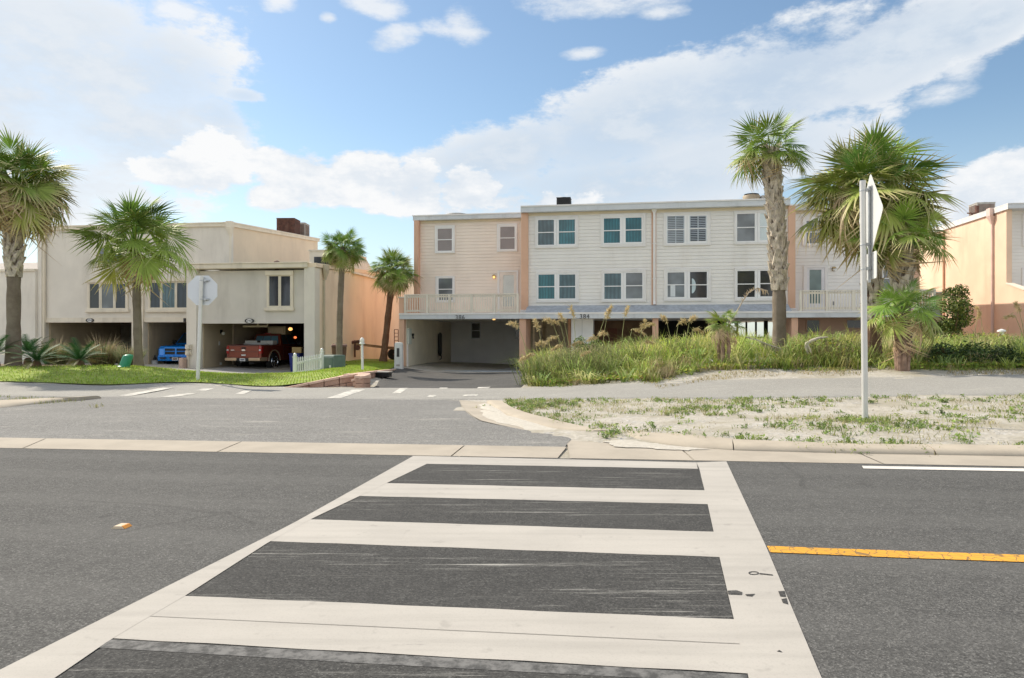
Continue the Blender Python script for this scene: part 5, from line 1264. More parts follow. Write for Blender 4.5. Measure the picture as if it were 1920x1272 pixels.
        for c in (rear_c, front_c):
            w_ = MB(); pr = [(.30,-.13),(.42,-.13),(.455,-.10),(.46,0),(.455,.10),(.42,.13),(.30,.13)]
            xx = s*(Wd-.12)
            v2 = []; f2 = []
            for r_, h_ in pr:
                for k in range(24): a_ = k*math.pi/12; v2.append((xx+h_, c+r_*math.cos(a_), wz+.06+r_*math.sin(a_)))
            for i in range(len(pr)-1):
                for k in range(24): f2.append((i*24+k, i*24+(k+1) % 24, (i+1)*24+(k+1) % 24, (i+1)*24+k))
            f2 += [tuple(range(24)), tuple(6*24+k for k in range(24))]
            wo = w_.add(v2, f2).build('wheel', M_tyre, e)
            rm = MB(); xo = xx+s*.132
            for k in range(6):
                a_ = k*math.pi/3+.3; ca, sa = math.cos(a_), math.sin(a_)
                rm.hexa([(xo, c+ca*.05-sa*.05, wz+.06+sa*.05+ca*.05),(xo, c+ca*.29-sa*.035, wz+.06+sa*.29+ca*.035),(xo, c+ca*.29+sa*.035, wz+.06+sa*.29-ca*.035),(xo, c+ca*.05+sa*.05, wz+.06+sa*.05-ca*.05),
                         (xo+s*.02, c+ca*.05-sa*.05, wz+.06+sa*.05+ca*.05),(xo+s*.015, c+ca*.29-sa*.035, wz+.06+sa*.29+ca*.035),(xo+s*.015, c+ca*.29+sa*.035, wz+.06+sa*.29-ca*.035),(xo+s*.02, c+ca*.05+sa*.05, wz+.06+sa*.05-ca*.05)])
            rm.tube([(xo,c,wz+.06),(xo+s*.03,c,wz+.06)], .08, 12)
            pts = [(xo+s*.008, c+.30*math.cos(a_), wz+.06+.30*math.sin(a_)) for a_ in np.linspace(0, 2*math.pi, 25)]; rm.tube(pts, .022, 6, caps=False)
            rm.build('rim', M_chrome, wo)
            fl = MB(); pts = [(s*(Wd+.012), c+(wr+.10)*math.cos(a_), .50+(wr+.10)*math.sin(a_)) for a_ in np.linspace(math.pi, 0, 14)]; fl.tube(pts, .032, 6); fl.build('wheel_flare', style['trim'], e)
        lo = MB(); lo.box(s*(Wd-.004), s*(Wd+.008), .02, .55, .52, .70); lo.build('rocker_trim', style['trim'], e)
    # tail
    MB().hexa([(-.84,-.02,.70),(.84,-.02,.70),(.84,.06,.70),(-.84,.06,.70),(-.84,-.035,1.30),(.84,-.035,1.30),(.84,.06,1.32),(-.84,.06,1.32)]).build('tailgate', paint, e, bevel=.02)
    mb = MB(); mb.box(-.84, .84, -.038, -.028, .98, .995); mb.box(-.84, .84, -.045, -.02, 1.285, 1.31); mb.build('tailgate_seam', style.get('seam', M_black), e)
    MB().box(-.13, .13, -.052, -.03, 1.14, 1.22).build('tailgate_handle', M_black, e, bevel=.01)
    mb = MB(); pts = [(.11*math.cos(a_), 1.07+.042*math.sin(a_)) for a_ in np.linspace(0, 2*math.pi, 16, endpoint=False)]; mb.prism(pts, -.055, -.03); mb.build('badge', M_chrome, e)
    MB().box(-.72, -.52, -.048, -.03, 1.055, 1.085).build('badge', M_chrome, e)
    MB().box(-.12, .12, -.048, -.03, .78, .85).build('sticker', M_metalw, e)
    for s in (-1, 1):
        o_ = MB().hexa([(s*.845,-.03,.88),(s*.99,-.02,.90),(s*.99,.16,.90),(s*.845,.02,.88),(s*.845,-.03,1.28),(s*1.0,-.02,1.26),(s*.995,.22,1.25),(s*.845,.02,1.28)]).build('tail_light', M_red, e, bevel=.012)
        MB().box(s*.865, s*.97, -.04, -.028, 1.04, 1.11).build('reverse_lens', M_lens, o_)
    for bx in ((-1.0, -.34, -.16, .0, .52, .68), (.34, 1.0, -.16, .0, .52, .68)): MB().box(*bx).build('rear_bumper', style['bumper'], e, bevel=.025)
    MB().box(-.34, .34, -.13, .0, .50, .66).build('bumper_centre', M_black, e, bevel=.01)
    o_ = MB().box(-.155, .155, -.145, -.132, .515, .655).build('number_plate', M_metalw, e); MB().box(-.11, .11, -.149, -.1455, .56, .61).build('plate_text', mat('plate_blue', (.06,.09,.2), .5), o_)
    mb = MB(); mb.box(-.05, .05, -.28, .1, .42, .50); mb.tube([(.35,-.1,.40),(.62,-.1,.40)], .03); mb.build('hitch', M_black, e)
    MB().box(-.6, .6, .6, 5.2, .42, .62).build('chassis', M_black, e)
    MB().box(-.18, .18, t0-.03, t0+.02, zt_-.02, zt_+.03).build('brake_lamp', M_red, cabo)
    # bed interior cover
    MB().box(-.86, .86, .08, 1.98, 1.325, 1.345).build('bed_cover', M_black, e)
    # nose
    gz0, gz1 = .72, 1.07
    mb = MB(); mb.box(-.60, .60, 5.66, 5.72, gz0, gz1); mb.build('grille', M_black, e, bevel=.01)
    mb = MB(); y0, y1 = 5.70, 5.745
    mb.box(-.64, .64, y0, y1, gz1-.02, gz1+.05); mb.box(-.64, .64, y0, y1, gz0-.04, gz0+.01); mb.box(-.66, -.59, y0, y1, gz0-.04, gz1+.05); mb.box(.59, .66, y0, y1, gz0-.04, gz1+.05); mb.box(-.045, .045, y0, y1+.01, gz0, gz1); mb.box(-.6, .6, y0, y1, .88, .92)
    mb.build('grille_bar', paint, e, bevel=.012)
    for s in (-1, 1):
        MB().hexa([(s*.68,5.60,.78),(s*.96,5.45,.80),(s*.97,5.3,.80),(s*.68,5.3,.78),(s*.68,5.70,1.0),(s*.96,5.58,.98),(s*.97,5.3,.98),(s*.68,5.3,1.0)]).build('headlight', M_lens, e, bevel=.015)
        MB().box(s*.5, s*.82, 5.835, 5.85, .50, .58).build('fog_slot', M_black, e)
    mb = MB(); mb.hexa([(-1.0,5.45,.38),(1.0,5.45,.38),(1.0,5.74,.38),(-1.0,5.74,.38),(-1.0,5.45,.66),(1.0,5.45,.66),(.98,5.80,.68),(-.98,5.80,.68)])
    mb.v = [(x, y+(.05 if y > 5.7 and abs(x) < .9 else 0), z) for x, y, z in mb.v]; mb.build('front_bumper', paint if style.get('painted') else M_chrome, e, bevel=.04)
    MB().box(-.3, .3, 5.80, 5.825, .50, .60).build('bumper_slot', M_black, e)
    o_ = MB().box(-.16, .16, 5.83, 5.845, .42, .57).build('number_plate', M_metalw, e); MB().box(-.12, .12, 5.846, 5.85, .455, .535).build('plate_text', M_rust, o_)
    return e
red = pickup(B.w(B.u(457.5, 1.2), 1.2, FLb), -B.t+R(-4.5), carpaint('maroon_paint', (.24,.05,.03)), 'maroon pickup backed to view inside garage 390', {'trim': mat('tan_cladding', (.42,.30,.19), .4, coat=.5), 'bumper': mat('tan_bumper', (.52,.38,.24), .3, metal=.3, coat=.6)})
red.scale = (.97, .97, .97)
blue = pickup(B.w(B.u(327, SB+1.2)+0, SB+.6, FLb+.02)+Vector((.6,5.6,0)), math.pi-B.t+R(6.5), carpaint('blue_paint', (.008,.26,.85)), 'bright blue pickup facing out of the garage next to garage 390', {'trim': carpaint('blue_trim', (.006,.2,.65)), 'bumper': M_chrome, 'painted': True})
# long pale board and toolbox across the bed of the maroon truck
mw = Matrix.Translation(red.location) @ Matrix.Rotation(red.rotation_euler.z, 4, 'Z') @ Matrix.Scale(.97, 4)
o = empty('toolbox', mw @ Vector((-.02,1.62,1.347)), red.rotation_euler.z, 'pale metal toolbox lying across the bed of the maroon pickup', 'toolbox')
mb = MB(); mb.box(-.80, -.06, -.2, .2, 0, .20); mb.box(.06, .80, -.2, .2, 0, .20); mb.box(-.06, .06, -.17, .17, 0, .13); mb.build('body', M_metalw, o, bevel=.015)
MB().box(-.09, .09, -.215, -.20, .10, .2).build('latch', M_black, o)
o = empty('surfboard', mw @ Vector((.03,1.05,1.347)), red.rotation_euler.z+R(2), 'white board lying flat in the bed of the maroon pickup', 'surfboard')
pts = [(.68*math.cos(a_), .20*math.sin(a_)) for a_ in np.linspace(0, 2*math.pi, 28, endpoint=False)]
MB().prism(pts, 0, .055, 'z').build('deck', mat('board_white', (.72,.74,.74), .3, coat=.5), o, bevel=.02)
# dark car behind the grasses in garage 394
e = empty('parked_car', B.w(B.u(222, SB+2.2), SB+2.2, FLb+.02), -B.t, 'dark car half hidden by grasses in garage 394', 'car')
M_dcar = carpaint('dark_car_paint', (.03,.035,.035))
MB().prism([(0,.35),(4.4,.35),(4.45,.7),(4.3,.85),(3.2,.95),(.3,1.05),(0,.95)], -.85, .85, 'x').build('body', M_dcar, e, bevel=.06)
MB().hexa([(-.76,.35,1.0),(.76,.35,1.0),(.76,3.2,.95),(-.76,3.2,.95),(-.6,.95,1.42),(.6,.95,1.42),(.6,2.3,1.42),(-.6,2.3,1.42)]).build('cabin', M_dcar, e, bevel=.06)
MB().add([(-.66,.40,1.06),(.66,.40,1.06),(.54,.88,1.38),(-.54,.88,1.38),(-.66,.375,1.075),(.66,.375,1.075),(.54,.855,1.395),(-.54,.855,1.395)], [(0,1,2,3),(7,6,5,4),(0,4,5,1),(1,5,6,2),(2,6,7,3),(3,7,4,0)]).build('rear_window', M_glass, e)
for s in (-1, 1):
    MB().box(s*.55, s*.84, -.03, .02, .75, .92).build('tail_light', M_red, e, bevel=.01)
    for c in (.85, 3.5): MB().tube([(s*.68,c,.31),(s*.88,c,.31)], .31, 18).build('wheel', M_tyre, e)
MB().box(-.84, .84, -.08, .05, .42, .62).build('bumper', M_acgrey, e, bevel=.03)
# ------------------------------------------------------------------ vegetation
M_leaf = leaf_mat('palm_leaf', .17, .52, .3)
M_grass = leaf_mat('grass_blade', .35, .6, .3)
M_sago = leaf_mat('sago_leaf', .15, .6, .2)
M_dead = leaf_mat('dead_leaf', .15, .85, .15)
def bark(name, c0, c1, ring=14):
    m, nt, b = new_mat(name); co = coords(nt)
    w = N(nt, 'ShaderNodeTexWave'); w.inputs['Scale'].default_value = ring; w.bands_direction = 'Z'; w.inputs['Distortion'].default_value = 3; w.inputs['Detail'].default_value = 3
    lk(nt, co, w.inputs['Vector'])
    n1 = noise(nt, co, 3, 5, .6); n2 = noise(nt, coords(nt, 'Object', (1,1,.15)), 40, 3, .6)
    c = mixc(nt, smooth(nt, n1, .3, .7), c0, c1); c = mixc(nt, mathn(nt, 'MULTIPLY', w.outputs[0], .3), c, tuple(x*.5 for x in c0)); c = mixc(nt, mathn(nt, 'MULTIPLY', n2, .35), c, tuple(x*.6 for x in c1))
    lk(nt, c, b.inputs['Base Color']); b.inputs['Roughness'].default_value = .95; b.inputs['Specular IOR Level'].default_value = .15
    bump(nt, b, mathn(nt, 'ADD', w.outputs[0], n2), .6, .02); return m
M_core = mat('boot_gap_shade', (.07,.055,.042), .95, .4, 6, 40, .6, .01)  # dark sleeve colour stands in for shade between the leaf boots
M_bark = bark('palm_bark', (.24,.19,.145), (.36,.30,.24)); M_bark2 = bark('palm_bark_red', (.22,.13,.085), (.33,.21,.14))
M_boot = mat('palm_boot', (.58,.51,.42), .95, .25, 7, 40, .7, .02, dirt=(.17,.13,.10), dscale=6, damt=.6)

def fan(rng, nl, Rr_, Lp, bend, spread, droop, fold, col, tipcol, tipmix, ragged=.12):
    V = []; T = []; Cc = []
    def add(v, c): V.append(v); Cc.append(c); return len(V)-1
    col = np.array(col); tipcol = np.array(tipcol)
    cb, sb = math.cos(bend), math.sin(bend)
    def put(x, y, z):       # blade coordinates with apex at origin -> bend down at the petiole end
        return (Lp + x*cb + z*sb, y, -x*sb + z*cb)
    pw = .022*Rr_/.8; pcol = col*1.25+np.array([.03,.03,.0])
    p = [add((0,-pw*1.4,0),pcol), add((0,pw*1.4,0),pcol), add((Lp,pw*.7,0),pcol), add((Lp,-pw*.7,0),pcol), add((0,0,-pw*1.8),pcol), add((Lp,0,-pw),pcol)]
    T += [(p[0],p[1],p[2]), (p[0],p[2],p[3]), (p[0],p[4],p[5]), (p[0],p[5],p[3]), (p[1],p[2],p[5]), (p[1],p[5],p[4])]
    da = 2*spread/nl
    for i in range(nl):
        a = -spread+da*(i+.5)+rng.normal(0, da*.15); ca, sa = math.cos(a), math.sin(a)
        L = Rr_*(.80+.20*max(0, ca))*(1+rng.normal(0, ragged)); ax = .22*Rr_*max(0, ca)
        hw = .46*L*math.tan(da*.52); dr = droop*(1+rng.normal(0, .35)); tm = np.clip(tipmix*1.25+rng.normal(0, .25), 0, 1); sd = rng.normal(0, .10)
        c0 = col*(1+rng.normal(0, .10)); c1 = c0*(1-tm*.55)+tipcol*tm*.55; c2 = c0*(1-tm)+tipcol*tm
        def pt(r, s, lift=0):
            x = ax+ca*r-sa*s; y = sa*r+ca*s; z = lift-fold*abs(sa)*r-dr*(r/Rr_)**2.6*Rr_*.55
            return put(x, y+sd*max(0, r-.5*L)*1, z)
        v0 = add(pt(0,0),c0); l1 = add(pt(.42*L,-hw),c0); r1 = add(pt(.42*L,hw),c0); m1 = add(pt(.42*L,0,hw*.7),c0)
        l2 = add(pt(.76*L,-hw*.40),c1); r2 = add(pt(.76*L,hw*.40),c1); tp = add(pt(L,0),c2)
        T += [(v0,l1,m1), (v0,m1,r1), (l1,l2,m1), (m1,l2,r2), (m1,r2,r1), (l2,tp,r2)]
    return np.array(V), np.array(T), np.clip(np.array(Cc), 0, 1)
def orient(V, az, el, roll, org):
    x = np.array([math.cos(el)*math.cos(az), math.cos(el)*math.sin(az), math.sin(el)])
    y0 = np.array([-math.sin(az), math.cos(az), 0]); z0 = np.cross(x, y0)
    y = y0*math.cos(roll)+z0*math.sin(roll); z = np.cross(x, y)
    return V[:, :1]*x+V[:, 1:2]*y+V[:, 2:3]*z+np.array(org)
class Soup:
    def __init__(s): s.V = []; s.T = []; s.C = []; s.n = 0
    def add(s, V, T, C): s.V.append(V); s.T.append(T+s.n); s.C.append(C); s.n += len(V)
    def build(s, name, m, parent=None):
        return np_mesh(name, np.concatenate(s.V), np.concatenate(s.T), m, np.concatenate(s.C), parent)
GREEN = [(.23,.36,.055), (.18,.31,.05), (.13,.24,.05)]; OLIVE = (.38,.35,.09); TAN = (.74,.57,.36); BROWN = (.26,.16,.09)
def palm_crown(seed, Rc, n, el0=84, el1=-42, old=.3, dead=5, nl=32, top_sq=1.0, yellow=0, tan_tips=.3, fr=.40, flat=.22, bright=1.0):
    rng = np.random.default_rng(seed); live = Soup(); deadS = Soup()
    for i in range(n):
        t = (i+.5)/n; az = i*2.39996+rng.normal(0, .18); el = R(el0+(el1-el0)*t**.9)+rng.normal(0, .10)
        s = Rc*(1+rng.normal(0, .06)); s *= 1-flat*max(0, math.sin(el)); Lp = s*(.34+.24*rng.random()); Rl = s*fr*(1+rng.normal(0, .10))
        bend = R(2+34*t)+rng.normal(0, .22)
        g = np.array(GREEN[rng.integers(0, 3)])*bright*(1+rng.normal(0, .16)); o = max(0, (t-(1-old))/max(old, .01)); o = max(o, rng.random()*.8 if rng.random() < old*.45 else 0)
        c = g*(1-o*.65)+np.array(OLIVE)*o*.65
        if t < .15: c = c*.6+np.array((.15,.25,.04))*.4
        if yellow and t > .3: c = c*(1-yellow)+np.array((.40,.40,.085))*yellow
        V, T, C = fan(rng, nl, Rl, Lp, bend, R(112+25*t), max(.05, .16+.38*t+rng.normal(0,.12)), .14+.28*t, c, TAN, (tan_tips*.4 if t < .25 else tan_tips)+.5*o)
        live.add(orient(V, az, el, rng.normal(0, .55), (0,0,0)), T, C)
    for i in range(dead):
        az = i*2*math.pi/dead+rng.normal(0, .4); el = R(-22)+rng.normal(0, .30); s = Rc*(.8+rng.normal(0, .08))
        col = np.array(TAN)*(.75+rng.uniform(0, .4))
        V, T, C = fan(rng, 18, s*.5, s*.45, R(50)+rng.normal(0, .15), R(95), 1.0, .7, col, BROWN, .4, .2)
        deadS.add(orient(V, az, el, rng.normal(0, .4), (0,0,-.08)), T, C)
    return live, deadS if dead else None
def boots(mb, axis, rad, z0, z1, rng, per=6, rowh=.165, scale=1.0):
    j = 0; z = z0
    while z < z1:
        for k in range(per):
            th = (k+.5*(j % 2))*2*math.pi/per+rng.normal(0, .07)
            c = axis(z); r0 = rad(z)
            for sg in (-1, 1):
                L = .34*scale*(1+rng.normal(0, .15)); dth = sg*.125*scale/r0*(1+rng.normal(0, .2)); out = .06*scale*(1+rng.normal(0, .4))
                w0, w1, tk = .062*scale, .036*scale, .022*scale
                p = []
                for (tt, w, oo) in ((0, w0, .0), (1, w1, out)):
                    zc = z+L*tt; cc = axis(min(zc, z1+.2)); a = th+dth*tt; rr = r0*(.97)+oo; dx, dy = math.cos(a), math.sin(a); tx, ty = -dy, dx
                    for (s_, q_) in ((-1, -tk), (1, -tk), (1, tk), (-1, tk)):
                        p.append((cc[0]+dx*(rr+q_)+tx*s_*w, cc[1]+dy*(rr+q_)+ty*s_*w, zc))
                mb.hexa(p)
        z += rowh*scale*(1+rng.normal(0, .06)); j += 1
def palm(name, base_px, Y, top, crown_r, trunk_r, label, group, seed, n=40, boot=None, bark=M_bark, pts=None, zbase=None, flare=1.25, bscale=1.0, **kw):
    """top: photo position of the crown's heart; boot: (photo y from, photo y to)"""
    b = OnG(base_px, Y); b.z -= .05
    e = empty(name, b, 0, label, 'palm tree', group)
    tp = W(top[0], top[1], Y)-b; H = tp.z; rng = np.random.default_rng(seed)
    def axis(z):
        t = max(0, z/H); bx = 0 if pts is None else pts*math.sin(min(1, t)*math.pi)
        return (tp.x*t+bx, tp.y*t, z)
    def rad(z):
        t = z/H; return trunk_r*(1+(flare-1)*max(0, 1-t*6)+.04*math.sin(z*5+seed)+.03*math.sin(z*11))*(1-.10*t)
    mb = MB(); zs = np.linspace(0, H+.1, 26); mb.tube([axis(z) for z in zs], [rad(z) for z in zs], 16)
    mb.build('trunk', bark, e, smooth=True)
    if boot:
        z0 = HC-(boot[0]-HY)/F*Y-b.z; z1 = HC-(boot[1]-HY)/F*Y-b.z
        MB().tube([axis(z) for z in np.linspace(z0, z1+.15, 12)], [rad(z)*.98 for z in np.linspace(z0, z1+.15, 12)], 14).build('boot_gap_shade', M_core, e, smooth=True)
        mb = MB(); boots(mb, axis, lambda z: rad(z)*1.02, z0, z1, rng, scale=bscale, per=max(5, int(6*trunk_r/.24/bscale)))
        mb.build('leaf_boot', M_boot, e)
    L, D = palm_crown(seed, crown_r, n, **kw)
    org = np.array([tp.x, tp.y, tp.z])
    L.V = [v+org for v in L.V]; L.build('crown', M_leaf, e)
    if D: D.V = [v+org for v in D.V]; D.build('dead_fronds', M_dead, e)
    return e
px2m = lambda px, Y: px*Y/F
GL = 'palms before the beige row'; GM = 'palms in the gap between the buildings'; GR = 'palms on the dune'
palm('palm_tree', 25, 25.0, (27,352), px2m(134,25), .225, 'tallest cabbage palm before the beige row, with a wide tan-tipped head and cross-hatched upper trunk', GL, 3, el0=70, n=92, bscale=1.45, boot=(520,395), old=.5, dead=14, tan_tips=.9, yellow=.25, el1=-38)
palm('palm_tree', 260, 25.2, (254,468), px2m(122,25.2), .145, 'slender palm with a spreading green head before the beige garages', GL, 8, fr=.46, flat=.1, n=36, boot=(535,490), old=.12, dead=2, nl=34, el1=-18, yellow=.25, bscale=.6, tan_tips=.12)
palm('palm_tree', 636, 31.0, (643,468), px2m(54,31), .14, 'straight thin palm standing by the brown bin before the peach wall', GM, 15, el0=74, n=60, old=.35, dead=7, pts=-.05, tan_tips=.25, bark=M_bark, el1=-45)
palm('palm_tree', 718, 38.0, (737,508), px2m(60,38), .175, 'leaning red-barked palm growing between the peach wall and the house row', GM, 21, el0=74, n=72, old=.35, dead=8, bark=M_bark2, tan_tips=.45, el1=-50, flare=1.35)
palm('palm_tree', 1461, 22.5, (1444,284), px2m(96,22.5), .205, 'tall palm with woven trunk standing before the middle houses', GR, 31, el0=68, fr=.45, flat=.15, bright=1.0, n=30, bscale=1.35, boot=(545,290), old=.25, dead=2, pts=.10, flare=1.08, tan_tips=.45, el1=-30)
palm('palm_tree', 1637, 21.4, (1632,362), px2m(150,21.4), .23, 'bushiest palm behind the diamond sign, its huge head full of tan leaf tips', GR, 47, el0=72, fr=.43, flat=.16, bright=1.35, n=92, bscale=1.3, boot=(600,385), old=.6, dead=20, bark=M_bark2, tan_tips=.9, yellow=.4, el1=-44)
palm('palm_tree', 1694, 20.2, (1690,455), px2m(112,20.2), .24, 'shorter palm with a low dark head rising just behind the bushy young palm', GR, 53, el0=60, n=34, bright=1.1, bscale=1.3, boot=(575,485), old=.3, dead=2, tan_tips=.55, el1=-18)
# young palms
def young(px, Y, top, r, label, seed, n, dead, stems, **kw):
    b = OnG(px, Y); b.z -= .03; e = empty('young_palm', b, 0, label, 'palm tree', 'young palms on the dune'); rng = np.random.default_rng(seed)
    tp = W(top[0], top[1], Y)-b
    L, D = palm_crown(seed, r, n, dead=dead, **kw); org = np.array(tp)
    L.V = [v+org for v in L.V]; L.build('crown', M_leaf, e)
    if D: D.V = [v+org for v in D.V]; D.build('dead_fronds', M_dead, e)
    mb = MB()
    for k in range(stems):
        a = k*2*math.pi/stems+.3; q_ = .10+.07*rng.random()
        mb.tube([(math.cos(a)*q_*.8, math.sin(a)*q_*.8, 0), (tp.x*.5+math.cos(a)*q_*1.2, math.sin(a)*q_*1.2, tp.z*.5), (tp.x+math.cos(a)*q_*.5, math.sin(a)*q_*.5, tp.z)], [.07,.05,.02], 7)
    mb.build('trunk', mat('young_palm_stems', (.30,.20,.15), .9, .35, 6, 30, .5, .01), e, smooth=True)
    return e
e = young(1692, 19.2, (1692,586), px2m(90,19.2), 'bushy young palm with grey-green fans and hanging dead leaves beneath the low dark palm head', 61, 22, 4, 9, fr=.46, old=.3, el0=80, el1=-28, tan_tips=.3)
S_ = Soup(); rng = np.random.default_rng(4)
for dx, hz in ((-.28,.15), (.30,.1), (-.1,.2)):
    V, T, C = fan(rng, 12, .42, .12, R(60), R(70), 1.3, 1.2, np.array(TAN)*.95, BROWN, .3, .2)
    S_.add(orient(V, 0 if dx > 0 else math.pi, R(-15), 0, (dx*.5,-.1,.75+hz)), T, C)
S_.build('hanging_dead_leaf', M_dead, e)
e = young(1358, 20.8, (1358,612), px2m(52,20.8), 'small young palm with a tall arching dead frond before the middle houses', 67, 18, 4, 5, old=.4, el0=78, el1=-15, tan_tips=.45)
b = Vector(e.location); mb = MB()
pts = [W(1362,618,20.8)-b, W(1378,590,20.7)-b, W(1392,566,20.6)-b, W(1404,549,20.5)-b, W(1420,540,20.5)-b, W(1440,545,20.5)-b]
mb.tube(pts, [.022,.02,.017,.014,.010,.006], 6); mb.build('dead_stalk', mat('dead_stalk', (.50,.42,.33), .9, .2, 8), e, smooth=True)
S_ = Soup()
for k in range(46):
    t = .40+.6*k/46; i = min(4, int(t*5)); p0 = pts[i].lerp(pts[i+1], t*5-i); L_ = .30*(1-.4*t)
    d = Vector((rng.normal(.15,.3), rng.normal(0,.3), -1+rng.normal(0,.25))).normalized() if t > .75 else Vector((rng.normal(-.3,.3), rng.normal(0,.3), .35+rng.normal(0,.3))).normalized()*.55
    w = Vector((.015,.01,0)); V = np.array([p0-w, p0+w, p0+d*L_]); c = np.array(TAN)*rng.uniform(.7,1.25) if k % 3 else np.array((.40,.36,.32))
    S_.add(V, np.array([[0,1,2]]), np.tile(np.clip(c,0,1), (3,1)))
S_.build('dead_leaflets', M_dead, e)

# cycads in the mulch bed
def sago(px, Y, r, label, seed, h=.18):
    b = OnG(px, Y); e = empty('sago_palm', b, 0, label, 'shrub', 'sago palms in the mulch bed'); rng = np.random.default_rng(seed); S_ = Soup()
    for i in range(24):
        az = i*2.39996; t = (i+.5)/24; el = R(72-66*t)+rng.normal(0,.06); L_ = r*(1+rng.normal(0,.08)); nseg = 22
        col = np.array((.035,.105,.03))*(1+rng.normal(0,.2)) if t < .8 else np.array((.16,.17,.05))
        V = []; T = []; C = []
        def arc(s): return np.array([s*L_, 0, -.38*L_*s*s])
        for k in range(nseg):
            s = .12+.88*k/nseg; p0 = arc(s); tg = arc(s+.02)-p0; tg /= np.linalg.norm(tg)
            ll = .34*L_*math.sin(math.pi*min(.97, .15+.8*(1-s)))**.7*.55
            for sg in (-1, 1):
                tip = p0+tg*ll*.6+np.array([0, sg*ll, .16*ll]); o_ = len(V)
                V += [p0-tg*.012, p0+tg*.022, tip]; T.append((o_, o_+1, o_+2)); C += [col, col, col*1.35]
            o_ = len(V); q0, q1 = arc(s), arc(min(1, s+.06)); V += [q0+[0,-.008,0], q0+[0,.008,0], q1+[0,0,.004]]; T.append((o_, o_+1, o_+2)); C += [col*1.3]*3
        S_.add(orient(np.array(V), az, el, rng.normal(0,.15), (0,0,h)), np.array(T), np.clip(np.array(C),0,1))
    S_.build('fronds', M_sago, e); MB().lathe([(.12,-.05),(.14,.08),(.10,.22),(.04,.26)], 0, 0, 12).build('trunk', M_bark2, e, smooth=True)
sago(69, 24.0, .88, 'dark green sago palm at the foot of the tallest palm', 1); sago(150, 24.3, .86, 'dark green sago palm between the tall palm and the tilted pedestal', 2)
sago(-8, 24.6, .95, 'leftmost sago palm, only partly in view', 3, .4); sago(52, 26.0, .8, 'pale sago palm behind the foot of the tallest palm', 5, .45)

def blades(P, H, Wd, lean, cols, rng, az=None):
    n = len(P); az = rng.uniform(0, 2*math.pi, n) if az is None else az
    H = np.broadcast_to(H, n); Wd = np.broadcast_to(Wd, n); lean = np.broadcast_to(lean, n)
    dx, dy = np.cos(az), np.sin(az); fa = rng.uniform(0, math.pi, n); wx, wy = np.cos(fa)*Wd/2, np.sin(fa)*Wd/2
    z = np.zeros(n)
    A_ = P-np.stack([wx, wy, z], 1); B_ = P+np.stack([wx, wy, z], 1)
    mid = P+np.stack([dx*lean*H*.38, dy*lean*H*.38, H*.62], 1); w2 = np.stack([wx, wy, z], 1)*.75
    tip = P+np.stack([dx*lean*H, dy*lean*H, H*(1-.45*np.minimum(lean, 1.3))], 1)
    V = np.stack([A_, B_, mid-w2, mid+w2, tip], 1).reshape(-1, 3)
    o = np.arange(n)[:, None]*5; T = np.concatenate([o+[0,1,3], o+[0,3,2], o+[2,3,4]], 1).reshape(-1, 3)
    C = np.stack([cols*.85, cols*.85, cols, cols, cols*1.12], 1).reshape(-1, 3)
    return V, T, np.clip(C, 0, 1)
def leaves(P, size, cols, rng, flat=.6):
    n = len(P); nrm = np.stack([rng.normal(0, flat, n), rng.normal(0, flat, n), np.ones(n)], 1); nrm /= np.linalg.norm(nrm, axis=1)[:, None]
    a = rng.normal(0, 1, (n, 3)); a -= nrm*(a*nrm).sum(1)[:, None]; a /= np.linalg.norm(a, axis=1)[:, None]; c = np.cross(nrm, a)
    s = np.broadcast_to(size, n)[:, None]
    V = np.stack([P-a*s, P+c*s*.45-nrm*s*.12, P+a*s, P-c*s*.45-nrm*s*.12], 1).reshape(-1, 3); o = np.arange(n)[:, None]*4
    T = np.concatenate([o+[0,1,2], o+[0,2,3]], 1).reshape(-1, 3)
    return V, T, np.clip(np.repeat(cols, 4, 0), 0, 1)
def palette(n, cols, rng, var=.18):
    cols = np.array(cols); c = cols[rng.integers(0, len(cols), n)]; return c*(1+rng.normal(0, var, (n, 1)))
# fountain grasses
def fountain(px, Y, h, r, label, seed, cols):
    b = OnG(px, Y); b.z -= .02; e = empty('fountain_grass', b, 0, label, 'grass clump', 'fountain grasses by the garages'); rng = np.random.default_rng(seed); n = 900
    rr = r*.35*np.sqrt(rng.random(n)); a = rng.uniform(0, 2*math.pi, n); P = np.stack([rr*np.cos(a), rr*np.sin(a), np.zeros(n)], 1)
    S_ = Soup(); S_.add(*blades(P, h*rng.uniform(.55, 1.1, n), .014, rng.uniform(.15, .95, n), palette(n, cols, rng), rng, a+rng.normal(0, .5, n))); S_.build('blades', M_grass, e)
    n = 46; P = P[:n]; S_ = Soup(); hh = h*rng.uniform(1.0, 1.35, n); V, T, C = blades(P, hh, .012, rng.uniform(.1, .5, n), palette(n, [(.45,.38,.26)], rng), rng, a[:n]); S_.add(V, T, C)
    S_.build('flower_stalks', M_grass, e)
pc = [(.30,.30,.13), (.22,.25,.10), (.42,.36,.22), (.16,.20,.08)]
fountain(104, 26.8, 1.0, .9, 'pale fountain grass clump behind the sago palms', 2, pc); fountain(193, 26.4, 1.15, 1.0, 'tall reddish fountain grass clump before garage 394', 3, pc+[(.42,.28,.2)]); fountain(243, 25.9, .95, .8, 'green-grey fountain grass behind the tilted green pedestal', 4, [(.24,.28,.14), (.17,.22,.10), (.38,.33,.2)])

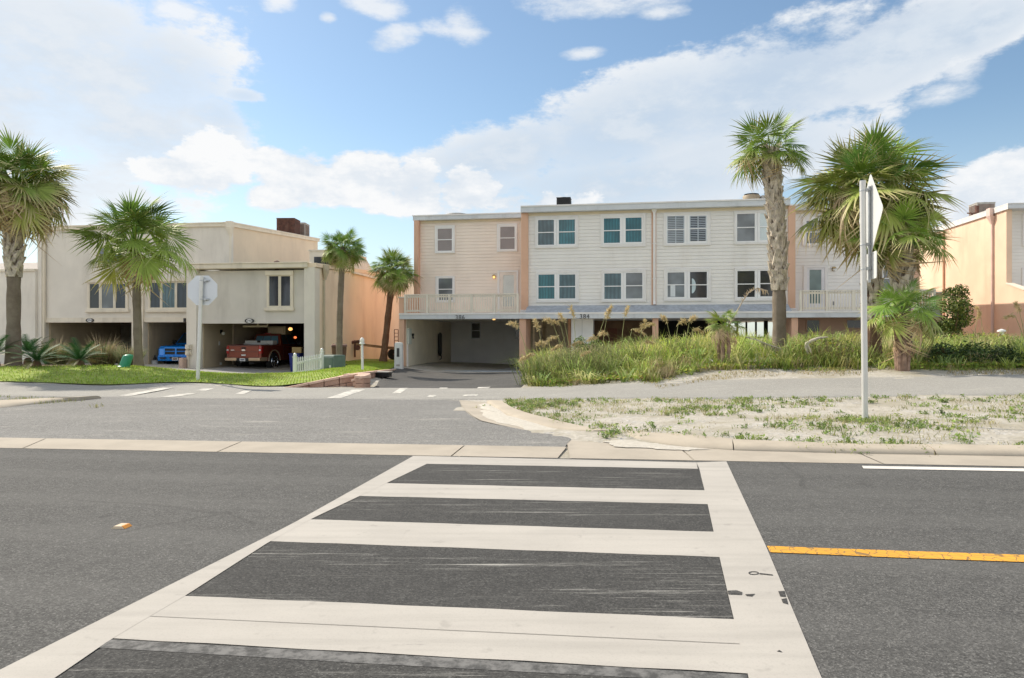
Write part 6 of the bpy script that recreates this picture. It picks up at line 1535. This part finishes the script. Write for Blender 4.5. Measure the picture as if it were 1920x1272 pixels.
# lawn
lawnA = [(-26,22.3), (-16,21.15), *[tuple(W(p, q_, Y)[:2]) for p, q_, Y in ((0,718,20.85),(200,725,20.45),(480,728,19.95),(523,728,20.05),(600,713,20.22),(658,703,20.42),(668,701,21.6),(692,697,25.7),(714,695,29.3),(739,692,33.7))]]
lawnB = [(-26,24.9), (-18,24.9), *[tuple(W(p, q_, Y)[:2]) for p, q_, Y in ((0,690,24.2),(140,690,24.4),(255,690,25.0),(350,690,27.6),(440,700,28.5),(560,700,28.7),(592,690,33.9),(690,674,42),(742,674,47))]]
wall_z = [None]*6+[.0]+[tuple(W(p, q_, Y))[2] for p, q_, Y in ((600,713,20.22),(658,703,20.42),(668,701,21.6),(692,697,25.7),(714,695,29.3),(739,692,33.7))]
wall_z = ([None]*(len(lawnA)-7)+wall_z[-7:])
lawn_dz = [0 if w is None or i_ == len(lawnA)-7 else max(0, w-.05-zz(*lawnA[i_])) for i_, w in enumerate(wall_z)]
ribbon('lawn', lawnA, lawnB, 240, 26, mat('lawn_ground', (.26,.34,.06), .95, .3, 3, 40, .6, .03, dirt=(.30,.26,.12), dscale=1.6, damt=.55), off=.03, dz=lawn_dz, label='bright green lawn mound before the beige row')
ribbon('mulch_bed', lawnB[:5], [(-26,36), (-18,36), *[tuple(W(p, 0, Y)[:2]) for p, Y in ((0,36),(140,36.5),(250,34))]], 30, 12, M_mulch, off=.02, label='brown mulch bed between lawn and beige row')
rng = np.random.default_rng(8)
def in_ribbon(A_, B_, n, rng, bias=1.0):
    a = resample(A_, 400); b = resample(B_, 400); i = rng.integers(0, 400, n*2)
    w = np.hypot(*(b[i]-a[i]).T); keep = rng.random(len(i)) < w/w.max(); i = i[keep][:n]; t = rng.random(len(i))**bias
    return a[i]*(1-t)[:, None]+b[i]*t[:, None], resample_dz(A_, lawn_dz, 400)[i]*(1-t)**1.5
S_ = Soup(); P2, dzz = in_ribbon(lawnA, lawnB, 52000, rng, 1.2)
P = np.concatenate([P2, (zf(P2[:, 0], P2[:, 1])+.025+dzz)[:, None]], 1); P = P[P2[:, 1] < 38]; n = len(P)
patch = np.clip(.5+.5*np.sin(P[:, 0]*1.3+2*np.sin(P[:, 1]*.9))*np.cos(P[:, 1]*1.7+P[:, 0]*.4), 0, 1)[:, None]
c = palette(n, [(.33,.50,.05), (.40,.54,.06), (.26,.44,.045), (.46,.47,.13)], rng)*(1-.25*patch)+np.array([.34,.30,.12])*.25*patch
S_.add(*blades(P, rng.uniform(.04, .10, n), .016, rng.uniform(.1, .9, n), c, rng)); 
tag(S_.build('grass', M_grass), 'short green lawn grass on the mound', 'grass', kind='stuff')

# dune vegetation
def front_Y(X):       # front of the vegetation for a world X
    return np.interp(X, [.4, 1.2, 3.6, 4.6, 6, 9, 11, 14, 20, 30], [19.4, 19.05, 18.75, 19.5, 20.2, 19.8, 19.2, 18.6, 18.0, 17.5])
def dune_pts(n, rng, depth=9.5, bias=1.6, x0=.5, x1=27):
    X = rng.uniform(x0, x1, n); Y = front_Y(X)+rng.random(n)**bias*depth+rng.normal(0, .12, n)
    k = X < (Y-0)*.75+1; X, Y = X[k], Y[k]
    return np.stack([X, Y, zf(X, Y)-.02], 1)
rng = np.random.default_rng(19); S_ = Soup()
# tussocks of grass
cl = dune_pts(2300, rng)
def fieldn(P, s, ph): return .5+.25*np.sin(P[:, 0]*s+ph+1.7*np.sin(P[:, 1]*s*.7+ph))+.25*np.cos(P[:, 1]*s*1.3-P[:, 0]*s*.5+2*ph)
gap_ = fieldn(cl, 2.4, 5.0) > .22; cl = cl[gap_]; hgt = .28+.62*fieldn(cl, 1.4, .4)*rng.uniform(.6, 1.25, len(cl))+.22*np.clip(cl[:, 1]-front_Y(cl[:, 0])-1.2, 0, 1)*np.clip((13-cl[:, 0])/3, 0, 1); hgt = np.where(cl[:, 1]-front_Y(cl[:, 0]) < .5, hgt*.6, hgt)
clump_shade = fieldn(cl, .8, 2.2)  # field darkens whole clumps, shading put into the blade colours
k = 17; n = len(cl)*k
Pb = np.repeat(cl, k, 0)+np.concatenate([rng.normal(0, .09, (n, 2)), np.zeros((n, 1))], 1); hh = np.repeat(hgt, k)*rng.uniform(.55, 1.25, n)
c0 = palette(len(cl), [(.38,.48,.085), (.29,.42,.08), (.48,.52,.12), (.54,.50,.19)], rng); dry = ((rng.random(len(cl)) < .12) | (fieldn(cl, 1.0, 4.2) > .80))[:, None]; c0 = np.where(dry, np.array([[.50,.42,.25]]), c0); c0 = c0*(.50+.85*clump_shade[:, None])
cc = np.repeat(c0, k, 0)*(1+rng.normal(0, .2, (n, 1)))
S_.add(*blades(Pb, hh, .020, rng.uniform(.15, 1.1, n), cc, rng))
# low leafy vines and small shrubs in drifts
vl = dune_pts(46000, rng, 8, 1.5); fl = fieldn(vl, 1.25, 1.1); keep = fl > .45; vl = vl[keep]; fl = fl[keep]; n = len(vl)
hv = (.08+.62*np.clip(fl-.42, 0, .5)/.5)*rng.random(n)**.6; hv = np.where(vl[:, 1]-front_Y(vl[:, 0]) < .6, np.minimum(hv, .16), hv)
vl[:, 2] += hv; S_.add(*leaves(vl, rng.uniform(.03, .065, n), palette(n, [(.26,.40,.06), (.33,.45,.075), (.46,.46,.08), (.20,.31,.055), (.32,.24,.09)], rng, .22), rng, .8))
lc = dune_pts(620, rng, 8, 1.3); k = 15; n = len(lc)*k
hL = rng.uniform(.65, 1.15, len(lc))*np.where(lc[:, 1]-front_Y(lc[:, 0]) < .7, .6, 1); Pb = np.repeat(lc, k, 0)+np.concatenate([rng.normal(0, .05, (n, 2)), np.zeros((n, 1))], 1)
cc = np.repeat(palette(len(lc), [(.42,.50,.14), (.34,.46,.12), (.50,.50,.22), (.30,.42,.14)], rng), k, 0)*(1+rng.normal(0, .15, (n, 1)))
S_.add(*blades(Pb, np.repeat(hL, k)*rng.uniform(.6, 1.15, n), .024, rng.uniform(.5, 1.5, n), cc, rng))
tag(S_.build('dune_vegetation', M_grass), 'tangled grasses and vines covering the dune before the house row', 'dune plants', kind='stuff')
# creeping runners in front
S_ = Soup(); n = 5200; X = rng.uniform(1.0, 22, n); Y = front_Y(X)-np.abs(rng.normal(0, .28, n)); kk = fieldn(np.stack([X, Y], 1), 2.3, .3) > .55; X, Y = X[kk], Y[kk]; n = len(X)
P = np.stack([X, Y, zf(X, Y)+rng.uniform(.01, .07, n)], 1); S_.add(*leaves(P, rng.uniform(.02, .045, n), palette(n, [(.22,.33,.06), (.28,.37,.08), (.40,.34,.13)], rng), rng, .7))
# straw on the bare sand
n = 5000; X = rng.uniform(3.5, 22, n); Y = front_Y(X)-rng.random(n)*1.5; P = np.stack([X, Y, zf(X, Y)], 1); kk = fieldn(P, 1.9, 2.0) > .5; P = P[kk]; n = len(P)
S_.add(*blades(P, rng.uniform(.03, .13, n), .012, rng.uniform(.5, 1.3, n), palette(n, [(.46,.37,.20), (.38,.30,.15), (.32,.30,.12)], rng), rng))
# weeds on the roadside strip of sand
kl = np.array([G2(*p, .13) for p in ((960,752),(1057,790),(1176,808),(1282,815),(1610,833),(1920,835))]+[(16,7.0)]); pnr = np.array([p[:2] for p in (W(940,748,15.95),W(1100,750,15.75),W(1400,748,15.25),W(1900,742,14.55))]+[(20,13.3)])
def strip_pts(n, rng):
    a = resample(kl, 300); b = resample(pnr, 300); i = rng.integers(0, 300, n); t = rng.random(n); return a[i]*(1-t)[:, None]+b[i]*t[:, None], t
cP, ct = strip_pts(2600, rng); f = fieldn(cP, 1.5, .9)
dens = np.where(ct > .85, .85, np.where(ct < .12, .6, np.clip(f*1.5-.35, .06, 1))); cP = cP[rng.random(len(cP)) < dens]
extra = G(1622, 782, .16); ex = np.array([[extra.x+rng.normal(.12,.42), extra.y+rng.normal(0,.22)] for _ in range(46)]); e2 = G(960, 757, .1); ex2 = np.array([[e2.x+.35+rng.normal(0,.4), e2.y+.15+rng.normal(0,.16)] for _ in range(26)]); e3 = G(1155, 815, .05); ex3 = np.array([[e3.x+rng.normal(0,.10), e3.y+rng.normal(0,.10)] for _ in range(10)])
e4 = np.array([[G(px_, 828, .13).x+rng.normal(0,.1), G(px_, 829, .13).y+rng.normal(.12,.12)] for px_ in rng.uniform(1540, 1760, 50)])
cP = np.concatenate([cP, ex, ex2, ex3, e4]); cz = zf(cP[:, 0], cP[:, 1]); m_ = len(cP); k = 13; n = m_*k
sp_ = np.repeat(rng.uniform(.03, .10, m_), k)
Pb = np.repeat(np.concatenate([cP, cz[:, None]], 1), k, 0); off = rng.normal(0, 1, (n, 2))*sp_[:, None]; Pb[:, :2] += off
typ = rng.random(m_); colr = np.where((typ < .35)[:, None], palette(m_, [(.36,.36,.14), (.42,.38,.19)], rng), palette(m_, [(.21,.30,.07), (.17,.25,.07), (.28,.34,.10)], rng)); cc = np.repeat(colr, k, 0)*(1+rng.normal(0, .2, (n, 1)))
S_.add(*blades(Pb, np.repeat(rng.uniform(.035, .11, m_), k)*rng.uniform(.5, 1.3, n), .009, rng.uniform(.3, 1.2, n), cc, rng))
sel = np.repeat(typ > .45, k); P = Pb[sel].copy(); P[:, 2] += rng.uniform(.01, .06, len(P)); S_.add(*leaves(P, rng.uniform(.016, .04, len(P)), cc[sel], rng, .7))
# twigs, shells and straw bits on the sand
q1, _ = strip_pts(16000, rng); f1 = fieldn(q1, 1.1, 3.1); q1 = q1[f1 > .56]; P = np.concatenate([q1, zf(q1[:, 0], q1[:, 1])[:, None]], 1); n = len(P)
S_.add(*blades(P, rng.uniform(.02, .09, n), .008, rng.uniform(.5, 1.4, n), palette(n, [(.46,.41,.22), (.40,.38,.17), (.52,.46,.28), (.30,.34,.12)], rng), rng))
q0, _ = strip_pts(3200, rng); P = np.concatenate([q0, (zf(q0[:, 0], q0[:, 1])+.006)[:, None]], 1); n = len(P)
S_.add(*leaves(P, rng.uniform(.006, .02, n), palette(n, [(.24,.19,.13), (.38,.34,.28), (.30,.29,.28), (.16,.12,.08)], rng), rng, .4))
# tufts at the left kerb
X = rng.uniform(-13, -8.2, 900); Y = 14.9-(X+10)*.45+rng.uniform(.1, 1.1, 900); P = np.stack([X, Y, zf(X, Y)], 1); kk = (fieldn(P, 2.2, .1) > .5); P = P[kk]; n = len(P)
S_.add(*blades(P, rng.uniform(.04, .12, n), .012, rng.uniform(.2, 1, n), palette(n, [(.2,.26,.06), (.36,.34,.14)], rng), rng))
tag(S_.build('weeds', M_grass), 'low weeds and straw scattered over the bare sand', 'weeds', kind='stuff')

# sea oats: stalks with drooping golden heads
M_oat = leaf_mat('seed_head', .3, .8, .2)
def sea_oats(stalks, Y, label, seed):
    """stalks: (photo base x, base y, tip x, tip y, droop)"""
    rng = np.random.default_rng(seed); b = OnG(stalks[0][0], Y); e = empty('sea_oats', b, 0, label, 'sea oats', 'sea oats along the dune')
    st = MB(); S_ = Soup()
    for bx, by, tx, ty, dr in stalks:
        p0 = W(bx, by, Y)-b; p3 = W(tx, ty, Y)-b; p0.z = min(p0.z, .15); L_ = (p3-p0).length
        d = 1 if tx >= bx else -1; hd = L_*.16+.14
        pts = [p0, p0.lerp(p3, .35)+Vector((-d*.02*L_,0,0)), p0.lerp(p3, .7)+Vector((-d*.02*L_,0,.01)), p3]
        q = [p3+Vector((d*hd*.35*(.4+dr), 0, hd*.45*(1-dr)-.0*dr)), p3+Vector((d*hd*.8*(.35+dr), 0, hd*(.85*(1-dr)-.45*dr)))]
        st.tube(pts+[q[0]], [.010,.009,.008,.006,.004], 5)
        path = [pts[3], q[0], q[1]]
        for k in range(110):
            t = rng.random()*2; i = min(1, int(t)); pp = path[i].lerp(path[i+1], t-i)
            dd = Vector((rng.normal(0,.35)+d*.2*dr, rng.normal(0,.35), -.55*dr-.1+rng.normal(0,.35)+.5*(1-dr))).normalized()*rng.uniform(.06,.15)
            w = Vector((rng.normal(0,1), rng.normal(0,1), rng.normal(0,.5))).normalized()*.013; c = np.array((.66,.54,.30))*rng.uniform(.75,1.2)
            V = np.array([pp, pp+dd*.55+w, pp+dd, pp+dd*.55-w]); S_.add(V, np.array([[0,1,2],[0,2,3]]), np.tile(np.clip(c,0,1), (4,1)))
    st.build('stems', mat('oat_stem', (.30,.31,.13), .8, .25, 8), e); S_.build('seed_heads', M_oat, e)
    n = 90; P = np.concatenate([rng.normal(0, .18, (n, 2)), np.zeros((n, 1))], 1); S_ = Soup()
    S_.add(*blades(P, rng.uniform(.6, 1.25, n), .018, rng.uniform(.3, 1.2, n), palette(n, [(.16,.22,.06), (.22,.26,.09), (.30,.30,.13)], rng), rng)); S_.build('leaves', M_grass, e)
sea_oats([(1000,715,972,612,.5)], 20.0, 'single sea oat stalk leaning across the pink pier', 1)
sea_oats([(1010,705,992,668,1), (1020,705,1004,662,1)], 19.8, 'short sea oats with curled pale heads at the foot of the pink pier', 2)
sea_oats([(1022,690,1010,618,.1), (1030,690,1022,645,.6)], 20.6, 'upright thin sea oats just beside the pink pier', 3)
sea_oats([(1062,690,1036,604,.5), (1068,690,1050,606,.6), (1072,690,1058,604,.2)], 21.2, 'cluster of three golden sea oats between the pink pier and the white closet', 4)
sea_oats([(1070,700,1046,630,1), (1085,700,1056,646,1)], 20.4, 'wide drooping sea oat heads low before the tan carport wall', 5)
sea_oats([(1077,690,1076,597,.0)], 21.5, 'dark upright sea oat in front of the white closet edge', 6)
sea_oats([(1108,690,1136,590,.25), (1128,690,1137,600,.1)], 21.0, 'tall slanting sea oat just below the number 384', 7)
sea_oats([(1140,690,1120,632,.9), (1148,690,1140,625,.7), (1100,700,1092,640,.9)], 20.8, 'sea oats with heavy brown heads between the white closet and the brown panel', 8)
sea_oats([(1165,690,1171,595,.05), (1170,690,1186,616,1)], 21.2, 'sea oats with one very broad drooping head before the brown panel', 9)
sea_oats([(1200,690,1203,618,.1), (1192,690,1210,640,.8)], 21.0, 'thin upright sea oat just before the downspout pier', 10)
sea_oats([(1262,665,1250,603,.3), (1266,665,1272,606,.5), (1230,665,1228,606,.9)], 21.6, 'golden sea oats standing over the downspout pier', 11)
sea_oats([(1284,660,1293,602,.4), (1290,660,1300,616,.9)], 21.8, 'sea oats with yellow heads beside the small young palm', 12)
sea_oats([(1130,705,1108,658,1)], 20.0, 'lowest sea oat with a curled head among the front grasses', 13)
sea_oats([(1925,640,1912,586,.1), (1930,640,1903,592,.8)], 20.5, 'pale sea oats before the low wing wall of the salmon building', 14)
sea_oats([(1826,640,1832,600,.1), (1843,632,1838,588,.2)], 25.0, 'thin bare sea oat stalks before the salmon wall', 15)

# shrubs
def shrub(px, Y, w, h, label, seed, cols, n=5200, name='shrub', size=(.03,.06), zc=None, cat='shrub', flowers=None):
    b = OnG(px, Y); e = empty(name, b, 0, label, cat); rng = np.random.default_rng(seed)
    k = 26; cen = np.stack([rng.normal(0, w*.27, k), rng.normal(0, w*.25, k), h*(.18+.72*rng.random(k))], 1); cen[:, :2] *= (1.15-.5*np.abs(cen[:, 2:3]/h-.4)); rad = w*.17*(1+rng.random(k)*.6)
    i = rng.integers(0, k, n); d = rng.normal(0, 1, (n, 3)); d /= np.linalg.norm(d, axis=1)[:, None]; P = cen[i]+d*rad[i][:, None]*(rng.random(n)**.4)[:, None]; P[:, 2] = np.abs(P[:, 2])
    S_ = Soup(); tone = (.75+.5*rng.random(k))[i][:, None]; S_.add(*leaves(P, rng.uniform(*size, n), palette(n, cols, rng)*tone, rng, 1.1)); S_.build('foliage', M_leaf, e)
    mb = MB()
    for j in range(7): mb.tube([(rng.normal(0,.05),rng.normal(0,.05),-.1), tuple(cen[j]*.5), tuple(cen[j])], [.035,.025,.01], 6)
    mb.build('stem', M_bark2, e)
    if flowers:
        P = cen[rng.integers(0, k, 60)]+rng.normal(0, .12, (60, 3)); S_ = Soup(); S_.add(*leaves(np.abs(P)*[1,1,1], .05, palette(60, [flowers], rng), rng, 1)); S_.build('flowers', M_leaf, e)
shrub(1783, 31.5, 1.9, 3.3, 'tall yellow-green shrub filling the gap beside the salmon wall', 71, [(.15,.20,.03), (.09,.14,.03), (.22,.24,.05), (.06,.09,.025)], 9000, size=(.04,.08))
shrub(1816, 30.5, .9, .9, 'small shrub with red flowers at the foot of the salmon wall', 72, [(.05,.09,.03), (.10,.06,.03)], 1800, flowers=(.45,.03,.02))
shrub(1800, 19.9, 1.2, .52, 'low dark green shrub beside the bushy young palm', 73, [(.06,.11,.03), (.04,.08,.025), (.11,.16,.04)], 2600)
shrub(1876, 19.8, 1.1, .42, 'low dark spreading shrub near the bollard lamp', 74, [(.07,.12,.035), (.045,.08,.025), (.13,.17,.05)], 2200)
shrub(1765, 20.4, .9, .35, 'low reddish leafed shrub at the dune front', 75, [(.20,.12,.05), (.12,.13,.03), (.14,.06,.03)], 1800)
shrub(1100, 26.0, 1.1, .85, 'rounded green shrub in front of the white closet', 76, [(.12,.20,.03), (.16,.24,.04), (.08,.14,.03)], 3600)

# driftwood and fallen frond
b = OnG(1515, 20.6); e = empty('driftwood', b, 0, 'bleached forked branch lying in the dune plants', 'branch')
M_drift = mat('bleached_wood', (.50,.45,.37), .9, .2, 8, 40, .5, .01)
mb = MB(); ps = [W(1516,664,20.6)-b, W(1511,650,20.6)-b, W(1512,645,20.6)-b, W(1522,639,20.55)-b, W(1535,634,20.5)-b, W(1552,632.5,20.5)-b]
mb.tube(ps, [.035,.045,.05,.045,.035,.018], 8); mb.build('branch', M_drift, e, smooth=True); MB().tube([W(1513,646,20.6)-b, W(1519,655,20.5)-b, W(1521,663,20.45)-b], [.04,.03,.02], 7).build('fork', M_drift, e, smooth=True)
b = OnG(1440, 21.0); e = empty('fallen_frond', b, 0, 'grey dry palm frond fallen beside the tall palm trunk', 'palm frond')
mb = MB(); ps = [W(1398,632,21)-b, W(1420,638,20.9)-b, W(1440,646,20.8)-b, W(1465,654,20.7)-b]; mb.tube(ps, [.02,.02,.017,.008], 6); mb.build('stalk', M_drift, e, smooth=True)
S_ = Soup(); rng = np.random.default_rng(5)
for k in range(34):
    t = .45+.55*k/34; i = min(2, int(t*3)); p0 = ps[i].lerp(ps[i+1], t*3-i); d = Vector((rng.normal(.15,.2), rng.normal(0,.3), -.5+rng.normal(0,.25)))*.32; w = Vector((.012,.008,0))
    S_.add(np.array([p0-w, p0+w, p0+d]), np.array([[0,1,2]]), np.tile(np.array((.36,.31,.25))*rng.uniform(.7,1.2), (3,1)))
S_.build('leaflets', M_dead, e)
# ------------------------------------------------------------------ sky, clouds, sun
SUN = Vector((-.85, .65, 1.0)).normalized()
s_el = math.asin(SUN.z); s_az = math.atan2(SUN.x, SUN.y)
wld = bpy.data.worlds.new('World'); scn.world = wld; wld.use_nodes = True
nt = wld.node_tree; bg = nt.nodes['Background']
sky = nt.nodes.new('ShaderNodeTexSky'); sky.sky_type = 'NISHITA'; sky.sun_disc = False
sky.sun_elevation = s_el; sky.sun_rotation = s_az; sky.air_density = 1.0; sky.dust_density = .6; sky.ozone_density = 1.6; sky.altitude = 0
tc = nt.nodes.new('ShaderNodeTexCoord'); sp = nt.nodes.new('ShaderNodeSeparateXYZ'); lk(nt, tc.outputs['Generated'], sp.inputs[0])
X_, Y_, Z_ = sp.outputs
M = lambda op, a, b=None, c=None, cl=False: mathn(nt, op, a, b, c, cl)
az = M('MULTIPLY', M('ARCTAN2', X_, Y_), 57.2958); el = M('MULTIPLY', M('ARCSINE', Z_), 57.2958)
def AE(px, py):
    a = math.atan((px-CX)/F); return math.degrees(a), math.degrees(math.atan((HY-py)/F*math.cos(a)))
dirv = tc.outputs['Generated']
def wn(scale, detail, rough, zs=1.6, off=(0,0,0)):
    mp = nt.nodes.new('ShaderNodeMapping'); mp.inputs['Scale'].default_value = (1,1,zs); mp.inputs['Location'].default_value = off
    lk(nt, dirv, mp.inputs[0]); return noise(nt, mp.outputs[0], scale, detail, rough)
n_big = wn(3.2, 3, .5, off=(3.1,.4,1.2)); n_med = wn(8, 10, .64, 2.3); n_fine = wn(26, 6, .65, off=(.7,.2,.4)); n_wisp = wn(16, 8, .66, 2.6, off=(1.7,5.2,.4))
def ell(px, py, rx, ry, rot=0, amp=1.0):
    a0, e0 = AE(px, py); k = math.degrees(1/F); c, s = math.cos(R(rot)), math.sin(R(rot))
    dx = M('SUBTRACT', az, a0); dy = M('SUBTRACT', el, e0)
    qx = M('MULTIPLY', M('ADD', M('MULTIPLY', dx, c), M('MULTIPLY', dy, s)), 1/(rx*k)); qy = M('MULTIPLY', M('SUBTRACT', M('MULTIPLY', dy, c), M('MULTIPLY', dx, s)), 1/(ry*k))
    r2 = M('ADD', M('MULTIPLY', qx, qx), M('MULTIPLY', qy, qy))
    return M('MULTIPLY', M('MAXIMUM', M('SUBTRACT', 1.0, r2), -1.0), amp)
def union(L):
    o = L[0]
    for x in L[1:]: o = M('SMOOTH_MAX', o, x, .35) if False else M('MAXIMUM', o, x)
    return o
big = union([ell(90,150,330,215,0), ell(300,150,165,115,-12), ell(240,250,230,90,-6), ell(400,215,95,55,-8), ell(455,180,50,16), ell(60,330,260,90,0,.7),
             ell(940,300,250,75,14), ell(1180,240,330,110,16), ell(1420,170,300,110,14), ell(1660,105,215,80,16), ell(1830,55,110,48,16), ell(1150,350,420,75,3), ell(1400,290,260,80,5,.8)])
cum = union([ell(400,300,70,55), ell(360,325,110,40), ell(500,300,70,28,0,.7), ell(560,335,85,55), ell(520,370,60,28), ell(690,335,100,55), ell(780,350,70,55), ell(640,365,120,25), ell(880,355,80,50), ell(760,385,110,22,0,.8), ell(1000,380,160,30,0,.7),
             ell(1870,335,90,42,8), ell(1850,385,110,40), ell(1930,320,80,45)])
sml = union([ell(872,48,48,34,-8), ell(745,70,62,24,12), ell(830,55,60,20,0,.6), ell(700,12,70,22,-6), ell(520,6,38,20), ell(616,34,20,12), ell(1130,8,190,26,0), ell(1090,101,46,13,4), ell(340,28,70,24,-8), ell(1800,130,45,30), ell(1770,170,60,26,10,.8), ell(1240,22,60,16)])
# the rest of the sky (behind and above the view) gets a loose cloud cover added for white fill light
offv = M('MAXIMUM', smooth(nt, M('ABSOLUTE', az), 40, 52), smooth(nt, el, 30, 42))
rest = M('MULTIPLY', M('SUBTRACT', M('MULTIPLY', n_big, 3.4), 1.3), offv)
fb_ = M('ADD', big, M('MULTIPLY', M('SUBTRACT', n_med, .5), 3.0)); fb_ = M('ADD', fb_, M('MULTIPLY', M('SUBTRACT', n_fine, .5), .7))
fc_ = M('ADD', cum, M('MULTIPLY', M('SUBTRACT', n_med, .5), 2.4)); fc_ = M('ADD', fc_, M('MULTIPLY', M('SUBTRACT', n_fine, .5), 1.3))
fs_ = M('ADD', sml, M('MULTIPLY', M('SUBTRACT', n_wisp, .5), 2.6))
fr_ = M('ADD', rest, M('MULTIPLY', M('SUBTRACT', n_med, .5), 1.6))
mb_ = smooth(nt, fb_, -.02, .55); mc_ = smooth(nt, fc_, .02, .50); ms_ = M('MULTIPLY', smooth(nt, fs_, -.05, 1.15), .85); mr_ = M('MULTIPLY', smooth(nt, fr_, .1, .5), offv)
mask = M('MAXIMUM', M('MAXIMUM', M('MULTIPLY', mb_, M('ADD', .70, M('MULTIPLY', smooth(nt, n_med, .38, .6), .28))), mc_), M('MAXIMUM', ms_, mr_))
# brightness: sunlit rims and billows, greyer bodies
billow = smooth(nt, M('ADD', M('MULTIPLY', n_med, .7), M('MULTIPLY', n_fine, .3)), .36, .62)
rim = M('SUBTRACT', 1.0, smooth(nt, fb_, .3, 1.1))
lum = M('ADD', M('MULTIPLY', rim, .42), M('MULTIPLY', billow, .40)); lum = M('MAXIMUM', lum, M('MULTIPLY', mc_, M('ADD', .35, M('MULTIPLY', billow, .65)))); lum = M('MAXIMUM', lum, M('MULTIPLY', ms_, .9))
glow = smooth(nt, az, 5, -34)      # brighter towards the sun's side of the sky
lum = M('MINIMUM', M('ADD', lum, M('MULTIPLY', glow, .18)), 1.0)
CL_LO, CL_HI = (.35,.42,.50), (.60,.605,.61)
ccol0 = mixc(nt, lum, CL_LO, CL_HI)
ccol = mixc(nt, M('MULTIPLY', offv, .8), ccol0, (.74,.735,.725))  # unseen clouds made brighter to lift the shaded fronts
SKY_K = .092
skyc = nt.nodes.new('ShaderNodeMix'); skyc.data_type = 'RGBA'; skyc.blend_type = 'MULTIPLY'; skyc.inputs[0].default_value = 1
lk(nt, sky.outputs[0], skyc.inputs[6]); skyc.inputs[7].default_value = (SKY_K*.98, SKY_K*1.03, SKY_K*.99, 1)
# moist air whitens the lowest sky
haze = M('MULTIPLY', smooth(nt, el, 17, 0), .5)
skyh = mixc(nt, haze, skyc.outputs[2], (.50,.575,.61))
fin = mixc(nt, mask, skyh, ccol)
lk(nt, fin, bg.inputs[0]); bg.inputs[1].default_value = 1.0
sun = bpy.data.lights.new('sun', 'SUN'); suno = bpy.data.objects.new('sun', sun); COL.objects.link(suno)
sun.energy = 3.3; sun.angle = R(.55); sun.color = (1, .90, .76)
suno.rotation_euler = (-SUN).to_track_quat('-Z', 'Y').to_euler(); suno.location = (-30, 20, 40)
wld.cycles.sampling_method = 'MANUAL'; wld.cycles.sample_map_resolution = 512
scn.view_settings.view_transform = 'Standard'; scn.view_settings.look = 'None'; scn.view_settings.exposure = .68; scn.view_settings.gamma = 1
scn.cycles.max_bounces = 7; scn.cycles.diffuse_bounces = 4; scn.cycles.glossy_bounces = 3; scn.cycles.transparent_max_bounces = 6; scn.cycles.caustics_reflective = False; scn.cycles.caustics_refractive = False
